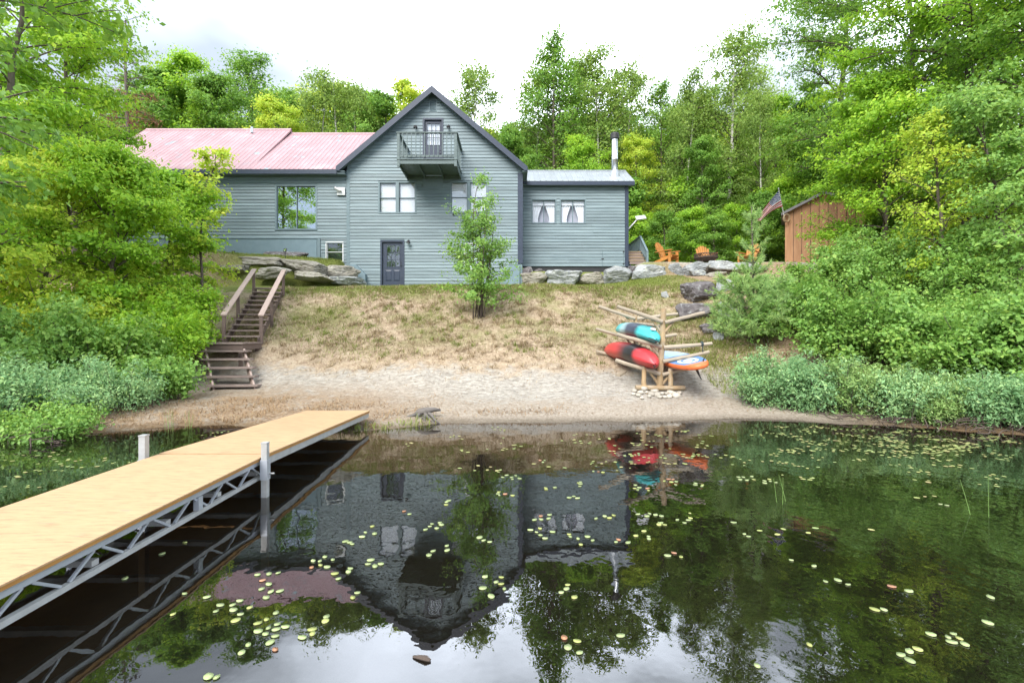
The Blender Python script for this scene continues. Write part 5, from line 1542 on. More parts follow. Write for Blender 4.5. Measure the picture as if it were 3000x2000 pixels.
def flag_mat():
    m, n, l, b = nmat('flag_cloth')
    uv = n.new('ShaderNodeUVMap'); uv.uv_map = 'UVMap'
    sep = n.new('ShaderNodeSeparateXYZ'); l.new(uv.outputs[0], sep.inputs[0])
    def M_(op, *a):
        x = n.new('ShaderNodeMath'); x.operation = op
        for i, v in enumerate(a):
            if isinstance(v, (int, float)): x.inputs[i].default_value = v
            else: l.new(v, x.inputs[i])
        return x.outputs[0]
    U, V = sep.outputs['X'], sep.outputs['Y']
    stripe = M_('LESS_THAN', M_('MODULO', M_('MULTIPLY', V, 13.0), 2.0), 1.0)
    canton = M_('MULTIPLY', M_('LESS_THAN', U, 0.4), M_('GREATER_THAN', V, 6 / 13))
    a1 = M_('MULTIPLY', U, 11 / 0.4); b1 = M_('MULTIPLY', M_('SUBTRACT', V, 6 / 13), 9 / (7 / 13))
    du = M_('SUBTRACT', M_('FRACT', a1), 0.5); dv = M_('SUBTRACT', M_('FRACT', b1), 0.5)
    rr = M_('SQRT', M_('ADD', M_('MULTIPLY', du, du), M_('MULTIPLY', dv, dv)))
    par = M_('LESS_THAN', M_('MODULO', M_('ADD', M_('FLOOR', a1), M_('FLOOR', b1)), 2.0), 0.5)
    star = M_('MULTIPLY', M_('LESS_THAN', rr, 0.43), par)
    def mix(f, c1, c2):
        x = n.new('ShaderNodeMix'); x.data_type = 'RGBA'; l.new(f, x.inputs[0])
        for i, c in ((6, c1), (7, c2)):
            if isinstance(c, tuple): x.inputs[i].default_value = (*c, 1)
            else: l.new(c, x.inputs[i])
        return x.outputs[2]
    c = mix(stripe, (0.75, 0.73, 0.74), (0.5, 0.035, 0.06))
    cn = mix(star, (0.025, 0.045, 0.17), (0.75, 0.75, 0.78))
    c = mix(canton, c, cn)
    l.new(c, b.inputs['Base Color']); b.inputs['Roughness'].default_value = 0.8
    tr = n.new('ShaderNodeBsdfTranslucent'); l.new(c, tr.inputs['Color'])
    ms = n.new('ShaderNodeMixShader'); ms.inputs[0].default_value = 0.42
    l.new(b.outputs[0], ms.inputs[1]); l.new(tr.outputs[0], ms.inputs[2]); l.new(ms.outputs[0], n['Material Output'].inputs[0])
    return m
FD = 26.4
fo = PX(2300, 650, 26.9)
flag = empty('flag', fo, 'striped flag with starred blue canton drooping from a pole on the shed', 'flag')
tip, root_ = PX(2281, 553, FD), PX(2300, 648, 26.9)
p = MB(fo); p.tube([root_, tip], [0.022, 0.018], 8); p.build('pole', M['white_frame'], flag)
p = MB(fo); p.lathe([(0, 0.05), (0.035, 0.025), (0.03, 0), (0, -0.02)], tip, 10); p.build('finial', M['white_frame'], flag)
A0, A1, A2 = PX(2281, 560, FD), PX(2246, 597, FD - 0.15), PX(2214, 641, FD - 0.1)
B0, B1, B2 = PX(2293, 605, FD + 0.2), PX(2262, 612, FD + 0.1), PX(2226, 650, FD + 0.05)
nu, nv = 28, 16
vs, uvs = [], []
for j in range(nv + 1):
    for i in range(nu + 1):
        u, v = i / nu, j / nv
        top = A0 * (1 - u) ** 2 + A1 * 2 * u * (1 - u) + A2 * u * u
        bot = B0 * (1 - u) ** 2 + B1 * 2 * u * (1 - u) + B2 * u * u
        q = bot.lerp(top, v) + Vector((0, 0.09 * math.sin(v * 9 + u * 3) * (0.25 + u), 0.012 * math.sin(v * 14 + u * 5)))
        vs.append(q); uvs.append((u, v))
fs = [(j * (nu + 1) + i, j * (nu + 1) + i + 1, (j + 1) * (nu + 1) + i + 1, (j + 1) * (nu + 1) + i) for j in range(nv) for i in range(nu)]
me = bpy.data.meshes.new('flag_cloth')
me.from_pydata([tuple(v - fo) for v in vs], [], fs)
ul_ = me.uv_layers.new(name='UVMap')
for lp in me.loops:
    ul_.data[lp.index].uv = uvs[lp.vertex_index]
me.polygons.foreach_set('use_smooth', np.ones(len(me.polygons), bool))
me.materials.append(flag_mat())
link('cloth', me, flag)

# small spot lights on stakes above the slab rocks
for px_, py_, D_, lab in ((683, 740, 22.6, 'small black stake light in the grass beside the left slab rocks'), (835, 733, 23.0, 'small black stake light between the flat slab and the house skirt')):
    c = PX(px_, py_, D_)
    s_ = empty('stake_light', c, lab, 'stake light')
    p = MB(); p.obox((0, 0, 0), (0.15, 0.03, 0.17), Matrix.Rotation(R(-25), 3, 'X')); h_ = p.build('lamp_head', M['black'], s_)
    p = MB(); p.obox((0, -0.022, 0.008), (0.1, 0.008, 0.11), Matrix.Rotation(R(-25), 3, 'X')); p.build('lens', M['glass_strong'], h_)
    p = MB(); p.tube([(0, 0.03, -0.04), (0, 0.03, hz(c.x, c.y) - c.z - 0.15)], 0.012, 6); p.build('stake', M['black'], s_)

# driftwood stump at the waterline
st = ground_hit(1243, 1222)
stump = empty('driftwood_stump', st, 'weathered grey driftwood stump with twisted roots at the waterline', 'stump')
p = MB(); p.tube([(-0.22, 0.06, 0.03), (-0.1, 0.03, 0.1), (0.06, 0.0, 0.13), (0.2, 0.04, 0.15), (0.32, 0.08, 0.13)], [0.03, 0.07, 0.075, 0.045, 0.02], 9); p.build('trunk', M['dead_wood'], stump, smooth=True)
for pts in ([(0.0, 0, 0.1), (0.08, -0.1, 0.02), (0.2, -0.22, -0.05), (0.27, -0.3, -0.1)], [(0.06, 0, 0.1), (0.16, -0.08, 0.05), (0.25, -0.2, -0.03), (0.38, -0.33, -0.09)], [(-0.08, 0, 0.08), (-0.13, -0.1, 0.02), (-0.05, -0.14, -0.02), (0.02, -0.12, 0.03)],
            [(-0.15, 0, 0.06), (-0.3, -0.06, 0.02), (-0.42, -0.1, -0.04)], [(0.05, 0.02, 0.1), (0.02, -0.14, 0.0), (0.05, -0.25, -0.07)]):
    p = MB(); p.tube(pts, [0.04, 0.032, 0.024, 0.01][:len(pts)], 7); p.build('root', M['dead_wood'], stump, smooth=True)
c = PX(1238, 1930, F * CAMZ / (1930 - H0))
drift = MB(); drift.tube([(-0.055, 0.015, 0.004), (-0.02, 0.004, 0.008), (0.02, -0.01, 0.01), (0.045, -0.02, 0.006)], [0.006, 0.012, 0.016, 0.008], 6)
o = drift.build('floating_bark', M['twig']); o.location = (c.x, c.y, 0.0)
tag(o, 'small dark scrap of bark floating in the open water near the bottom edge', 'bark')
# ================================================================ VEGETATION
def fast_mesh(name, v, f, mat, lv=None, smooth=False):
    """v (n,3), f (m,k) numpy arrays -> mesh"""
    me = bpy.data.meshes.new(name)
    v = np.asarray(v, np.float32); f = np.asarray(f, np.int32)
    k = f.shape[1]
    me.vertices.add(len(v)); me.vertices.foreach_set('co', v.ravel())
    me.loops.add(f.size); me.loops.foreach_set('vertex_index', f.ravel())
    me.polygons.add(len(f)); me.polygons.foreach_set('loop_start', np.arange(0, f.size, k, dtype=np.int32))
    me.update(calc_edges=True)
    if smooth: me.polygons.foreach_set('use_smooth', np.ones(len(f), bool))
    if lv is not None:
        a = me.attributes.new('lv', 'FLOAT', 'POINT'); a.data.foreach_set('value', lv.astype(np.float32))
    me.materials.append(mat)
    return me

def unit(a):
    return a / np.maximum(np.linalg.norm(a, axis=1, keepdims=True), 1e-6)

def leaf_mesh(name, pos, size, mat, rng, up=0.75, wid=0.62, outw=None, droop=0.25, spread=0.55, hang=0.0):
    n = len(pos)
    nrm = rng.normal(size=(n, 3)) * spread + np.array([0, 0, up])
    if outw is not None: nrm += outw * 0.8
    nrm = unit(nrm)
    a = rng.normal(size=(n, 3)); a[:, 2] -= hang
    if outw is not None: a += outw * 0.8
    a -= nrm * (a * nrm).sum(1)[:, None]
    a = unit(a)
    a[:, 2] -= droop * rng.random(n); a = unit(a)
    b = unit(np.cross(nrm, a))
    nrm = np.cross(a, b)
    L = (size * np.clip(rng.lognormal(-0.03, 0.3, n), 0.45, 1.9))[:, None]
    W = L * wid * rng.uniform(0.8, 1.2, n)[:, None]
    fold = nrm * L * rng.uniform(0.02, 0.16, n)[:, None]
    v = np.empty((n, 4, 3))
    v[:, 0] = pos - a * L * 0.5
    v[:, 1] = pos + b * W * 0.5 + fold + a * L * 0.02
    v[:, 2] = pos + a * L * 0.5 - nrm * L * 0.08
    v[:, 3] = pos - b * W * 0.5 + fold + a * L * 0.02
    i = np.arange(n)[:, None] * 4
    f = np.concatenate([i + np.array([0, 1, 2]), i + np.array([0, 2, 3])])
    lv = np.repeat(np.clip(rng.normal(0.5, 0.2, n), 0, 1), 4)
    return fast_mesh(name, v.reshape(-1, 3), f, mat, lv)

def tubes_mesh(name, lines, mat, k=5):
    V, Fc, n0 = [], [], 0
    ring = np.linspace(0, 2 * np.pi, k, endpoint=False)
    cr, sr = np.cos(ring), np.sin(ring)
    for pts, rad in lines:
        pts = np.asarray(pts, float); m = len(pts)
        d = np.gradient(pts, axis=0); d = unit(d)
        ref = np.tile([0.31, 0.77, 0.2], (m, 1))
        a = unit(np.cross(d, ref)); b = np.cross(d, a)
        r = np.asarray(rad, float)[:, None, None]
        vv = pts[:, None, :] + (a[:, None, :] * cr[None, :, None] + b[:, None, :] * sr[None, :, None]) * r
        V.append(vv.reshape(-1, 3))
        i = np.arange(m - 1)[:, None] * k + np.arange(k)[None, :]
        j = np.arange(m - 1)[:, None] * k + (np.arange(k)[None, :] + 1) % k
        Fc.append(np.stack([i, j, j + k, i + k], -1).reshape(-1, 4) + n0)
        n0 += m * k
    return fast_mesh(name, np.concatenate(V), np.concatenate(Fc), mat, smooth=True)

def bez(p0, p1, p2, n):
    t = np.linspace(0, 1, n)[:, None]
    return p0 * (1 - t) ** 2 + p1 * 2 * t * (1 - t) + p2 * t * t

def crown_oval(t): return np.sin(np.pi * np.clip(0.12 + 0.86 * t, 0, 1)) ** 0.75
def crown_cone(t): return (1 - t) * 0.95 + 0.05
def crown_open(t): return 0.55 + 0.45 * np.sin(np.pi * t) if t < 0.5 else np.sin(np.pi * np.clip(t, 0, 1)) ** 0.6
def crown_birch(t): return 0.35 + 0.65 * np.sin(np.pi * min(1, 0.15 + t * 0.8))

def grow(rng, H, r0, cr, cb, nb, prof=crown_oval, lean=(0, 0), el0=0.2, el1=0.9, sub=6, wig=0.35, droop=0.15, twig=True, bias=None):
    """skeleton of a tree standing at the origin: returns trunk lines, branch lines, leaf-bearing tips (pos, outward)"""
    m = 12
    t = np.linspace(0, 1, m)
    wx = np.cumsum(rng.normal(0, wig * 0.25, m)) * t; wy = np.cumsum(rng.normal(0, wig * 0.25, m)) * t
    tr = np.stack([lean[0] * t ** 1.4 + wx, lean[1] * t ** 1.4 + wy, H * t], -1)
    trunk = [(tr, r0 * (1 - t) ** 0.85 + 0.012)]
    br, tips, outs = [], [], []
    for i in range(nb):
        u = (i + rng.random()) / nb
        tt = cb + (1 - cb) * u
        p0 = np.array([np.interp(tt, t, tr[:, c]) for c in range(3)])
        az = i * 2.39996 + rng.normal(0, 0.5)
        L = cr * prof(u) * rng.uniform(0.6, 1.25)
        if bias is not None:
            L *= 1 + bias[0] * math.cos(az - bias[1])
        el = el0 + (el1 - el0) * u + rng.normal(0, 0.15)
        dr = np.array([math.cos(az) * math.cos(el), math.sin(az) * math.cos(el), math.sin(el)])
        p2 = p0 + dr * L + np.array([0, 0, -droop * L])
        p1 = p0 + dr * L * 0.55 + np.array([0, 0, L * 0.12]) + rng.normal(0, 0.06 * L, 3)
        bl = bez(p0, p1, p2, 7)
        rb = max(0.012, r0 * (1 - tt) * 0.42 + 0.008)
        br.append((bl, rb * np.linspace(1, 0.25, 7)))
        for j in range(sub):
            s = 0.22 + 0.78 * (j + rng.random()) / sub
            q = bl[min(6, int(s * 6))] * (1 - (s * 6) % 1) + bl[min(6, int(s * 6) + 1)] * ((s * 6) % 1)
            a2 = az + rng.choice([-1, 1]) * rng.uniform(0.35, 1.25)
            l2 = L * rng.uniform(0.2, 0.48) * (1.25 - 0.6 * s) + 0.12
            e2 = el * 0.5 + rng.normal(0.05, 0.3)
            d2 = np.array([math.cos(a2) * math.cos(e2), math.sin(a2) * math.cos(e2), math.sin(e2)])
            q2 = q + d2 * l2
            if twig: br.append((bez(q, q + d2 * l2 * 0.5 + np.array([0, 0, 0.06 * l2]), q2, 4), rb * 0.38 * np.linspace(1, 0.3, 4) + 0.003))
            for s2 in (0.35, 0.7, 1.0):
                tips.append(q + d2 * l2 * s2); outs.append(d2)
        tips.append(bl[-1]); outs.append(dr)
    tips.append(tr[-1]); outs.append(np.array([0, 0, 1.0]))
    return trunk, br, np.array(tips), np.array(outs)

def scatter_leaves(rng, tips, outs, n, rc, flat=0.45):
    """n leaves gathered in flattened sprays round the tips"""
    w = rng.uniform(0.35, 1.6, len(tips)); w /= w.sum()
    idx = rng.choice(len(tips), n, p=w)
    rcs = rc * rng.uniform(0.55, 1.35, len(tips))
    off = rng.normal(size=(n, 3)) * 0.55
    off[:, 2] *= flat
    pos = tips[idx] + off * rcs[idx][:, None]
    o = outs[idx] * np.array([1, 1, 0.4]) + off * 0.6
    return pos, unit(o)

class Tree: pass

def tree_proto(seed, H, r0, cr, cb, nb, n_leaves, leaf, mat, bark='bark', rc=0.5, flat=0.45, sub=6, prof=crown_oval, lean=(0, 0), el=(0.15, 0.9), wid=0.62, up=0.75, wig=0.35, droop=0.15, hang=0.0, bias=None, spread=0.55):
    rng = np.random.default_rng(seed)
    trunk, br, tips, outs = grow(rng, H, r0, cr, cb, nb, prof, lean, el[0], el[1], sub, wig, droop, bias=bias)
    pos, o = scatter_leaves(rng, tips, outs, n_leaves, rc, flat)
    T = Tree()
    T.H = H
    T.trunk = tubes_mesh('trunk', trunk, M[bark], 8)
    T.branch = tubes_mesh('limbs', br, M['twig'] if bark != 'bark' else M['bark'], 4)
    T.crown = leaf_mesh('crown', pos, leaf, M[mat], rng, outw=o, wid=wid, up=up, hang=hang, spread=spread)
    return T

def plant_tree(T, name, label, cat, loc, rz=0.0, s=1.0, sx=None, group=None):
    e = empty(name, loc, label, cat, group, rz)
    sx = s if sx is None else sx
    e.scale = (sx, sx, s)
    link('trunk', T.trunk, e); link('limbs', T.branch, e); link('crown', T.crown, e)
    return e

def shrub(seed, name, label, loc, w, dpt, H, stems, n_leaves, leaf, mat, group=None, rc=0.25, flat=0.7, wid=0.6, up=0.6, low=0.15, spread=0.55, cat='shrub', lean=(0, 0), droop=0.25, upright=0.0, roots=False):
    """many-stemmed bush covering w x dpt metres, H high"""
    rng = np.random.default_rng(seed)
    lines, tips, outs = [], [], []
    for i in range(stems):
        az = rng.uniform(0, 2 * np.pi); rr = math.sqrt(rng.random())
        bx, by = 0.38 * w * rr * math.cos(az), 0.38 * dpt * rr * math.sin(az)
        gz = hz(loc[0] + bx, loc[1] + by) - loc[2]
        h = H * rng.uniform(0.6, 1.05) * (1 - 0.32 * rr * rr)
        tx = bx + (1 - upright) * 0.3 * w * math.cos(az) * rng.uniform(0, 1) + lean[0] + rng.normal(0, 0.07 * H)
        ty = by + (1 - upright) * 0.3 * dpt * math.sin(az) * rng.uniform(0, 1) + lean[1] + rng.normal(0, 0.07 * H)
        p0, p2 = np.array([bx, by, gz - 0.05]), np.array([tx, ty, gz + h])
        p1 = np.array([bx + (tx - bx) * 0.25, by + (ty - by) * 0.25, gz + h * 0.6]) + rng.normal(0, 0.05 * H, 3)
        bl = bez(p0, p1, p2, 8)
        r0 = 0.006 + 0.009 * H / 2
        lines.append((bl, np.linspace(r0, r0 * 0.3, 8)))
        nt = 9
        for j in range(nt):
            s = low + (1 - low) * (j + rng.random()) / nt
            k = min(6, int(s * 7)); q = bl[k] * (1 - (s * 7 - k)) + bl[k + 1] * (s * 7 - k)
            a2 = rng.uniform(0, 2 * np.pi); l2 = rng.uniform(0.12, 0.34) * H * (1.15 - 0.75 * s)
            e2 = rng.uniform(-0.1, 0.9) + upright * 0.5
            d2 = np.array([math.cos(a2) * math.cos(e2), math.sin(a2) * math.cos(e2), math.sin(e2)])
            lines.append((bez(q, q + d2 * l2 * 0.5, q + d2 * l2 - np.array([0, 0, 0.06 * l2]), 4), np.linspace(r0 * 0.35, r0 * 0.15, 4)))
            for s2 in (0.35, 0.7, 1.0):
                tips.append(q + d2 * l2 * s2); outs.append(d2)
        tips.append(bl[-1]); outs.append(np.array([0, 0, 1.0]))
    if roots:
        for i in range(int(26 * w)):
            x = rng.uniform(-0.55, 0.55) * w; y = -dpt * rng.uniform(0.3, 0.62)
            z = max(hz(loc[0] + x, loc[1] + y), 0) - loc[2] + rng.uniform(0.02, 0.22)
            a2 = rng.uniform(0, 2 * np.pi); l2 = rng.uniform(0.15, 0.5)
            p0 = np.array([x, y, z]); p2 = p0 + np.array([math.cos(a2) * l2, math.sin(a2) * l2 * 0.6, rng.uniform(-0.2, 0.1)])
            lines.append((bez(p0, (p0 + p2) / 2 + rng.normal(0, 0.06, 3), p2, 5), np.full(5, rng.uniform(0.005, 0.012))))
    pos, o = scatter_leaves(rng, np.array(tips), np.array(outs), n_leaves, rc, flat)
    e = empty(name, loc, label, cat, group)
    link('stems', tubes_mesh('stems', lines, M['twig'], 4), e)
    link('foliage', leaf_mesh('foliage', pos, leaf, M[mat], rng, outw=o, wid=wid, up=up, spread=spread, droop=droop), e)
    return e

# ---------------- forest behind the house (prototypes are copied, meshes shared)
P_ = {}
P_['oak1'] = tree_proto(101, 15, 0.2, 3.9, 0.14, 46, 24000, 0.180, 'leaf_maple', rc=0.62, sub=6)
P_['oak2'] = tree_proto(102, 15, 0.2, 3.6, 0.12, 46, 24000, 0.180, 'leaf_dark', rc=0.6, sub=6)
P_['oak3'] = tree_proto(103, 15, 0.18, 3.2, 0.14, 42, 20800, 0.171, 'leaf_yellow', rc=0.55, sub=6)
P_['birch1'] = tree_proto(104, 16, 0.16, 3.1, 0.18, 56, 18400, 0.142, 'leaf_birchleaf', 'birch', rc=0.62, flat=0.8, prof=crown_birch, el=(0.45, 1.1), hang=0.5, sub=5, up=0.4)
P_['birch2'] = tree_proto(105, 16, 0.13, 2.8, 0.22, 50, 14400, 0.142, 'leaf_birchleaf', 'birch', rc=0.62, flat=0.8, prof=crown_birch, el=(0.5, 1.15), hang=0.5, sub=5, up=0.4, lean=(0.5, 0))
P_['aspen'] = tree_proto(106, 16, 0.14, 2.9, 0.12, 56, 15200, 0.152, 'leaf_dark', rc=0.58, flat=0.8, prof=crown_birch, el=(0.4, 1.0), sub=5, up=0.45)
P_['under1'] = tree_proto(107, 6, 0.07, 2.3, 0.05, 30, 16000, 0.142, 'leaf_dark', rc=0.5, flat=0.5, el=(0.1, 0.8))
P_['under2'] = tree_proto(108, 6, 0.07, 2.2, 0.05, 30, 16000, 0.142, 'leaf_maple', rc=0.5, flat=0.45, el=(0.1, 0.8))

GB = 'trees behind the house'
def back_tree(kind, px, top, D, label, name='broadleaf_tree', wide=1.0, rz=None, group=GB, ext=0.0):
    T = P_[kind]
    top_z = CAMZ + (H0 - top) * D / F
    x = (px - 1500) * D / F
    z = hz(x, D) - 0.1
    s = (top_z - z) / T.H * 0.965
    return plant_tree(T, name, label, 'tree', (x, D, z), random.uniform(0, 6.28) if rz is None else rz, s, s * wide, group)

BT = [
 ('oak2', 445, 190, 36, 'broadleaf tree above the left end of the red roof', 1.1),
 ('oak1', 545, 165, 38, 'tallest broadleaf tree above the red roof, second from the left', 1.0),
 ('oak2', 640, 220, 37, 'rounded dark tree above the middle of the red roof', 1.0),
 ('aspen', 735, 168, 40, 'slim tree with an airy top above the red roof step', 1.25),
 ('oak3', 820, 285, 36, 'yellow-green tree just left of the bare snag', 1.0),
 ('birch2', 930, 246, 39, 'airy birch left of the bare snag, above the lower red roof', 1.2),
 ('birch1', 1035, 268, 39, 'birch right of the bare snag, above the lower red roof', 1.1),
 ('oak2', 1125, 262, 38, 'broadleaf tree just left of the gable peak', 0.9),
 ('oak3', 1215, 245, 41, 'bright yellow-green tree behind the left slope of the gable', 1.0),
 ('birch1', 1400, 200, 38, 'leafy birch rising behind the right slope of the gable', 1.1),
 ('oak2', 1500, 370, 36, 'low broadleaf tree behind the right gable eave', 0.9),
 ('aspen', 1620, 113, 40, 'tall slender tree left of the stove chimney', 1.05),
 ('birch2', 1760, 128, 39, 'tall airy birch directly behind the stove chimney', 1.2),
 ('oak1', 1700, 400, 36, 'bright broadleaf tree low behind the grey roof', 0.95),
 ('oak3', 1870, 390, 37, 'yellow-green tree right of the stove chimney', 0.9),
 ('aspen', 1935, 250, 40, 'pointed tree between the chimney and the tall white birch', 0.95),
 ('birch2', 2005, 215, 36, 'slender birch with a thin pale trunk left of the tall white birch', 1.0),
 ('birch1', 2135, 104, 36, 'tall white-trunked birch standing above the wooden chairs', 1.15),
 ('oak2', 2060, 400, 34, 'dark leafy tree between the two pale birch trunks', 0.9),
 ('birch1', 1560, 215, 42, 'birch between the gable and the tall slender tree', 1.1),
 ('aspen', 1690, 190, 43, 'airy tree between the two tallest behind the grey roof', 1.1),
 ('birch2', 1820, 230, 42, 'birch just right of the stove chimney top', 1.15),
 ('birch1', 1985, 300, 40, 'birch far behind the left chair, half hidden', 1.1),
 ('aspen', 2075, 270, 42, 'feathery tree left of the tall white birch', 1.1),
 ('birch2', 2200, 215, 41, 'birch just right of the tall white birch', 1.1),
 ('aspen', 1300, 300, 42, 'tree top showing over the right slope near the peak', 1.0),
 ('oak1', 2280, 290, 36, 'broadleaf tree between the tall white birch and the shed', 0.95),
 ('birch2', 2230, 300, 33, 'thin birch leaning behind the flag', 0.9),
 ('oak2', 2390, 270, 35, 'dark tree rising behind the shed', 1.0),
]
for kind, px_, top_, D_, lab, wd in BT:
    back_tree(kind, px_, top_, D_, lab, 'birch_tree' if 'birch' in kind else 'broadleaf_tree', wd)
# understory
US = [(1590, 33, 2.6), (1700, 34, 4.5), (1880, 33.5, 4.2), (1950, 31.5, 3.6), (2020, 32, 3.9), (2090, 31, 3.4), (2160, 31.8, 4.2), (2235, 31, 4.6), (2290, 32, 5.5), (1840, 36, 6.5), (1990, 37, 7), (2100, 38, 7.5), (2200, 37, 7), (1780, 37, 7), (2330, 35, 7), (1660, 38, 7)]
US2 = [(2460, 30, 6.5), (2560, 29, 6.0), (2650, 27.5, 6.0), (2760, 26, 6.2), (2880, 25, 6.5), (2980, 23, 6.5), (3090, 21, 6.0)]
US3 = [(-40, 24, 6.0), (60, 25.5, 5.5), (150, 23.5, 5.0), (230, 21.5, 4.2), (-120, 19, 5.5)]
for i, (px_, D_, hgt) in enumerate(US):
    x = (px_ - 1500) * D_ / F
    s_ = hgt / 6.0
    plant_tree(P_['under1' if i % 2 else 'under2'], 'understory_tree', 'low leafy young tree in the undergrowth behind the terrace', 'tree', (x, D_, hz(x, D_) - 0.1), i * 1.3, s_, s_ * random.uniform(0.85, 1.15), 'undergrowth behind the terrace')
for i, (px_, D_, hgt) in enumerate(US2 + US3):
    x = (px_ - 1500) * D_ / F
    s_ = hgt / 6.0
    rt = i < len(US2)
    plant_tree(P_['under2' if i % 2 else 'under1'], 'understory_tree', 'leafy young tree in the dense growth right of the shed' if rt else 'leafy young tree in the shade left of the red-roofed wing', 'tree', (x, D_, hz(x, D_) - 0.1), i * 1.7, s_, s_ * 1.15, 'dense growth right of the shed' if rt else 'growth left of the long wing')
# far rows of the wood
far = []
rngf = random.Random(5)
for i in range(56):
    D_ = rngf.uniform(46, 58)
    px_ = 130 + i * 44 + rngf.uniform(-20, 20)
    x = (px_ - 1500) * D_ / F
    s_ = rngf.uniform(1.0, 1.28) if px_ < 1100 else rngf.uniform(0.95, 1.15) if px_ < 1560 else rngf.uniform(0.98, 1.22)
    plant_tree(P_[rngf.choice(['oak1', 'oak2', 'oak2', 'aspen', 'oak3'])], 'forest_tree', 'tree in the far row of the wood, filling gaps between the nearer trunks', 'tree', (x, D_, hz(x, D_) - 0.1), rngf.uniform(0, 6), s_, s_ * 1.25, 'far row of the wood')

# dead snag and bare-topped spruce
def conifer(seed, name, label, loc, H, r0, bare, nl, mat):
    rng = np.random.default_rng(seed)
    t = np.linspace(0, 1, 10)
    tr = np.stack([0.1 * np.sin(t * 5), 0.1 * np.cos(t * 4), H * t], -1)
    lines, tips = [], []
    nb_ = 75
    for i in range(nb_):
        u = 0.12 + 0.87 * i / nb_
        L = 2.6 * (1 - u) ** 0.8 * rng.uniform(0.7, 1.2) + 0.15
        az = i * 2.4 + rng.normal(0, 0.3)
        p0 = np.array([0, 0, H * u])
        d2 = np.array([math.cos(az), math.sin(az), rng.uniform(0.0, 0.35) if u > bare else rng.uniform(-0.35, 0.05)])
        bl = bez(p0, p0 + d2 * L * 0.5, p0 + d2 * L + np.array([0, 0, 0.1 * L]), 5)
        lines.append((bl, np.linspace(0.04 * (1 - u) + 0.022, 0.014, 5)))
        for j in range(4):
            s = rng.uniform(0.3, 1); q = p0 + d2 * L * s
            a2 = az + rng.choice([-1, 1]) * rng.uniform(0.5, 1.0); e = q + np.array([math.cos(a2), math.sin(a2), rng.uniform(-0.3, 0.3)]) * L * 0.35
            lines.append((np.array([q, e]), np.array([0.018, 0.012])))
            if u < bare:
                tips += [q, e, (q + e) / 2]
    e = empty(name, loc, label, 'tree', GB)
    link('trunk', tubes_mesh('trunk', [(tr, np.linspace(r0, 0.05, 10))], M['bark'], 7), e)
    link('limbs', tubes_mesh('limbs', lines, M['bark'], 4), e)
    if nl:
        tips = np.array(tips)
        idx = rng.integers(0, len(tips), nl)
        pos = tips[idx] + rng.normal(0, 0.16, (nl, 3))
        link('needles', leaf_mesh('needles', pos, 0.16, M[mat], rng, up=0.1, wid=0.16, spread=1.0, hang=0.6), e)
    return e
D_ = 31; x = (375 - 1500) * D_ / F
conifer(201, 'spruce_tree', 'dying spruce with a bare spiky top and brown lower boughs at the left', (x, D_, hz(x, D_)), CAMZ + (H0 - 62) * D_ / F - hz(x, D_), 0.17, 0.72, 6500, 'leaf_rust')
D_ = 38; x = (983 - 1500) * D_ / F
rng = np.random.default_rng(77)
e = empty('dead_birch', (x, D_, hz(x, D_)), 'bare dead birch snag sticking up above the lower red roof', 'tree', GB)
Hs = CAMZ + (H0 - 228) * D_ / F - hz(x, D_)
t = np.linspace(0, 1, 10)
trl = np.stack([0.25 * np.sin(t * 4), 0 * t, Hs * t], -1)
link('trunk', tubes_mesh('trunk', [(trl, np.linspace(0.16, 0.03, 10))], M['birch'], 7), e)
link('limbs', tubes_mesh('limbs', [(np.array([trl[7], trl[7] + [0.4, 0, 0.8]]), np.array([0.03, 0.012])), (np.array([trl[8], trl[8] + [-0.25, 0, 0.7]]), np.array([0.025, 0.01])), (np.array([trl[6], trl[6] + [-0.5, 0.1, 0.9]]), np.array([0.035, 0.012]))], M['bark'], 5), e)

# ---------------- near trees on the right
def near_tree(seed, px, D, label, name='maple_tree', rz=0.0, group='big trees at the right', **kw):
    T = tree_proto(seed, **kw)
    x = (px - 1500) * D / F
    return plant_tree(T, name, label, 'tree', (x, D, hz(x, D) - 0.1), rz, group=group)
near_tree(301, 2690, 22.0, 'tall maple whose crown reaches over the shed roof', H=16.5, r0=0.16, cr=4.2, cb=0.2, nb=52, n_leaves=65100, leaf=0.125, mat='leaf_dark', rc=0.55, sub=8, flat=0.38, bias=(0.4, math.pi))
near_tree(302, 2840, 18.0, 'large bright maple filling the upper right corner', H=15.0, r0=0.2, cr=3.7, cb=0.12, nb=50, n_leaves=65100, leaf=0.12, mat='leaf_maple', rc=0.5, sub=8, flat=0.38)
near_tree(303, 3080, 15.2, 'dark maple at the far right edge of the picture', H=12.0, r0=0.17, cr=3.0, cb=0.1, nb=42, n_leaves=40300, leaf=0.11, mat='leaf_dark', rc=0.45, sub=8, flat=0.4)
near_tree(304, 2450, 31.0, 'tall dark maple directly behind the shed with ragged top against the sky', H=23.5, r0=0.22, cr=4.3, cb=0.22, nb=46, n_leaves=43400, leaf=0.14, mat='leaf_dark', rc=0.55, sub=8, flat=0.42, lean=(0.6, -1.2))
near_tree(305, 2590, 19.5, 'mid-height maple in front of the shed wall', H=7.4, r0=0.1, cr=2.7, cb=0.1, nb=34, n_leaves=29450, leaf=0.11, mat='leaf_maple', rc=0.42, sub=7, flat=0.38)
near_tree(306, 2790, 14.0, 'pale small-leaved young tree with grey twigs in front of the right maples', 'young_tree', H=6.0, r0=0.06, cr=1.35, cb=0.2, nb=34, n_leaves=8060, leaf=0.085, mat='leaf_yellow', rc=0.3, sub=6, flat=0.5, el=(0.4, 1.0))
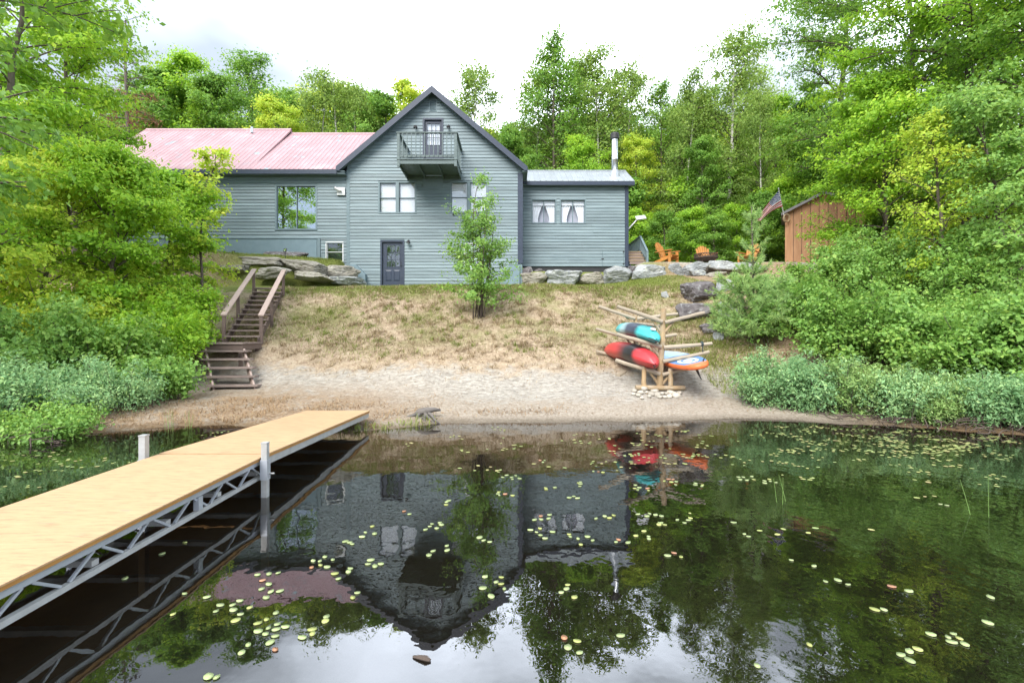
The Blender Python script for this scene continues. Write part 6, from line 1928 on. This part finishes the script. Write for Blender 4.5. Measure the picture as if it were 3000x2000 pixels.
near_tree(307, 2960, 13.4, 'leafy maple low at the right edge above the alders', H=6.3, r0=0.08, cr=2.0, cb=0.1, nb=30, n_leaves=21700, leaf=0.1, mat='leaf_alder', rc=0.38, sub=7, flat=0.45)
# ---------------- near trees on the left
near_tree(321, -10, 15.5, 'tall light green maple at the upper left corner with a slanting trunk', rz=0.4, group='big trees at the left', H=13.0, r0=0.15, cr=3.1, cb=0.42, nb=40, n_leaves=34000, leaf=0.12, mat='leaf_maple', rc=0.5, sub=7, flat=0.4, lean=(1.0, 0.3), el=(0.25, 0.95))
near_tree(322, 215, 19.5, 'maple in front of the left end of the red roof', rz=1.1, group='big trees at the left', H=11.0, r0=0.14, cr=2.5, cb=0.22, nb=38, n_leaves=29450, leaf=0.125, mat='leaf_maple', rc=0.5, sub=7, flat=0.4)
near_tree(323, -150, 13.0, 'dense maple cut by the left edge of the picture', rz=2.0, group='big trees at the left', H=7.5, r0=0.1, cr=2.2, cb=0.15, nb=36, n_leaves=18000, leaf=0.11, mat='leaf_maple', rc=0.45, sub=7, flat=0.42)
near_tree(324, 120, 13.8, 'yellow-green young maple low on the left slope', 'young_tree', rz=0.2, group='young maples on the left slope', H=5.6, r0=0.07, cr=2.0, cb=0.1, nb=30, n_leaves=20150, leaf=0.105, mat='leaf_yellow', rc=0.4, sub=7, flat=0.42)
near_tree(325, 330, 14.6, 'bright green young maple left of the wooden stairs', 'young_tree', rz=0.9, group='young maples on the left slope', H=5.3, r0=0.07, cr=2.0, cb=0.08, nb=30, n_leaves=21700, leaf=0.105, mat='leaf_maple', rc=0.4, sub=7, flat=0.42)
near_tree(326, 480, 17.2, 'bushy young maple in front of the wing wall', 'young_tree', rz=1.7, group='young maples on the left slope', H=4.3, r0=0.06, cr=1.55, cb=0.06, nb=28, n_leaves=17050, leaf=0.11, mat='leaf_maple', rc=0.38, sub=6, flat=0.45)
near_tree(327, 590, 17.2, 'sparse yellowish maple sapling reaching across the wing wall', 'young_tree', rz=0.0, group='young maples on the left slope', H=5.6, r0=0.04, cr=1.25, cb=0.12, nb=17, n_leaves=2945, leaf=0.115, mat='leaf_yellow', rc=0.24, sub=5, flat=0.55, el=(0.2, 0.9), lean=(0.25, 0.0))
near_tree(328, -330, 9.5, 'tall maple beyond the left edge, mirrored in the big window', rz=0.5, group='big trees at the left', H=12.5, r0=0.16, cr=3.0, cb=0.2, nb=40, n_leaves=12000, leaf=0.15, mat='leaf_dark', rc=0.5, sub=6)

# ---------------- sapling in front of the house
b0 = ground_hit(1402, 930)
shrub(330, 'sapling', 'slender many-stemmed sapling on the bank in front of the gable wall', b0, 0.5, 0.45, 4.75, 10, 11000, 0.084, 'leaf_alder', rc=0.2, flat=0.9, wid=0.5, up=0.35, low=0.1, cat='tree', upright=0.0, lean=(0.05, 0))

# ---------------- shrubs
GA, GG, GLs = 'alder shrubs on the right bank', 'blue-green shrubs along the right waterline', 'shrubs on the left shore'
def shrub_at(seed, px, py, D, w, dpt, H, stems, nl, leaf, mat, label, group, **kw):
    x = (px - 1500) * D / F
    return shrub(seed, 'shrub', label, Vector((x, D, max(hz(x, D), 0.0))), w, dpt, H, stems, nl, leaf, mat, group, **kw)
AL = [(2330, 14.6, 2.4, 1.9, 1.9, 9000, 'leafy shrub just right of the young pine'), (2470, 13.2, 2.6, 2.0, 2.2, 10500, 'alder shrub right of the pine, above the blue-green bush'),
      (2600, 15.6, 3.0, 2.2, 2.7, 10500, 'tall alder below the shed wall'), (2680, 12.4, 2.6, 1.9, 2.3, 11500, 'broad alder in the middle of the right bank'), (2850, 13.6, 2.8, 2.0, 2.9, 11500, 'high alder under the pale young tree'),
      (2880, 11.2, 2.6, 1.8, 2.2, 12500, 'dense glossy alder nearest the lower right edge'), (3060, 10.6, 2.4, 1.8, 3.0, 11500, 'alder cut off by the right edge'), (2450, 16.6, 2.6, 2.0, 1.9, 8000, 'shrub at the terrace edge below the shed corner')]
for i, (px_, D_, w_, d_, h_, nl, lab) in enumerate(AL):
    shrub_at(400 + i, px_, 0, D_, w_, d_, h_, 18, int(nl * 1.35), 0.082, 'leaf_alder', lab, GA, rc=0.3, flat=0.55, wid=0.72, up=0.7)
GAL = [(2275, 11.5, 1.6, 1.2, 1.25, 'blue-green bush beside the sand at the left end of its row'), (2395, 11.2, 1.7, 1.3, 1.2, 'second blue-green bush from the sand'), (2525, 10.8, 1.7, 1.3, 1.1, 'blue-green bush below the pine-side alder'),
       (2655, 10.3, 1.7, 1.2, 1.0, 'low blue-green bush in the middle of the row'), (2785, 9.9, 1.5, 1.0, 0.72, 'low yellowish green bush hanging over the roots'), (2915, 9.6, 1.7, 1.1, 0.95, 'blue-green bush with exposed roots near the right edge'), (3060, 9.2, 1.6, 1.0, 0.95, 'last blue-green bush, cut by the right edge')]
for i, (px_, D_, w_, d_, h_, lab) in enumerate(GAL):
    shrub_at(420 + i, px_, 0, D_, w_, d_, h_, 34, 11500, 0.062, 'leaf_galey' if i in (2, 4) else 'leaf_gale', lab, GG, rc=0.15, flat=0.9, wid=0.42, up=0.6, spread=0.6, upright=0.1, roots=i > 1, low=0.03 if i < 3 else 0.12)
LS = [(20, 9.7, 2.4, 1.6, 1.15, 12000, 0.06, 'leaf_gale', 'blue-green shrub in the lower left corner'), (190, 9.9, 2.0, 1.3, 1.05, 10500, 0.055, 'leaf_gale', 'blue-green shrub over the water, second from the left edge'), (340, 10.5, 1.9, 1.3, 1.0, 9000, 0.06, 'leaf_gale', 'grey-green shrub left of the dock shore'),
      (120, 8.75, 1.5, 0.9, 0.55, 6000, 0.055, 'leaf_alder', 'low sprawling bush over exposed roots at the left waterline'),
      (440, 11.4, 1.5, 1.3, 0.95, 6500, 0.08, 'leaf_alder', 'fresh green shrub beside the litter-covered shore'), (60, 11.6, 2.6, 1.7, 2.1, 12500, 0.09, 'leaf_alder', 'tall green shrub at the left edge above the blue-green ones'),
      (260, 11.9, 2.4, 1.7, 2.0, 12500, 0.09, 'leaf_alder', 'full green shrub in the middle of the left shore'), (440, 13.2, 2.2, 1.7, 2.1, 11500, 0.09, 'leaf_maple', 'bright shrub touching the stair landing'),
      (530, 14.8, 1.6, 1.5, 1.9, 8000, 0.09, 'leaf_maple', 'leafy shrub beside the upper stairs'), (380, 15.6, 2.2, 1.8, 2.4, 9000, 0.1, 'leaf_yellow', 'yellow-green bush behind the left shrubs'), (190, 13.4, 2.4, 1.8, 2.6, 10000, 0.095, 'leaf_yellow', 'pale bush among the grey trunks on the left'), (-60, 9.0, 1.8, 1.2, 1.0, 6000, 0.06, 'leaf_gale', 'blue-green shrub cut off at the left edge')]
for i, (px_, D_, w_, d_, h_, nl, lf, mt, lab) in enumerate(LS):
    gale = 'gale' in mt
    shrub_at(440 + i, px_, 0, D_, w_, d_, h_, 24 if gale else 16, nl, lf, mt, lab, GLs, rc=0.16 if gale else 0.28, flat=0.85 if gale else 0.55, wid=0.42 if gale else 0.66, up=0.5 if gale else 0.7, upright=0.3 if gale else 0, roots=i in (0, 1, 3, 11), low=0.12)

# ---------------- young white pine
def pine(seed, loc, H, label):
    rng = np.random.default_rng(seed)
    e = empty('young_pine', loc, label, 'tree')
    t = np.linspace(0, 1, 8)
    tr = np.stack([0.03 * np.sin(t * 5), 0.02 * np.cos(t * 5), H * t], -1)
    lines, tufts, dirs = [], [], []
    wh = [0.04, 0.1, 0.17, 0.24, 0.32, 0.4, 0.49, 0.58, 0.68, 0.79, 0.9]
    for u in wh:
        nbw = 5 if u > 0.5 else 9
        Lw = (0.95 * (1 - u) ** 0.75 + 0.2) * (1.12 if u < 0.4 else 0.6)
        for j in range(nbw):
            az = j * 2 * np.pi / nbw + rng.normal(0, 0.25) + u * 9
            L = Lw * rng.uniform(0.75, 1.15)
            p0 = np.array([0, 0, H * u + rng.normal(0, 0.04)])
            up = 0.35 + 0.75 * u
            d2 = unit(np.array([[math.cos(az), math.sin(az), up * 0.5]]))[0]
            p2 = p0 + d2 * L + np.array([0, 0, L * up * 0.45])
            bl = bez(p0, p0 + d2 * L * 0.6, p2, 6)
            lines.append((bl, np.linspace(0.014, 0.005, 6)))
            for s in np.linspace(0.25, 1, 12 if u < 0.5 else 8):
                k = min(4, int(s * 5)); q = bl[k] + (bl[k + 1] - bl[k]) * (s * 5 - k)
                dd = unit((bl[k + 1] - bl[k])[None])[0]
                tufts.append(q); dirs.append(dd)
                if s < 0.92 and u < 0.46:
                    sd = dd + rng.normal(0, 0.6, 3) + np.array([0, 0, 0.2]); sd = sd / np.linalg.norm(sd)
                    ll = L * 0.3 * rng.uniform(0.5, 1.1)
                    lines.append((np.array([q, q + sd * ll]), np.array([0.005, 0.003])))
                    for s2 in (0.4, 0.7, 1.0): tufts.append(q + sd * ll * s2); dirs.append(sd)
    for s in np.linspace(0.6, 1.0, 14): tufts.append(np.array([0, 0, H * s])); dirs.append(np.array([0, 0, 1.0]))
    tufts, dirs = np.array(tufts), np.array(dirs)
    npt = 15
    n = len(tufts) * npt
    P0 = np.repeat(tufts, npt, 0); Dd = np.repeat(dirs, npt, 0)
    nd = unit(Dd * 0.75 + rng.normal(0, 0.55, (n, 3)))
    L = rng.uniform(0.08, 0.15, n)[:, None]
    side = unit(np.cross(nd, rng.normal(size=(n, 3)))) * 0.0055
    v = np.stack([P0 - side, P0 + side, P0 + nd * L + side * 0.5, P0 + nd * L - side * 0.5], 1).reshape(-1, 3)
    f = np.arange(n * 4).reshape(n, 4)
    lv = np.repeat(np.clip(rng.normal(0.5, 0.2, n), 0, 1), 4)
    link('trunk', tubes_mesh('trunk', [(tr, np.linspace(0.05, 0.012, 8))], M['bark'], 7), e)
    link('limbs', tubes_mesh('limbs', lines, M['twig'], 4), e)
    link('needles', fast_mesh('needles', v, f, M['leaf_pine'], lv), e)
pb = ground_hit(2205, 1000)
pine(500, pb, CAMZ + (H0 - 605) * pb.y / F - pb.z, 'young soft-needled pine with upright whorls in front of the third chair')

# ---------------- grass and litter (too many blades to count)
def blades(name, label, cat, pts, length, width, mat, seed, lie=0.5, curl=0.3):
    rng = np.random.default_rng(seed)
    n = len(pts)
    az = rng.uniform(0, 2 * np.pi, n)
    tilt = np.clip(rng.normal(lie, 0.25, n), 0.02, 1.5)
    d = np.stack([np.cos(az) * np.sin(tilt), np.sin(az) * np.sin(tilt), np.cos(tilt)], -1)
    L = (length * rng.uniform(0.45, 1.4, n))[:, None]
    s = np.stack([-np.sin(az), np.cos(az), np.zeros(n)], -1) * (width * rng.uniform(0.6, 1.3, n))[:, None]
    mid = pts + d * L * 0.55
    tip = pts + d * L + np.stack([np.cos(az), np.sin(az), -0.8 * np.ones(n)], -1) * L * curl * 0.5
    v = np.stack([pts - s, pts + s, mid + s * 0.8, mid - s * 0.8, tip], 1).reshape(-1, 3)
    i = np.arange(n)[:, None] * 5
    f = np.concatenate([i + np.array([0, 1, 2]), i + np.array([0, 2, 3]), i + np.array([3, 2, 4])])
    lv = np.repeat(np.clip(rng.normal(0.5, 0.22, n), 0, 1), 5)
    o = link(name, fast_mesh(name, v, f, mat, lv))
    tag(o, label, cat, kind='stuff')
    return o

def sample_ground(rng, n, x0, x1, y0, y1, dens, bank=True):
    x = rng.uniform(x0, x1, n); y = rng.uniform(y0, y1, n)
    d = y - np.interp(x, BX if bank else SX, BY_ if bank else SY)
    keep = rng.random(n) < dens(x, y, d)
    x, y = x[keep], y[keep]
    return np.stack([x, y, height(x, y) - 0.004], -1)
rg = np.random.default_rng(31)
def patch(x, y, s=1.0, o=0.0):
    return 0.5 + 0.5 * np.sin(x * 1.3 * s + 1.7 * np.sin(y * 0.9 * s + o)) * np.sin(y * 1.1 * s + 1.3 * np.sin(x * 0.8 * s + o * 2))
open_bank = lambda x, y: ((x > -8.6) & (x < 8.5)).astype(float)
pts = sample_ground(rg, 125000, -9.5, 9, 12.5, 21.5, lambda x, y, d: np.interp(d, [2.4, 3.4, 4.5, 9, 10.5, 12], [0, 0.35, 0.8, 0.7, 0.3, 0.1]) * (0.35 + 0.65 * patch(x, y, 1.6)))
blades('straw_grass', 'matted dry straw covering the sloping bank', 'grass', pts, 0.15, 0.006, M['straw'], 32, lie=1.15, curl=0.4)
pts = sample_ground(rg, 110000, -9.5, 9, 13.5, 21.0, lambda x, y, d: np.interp(d, [3.2, 5, 8, 9.2], [0, 0.5, 0.45, 0.7]) * np.clip(patch(x, y, 0.9, 1.0) * 1.9 - 0.75, 0, 1))
blades('bank_grass', 'thin green grass in patches on the bank', 'grass', pts, 0.13, 0.006, M['grass'], 33, lie=0.7, curl=0.4)
pts = sample_ground(rg, 72000, -9.0, 8, 18.4, 25.2, lambda x, y, d: np.interp(d, [7.9, 9.3, 15], [0, 1, 0.9]) * (0.55 + 0.45 * patch(x, y, 1.1)) * (1 - sstep(24.9, 25.2, y) * (x > 0.3)))
blades('lawn_grass', 'short green lawn along the foot of the house', 'grass', pts, 0.085, 0.007, M['grass'], 34, lie=0.45)
pts = sample_ground(rg, 24000, -14.5, -7.6, 20.8, 25.0, lambda x, y, d: 1.0 * (height(x, y) > 4.9))
blades('terrace_grass', 'green grass on the terrace above the slab rocks', 'grass', pts, 0.12, 0.007, M['grass'], 35, lie=0.45)
pts = sample_ground(rg, 26000, -8, 1.2, 9.2, 12.6, lambda x, y, d: ((d > 0.12) & (d < 2.0)) * np.interp(x, [-7, -5.5, -2.4, -1.6, -0.9, -0.6, 0.9, 1.1], [0.5, 0.6, 0.7, 0.25, 0.0, 0.55, 0.55, 0.0]) * np.where(x > -1.5, np.clip(1 - np.abs(d - 0.55) / 0.3, 0, 1), np.clip(patch(x, y, 2.2, 0.4) * 1.6 - 0.3, 0, 1)), False)
blades('dry_sedge', 'orange dry sedge tufts along the left waterline', 'grass', pts, 0.12, 0.005, M['sedge'], 36, lie=0.9, curl=0.5)
pts = sample_ground(rg, 1000, -3.1, -1.5, 9.0, 10.4, lambda x, y, d: ((d > -0.12) & (d < 0.35)) * 0.7, False)
blades('shore_weeds', 'fresh green weeds at the waterline beside the gangway end', 'grass', pts, 0.13, 0.006, M['grass'], 37, lie=0.5)
pts = sample_ground(rg, 30000, 5.0, 7.5, 11.4, 17.5, lambda x, y, d: np.clip((d - 1.2) / 2, 0, 0.6) * patch(x, y, 1.5))
blades('edge_grass', 'grass fringe between the beach and the right shrubs', 'grass', pts, 0.16, 0.006, M['grass'], 38, lie=0.8)
def tufts(name, label, n_t, per, mat, seed, length, dens, lie=0.55):
    rng = np.random.default_rng(seed)
    c = sample_ground(rng, n_t, -9.2, 7.5, 13.2, 20.5, dens)
    p_ = np.repeat(c, per, 0)
    p_[:, :2] += rng.normal(0, 0.05, (len(p_), 2))
    p_[:, 2] = height(p_[:, 0], p_[:, 1]) - 0.004
    return blades(name, label, 'grass', p_, length, 0.006, mat, seed + 1, lie=lie, curl=0.6)
tufts('straw_tufts', 'bleached straw tufts standing out on the bank', 800, 30, M['straw'], 61, 0.21, lambda x, y, d: np.interp(d, [2.9, 4, 9.3], [0, 0.8, 0.6]), 0.85)
tufts('weed_tufts', 'small yellow-green weed tufts dotted over the bank', 420, 26, M['grass'], 63, 0.17, lambda x, y, d: np.interp(d, [3.0, 5, 9.3], [0, 0.7, 0.9]))
# twigs, needles and leaf litter lying on the sand
rng = np.random.default_rng(40)
pts = sample_ground(rng, 9000, -8, 6.5, 10.0, 14.5, lambda x, y, d: ((d > 0.25) & (d < 4)) * (0.25 + 0.6 * patch(x, y, 2.5, 0.8)), False)
blades('shore_litter', 'scattered brown twigs and leaf litter on the sand', 'litter', pts + np.array([0, 0, 0.012]), 0.055, 0.008, M['sedge'], 41, lie=1.45, curl=0.1)

# ---------------- reeds
def reed_tuft(px, py, n, H, label, seed):
    rng = np.random.default_rng(seed)
    D_ = F * CAMZ / (py - H0)
    x = (px - 1500) * D_ / F
    e = empty('reed', (x, D_, 0.0), label, 'reed')
    for i in range(n):
        q = np.array([rng.normal(0, 0.05), rng.normal(0, 0.05), -0.2])
        h = H * rng.uniform(0.7, 1.05)
        le = rng.normal(0, 0.12, 2)
        me = tubes_mesh('blade', [(bez(q, q + np.array([le[0] * 0.2 * h, le[1] * 0.2 * h, h * 0.6]), q + np.array([le[0] * h, le[1] * h, h + 0.2]), 6), np.linspace(0.0045, 0.0015, 6))], M['reed'], 4)
        link('blade', me, e)
reed_tuft(2282, 1475, 2, 0.33, 'pair of thin green reeds in the water right of the rack reflection', 1)
reed_tuft(2306, 1468, 1, 0.28, 'single bent reed right of the pair of reeds', 2)
reed_tuft(2832, 1500, 2, 0.42, 'two crossing green reeds in the water at the right', 3)
reed_tuft(500, 1262, 7, 0.42, 'tuft of green reeds at the left shore behind the dock post', 4)
reed_tuft(560, 1255, 6, 0.34, 'short tuft of reeds between the dock post and the littered shore', 5)
reed_tuft(2382, 1228, 6, 0.4, 'tuft of green reeds below the second blue-green bush', 6)

# ---------------- lily pads
pad_me = {}
for key in ('green', 'yellow', 'red'):
    ms_ = []
    for q in range(2):
        mb = MB()
        k_ = 14
        asp = 0.72 + 0.12 * q
        top = [(0.5 * math.cos(2 * math.pi * i / k_), 0.5 * asp * math.sin(2 * math.pi * i / k_), 0.05 if i % 7 else 0.09) for i in range(k_)]
        mb.add(top + [(0, 0, 0.03)] + [(x * 0.98, y * 0.98, -0.02) for x, y, z in top], [(i, (i + 1) % k_, k_) for i in range(k_)] + [(i, k_ + 1 + i, k_ + 1 + (i + 1) % k_, (i + 1) % k_) for i in range(k_)])
        ms_.append(mb.mesh('lily_pad', M['pad_' + key], smooth=True))
    pad_me[key] = ms_
rp = random.Random(21)
clusters = [(1003, 1590, 5), (965, 1640, 6), (930, 1650, 3), (1010, 1680, 5), (1255, 1540, 7), (1300, 1610, 6), (1080, 1560, 6), (1090, 1645, 4), (780, 1695, 6), (790, 1730, 6), (670, 1790, 6), (690, 1775, 2), (765, 1830, 9), (800, 1860, 6), (740, 1890, 4), (925, 1835, 6), (806, 1910, 1),
            (1040, 1755, 3), (1460, 1690, 4), (1480, 1710, 3), (1420, 1730, 4), (1590, 1520, 7), (1580, 1560, 6), (1700, 1575, 6), (1650, 1725, 5), (1690, 1870, 2), (1700, 1905, 3), (1805, 1860, 1), (1480, 1450, 6), (1500, 1400, 7), (1420, 1580, 3), (1690, 1455, 4), (1770, 1515, 4), (1830, 1590, 5), (1900, 1510, 7), (1950, 1540, 4), (1890, 1570, 6), (1960, 1625, 3), (2010, 1520, 4),
            (2140, 1530, 1), (2180, 1570, 2), (2330, 1645, 1), (2390, 1655, 1), (2420, 1700, 1), (2470, 1710, 2), (2600, 1718, 1), (2650, 1725, 1), (2760, 1862, 3), (2810, 1880, 3), (2650, 1910, 4), (2560, 1790, 1), (2590, 1800, 2), (2900, 1745, 1), (2235, 1955, 1), (2385, 1890, 1), (2780, 1480, 2), (2900, 1820, 1),
            (620, 1998, 2), (640, 1990, 1), (380, 1690, 1), (490, 1620, 2), (550, 1585, 1), (550, 1740, 1), (610, 1755, 1), (520, 1800, 1), (1880, 1430, 6), (1960, 1410, 7), (1700, 1420, 5), (1620, 1430, 4), (2030, 1420, 5), (2180, 1400, 8), (2240, 1410, 6), (1850, 1330, 7), (1600, 1350, 5), (1300, 1470, 4), (1190, 1500, 3), (1750, 1380, 4)]
spots = []
for px_, py_, n in clusters:
    D_ = F * CAMZ / (py_ - H0)
    cx_, cy_ = (px_ - 1500) * D_ / F, D_
    for q in range(n):
        a = rp.uniform(0, 6.28); rr = 0.05 * math.sqrt(q + 0.3) * rp.uniform(0.8, 1.3)
        spots.append((cx_ + rr * math.cos(a + q * 2.4), cy_ + rr * math.sin(a + q * 2.4)))
def free(x, y, pool, m): return all((x - a) ** 2 + (y - b) ** 2 > m * m for a, b in pool)
kept = []
for s_ in spots:
    if free(s_[0], s_[1], kept, 0.045): kept.append(s_)
kept = kept[:295]
labs = {'green': 'oval pale green lily pad floating on the dark water', 'yellow': 'oval yellow-green lily pad floating on the dark water', 'red': 'reddish orange lily pad floating among the green ones'}
for i, (x, y) in enumerate(kept):
    key = rp.choices(['green', 'yellow', 'red'], [0.78, 0.18, 0.04])[0]
    s_ = rp.uniform(0.034, 0.06)
    o = link('lily_pad', pad_me[key][i % 2], None, (x, y, 0.004), (R(rp.uniform(-2, 2)), R(rp.uniform(-2, 2)), rp.uniform(0, 6.28)), (s_, s_, 0.07))
    tag(o, labs[key], 'lily pad', {'green': 'green lily pads', 'yellow': 'yellow-green lily pads', 'red': 'reddish lily pads'}[key])
# the dense drifts of small pads near the shores
rng = np.random.default_rng(55)
V, Fc = [], []
def drift_pads(px0, px1, py0, py1, n, clump):
    out = []
    for c_ in range(n):
        px_, py_ = rng.uniform(px0, px1), rng.uniform(py0, py1)
        D_ = F * CAMZ / (py_ - H0)
        cx_, cy_ = (px_ - 1500) * D_ / F, D_
        for q in range(rng.integers(1, clump)):
            x, y = cx_ + rng.normal(0, 0.1), cy_ + rng.normal(0, 0.07)
            if height(x, y) < -0.02 and not (DX0 - 0.1 < x < DX1 + 0.1): out.append((x, y))
    return out
dp = drift_pads(2280, 2990, 1250, 1325, 70, 12) + drift_pads(2500, 2990, 1280, 1350, 34, 9) + drift_pads(1750, 2300, 1250, 1360, 30, 7) + drift_pads(2200, 2980, 1330, 1430, 16, 7) + drift_pads(1200, 1900, 1250, 1400, 24, 6) + drift_pads(0, 420, 1310, 1450, 40, 4) + drift_pads(600, 760, 1262, 1300, 14, 6) + drift_pads(2000, 2950, 1440, 1560, 6, 4) + drift_pads(980, 1060, 1280, 1300, 2, 6)
k_ = 10
for i, (x, y) in enumerate(dp):
    s_ = rng.uniform(0.018, 0.034); a = rng.uniform(0, 6.28)
    t = np.linspace(0, 2 * np.pi, k_, endpoint=False)
    ex, ey = s_ * np.cos(t), s_ * 0.75 * np.sin(t)
    V.append(np.stack([x + ex * math.cos(a) - ey * math.sin(a), y + ex * math.sin(a) + ey * math.cos(a), np.full(k_, 0.004 + 0.003 * (i % 5) / 5)], -1))
    Fc.append(np.arange(k_) + i * k_)
lvp = np.repeat(rng.random(len(dp)), k_)
M['pad_far'] = leaf_mat('far_lily_pads', [(0.2, (0.255, 0.340, 0.133)), (0.55, (0.357, 0.391, 0.133)), (0.85, (0.442, 0.357, 0.177))], 0.1, patch=2)
o = link('lily_pads', fast_mesh('lily_pads', np.concatenate(V), np.array(Fc), M['pad_far'], lvp))
tag(o, 'drifts of tiny yellow-green lily pads along the far shallows', 'lily pads', kind='stuff')
bpy.context.view_layer.update()
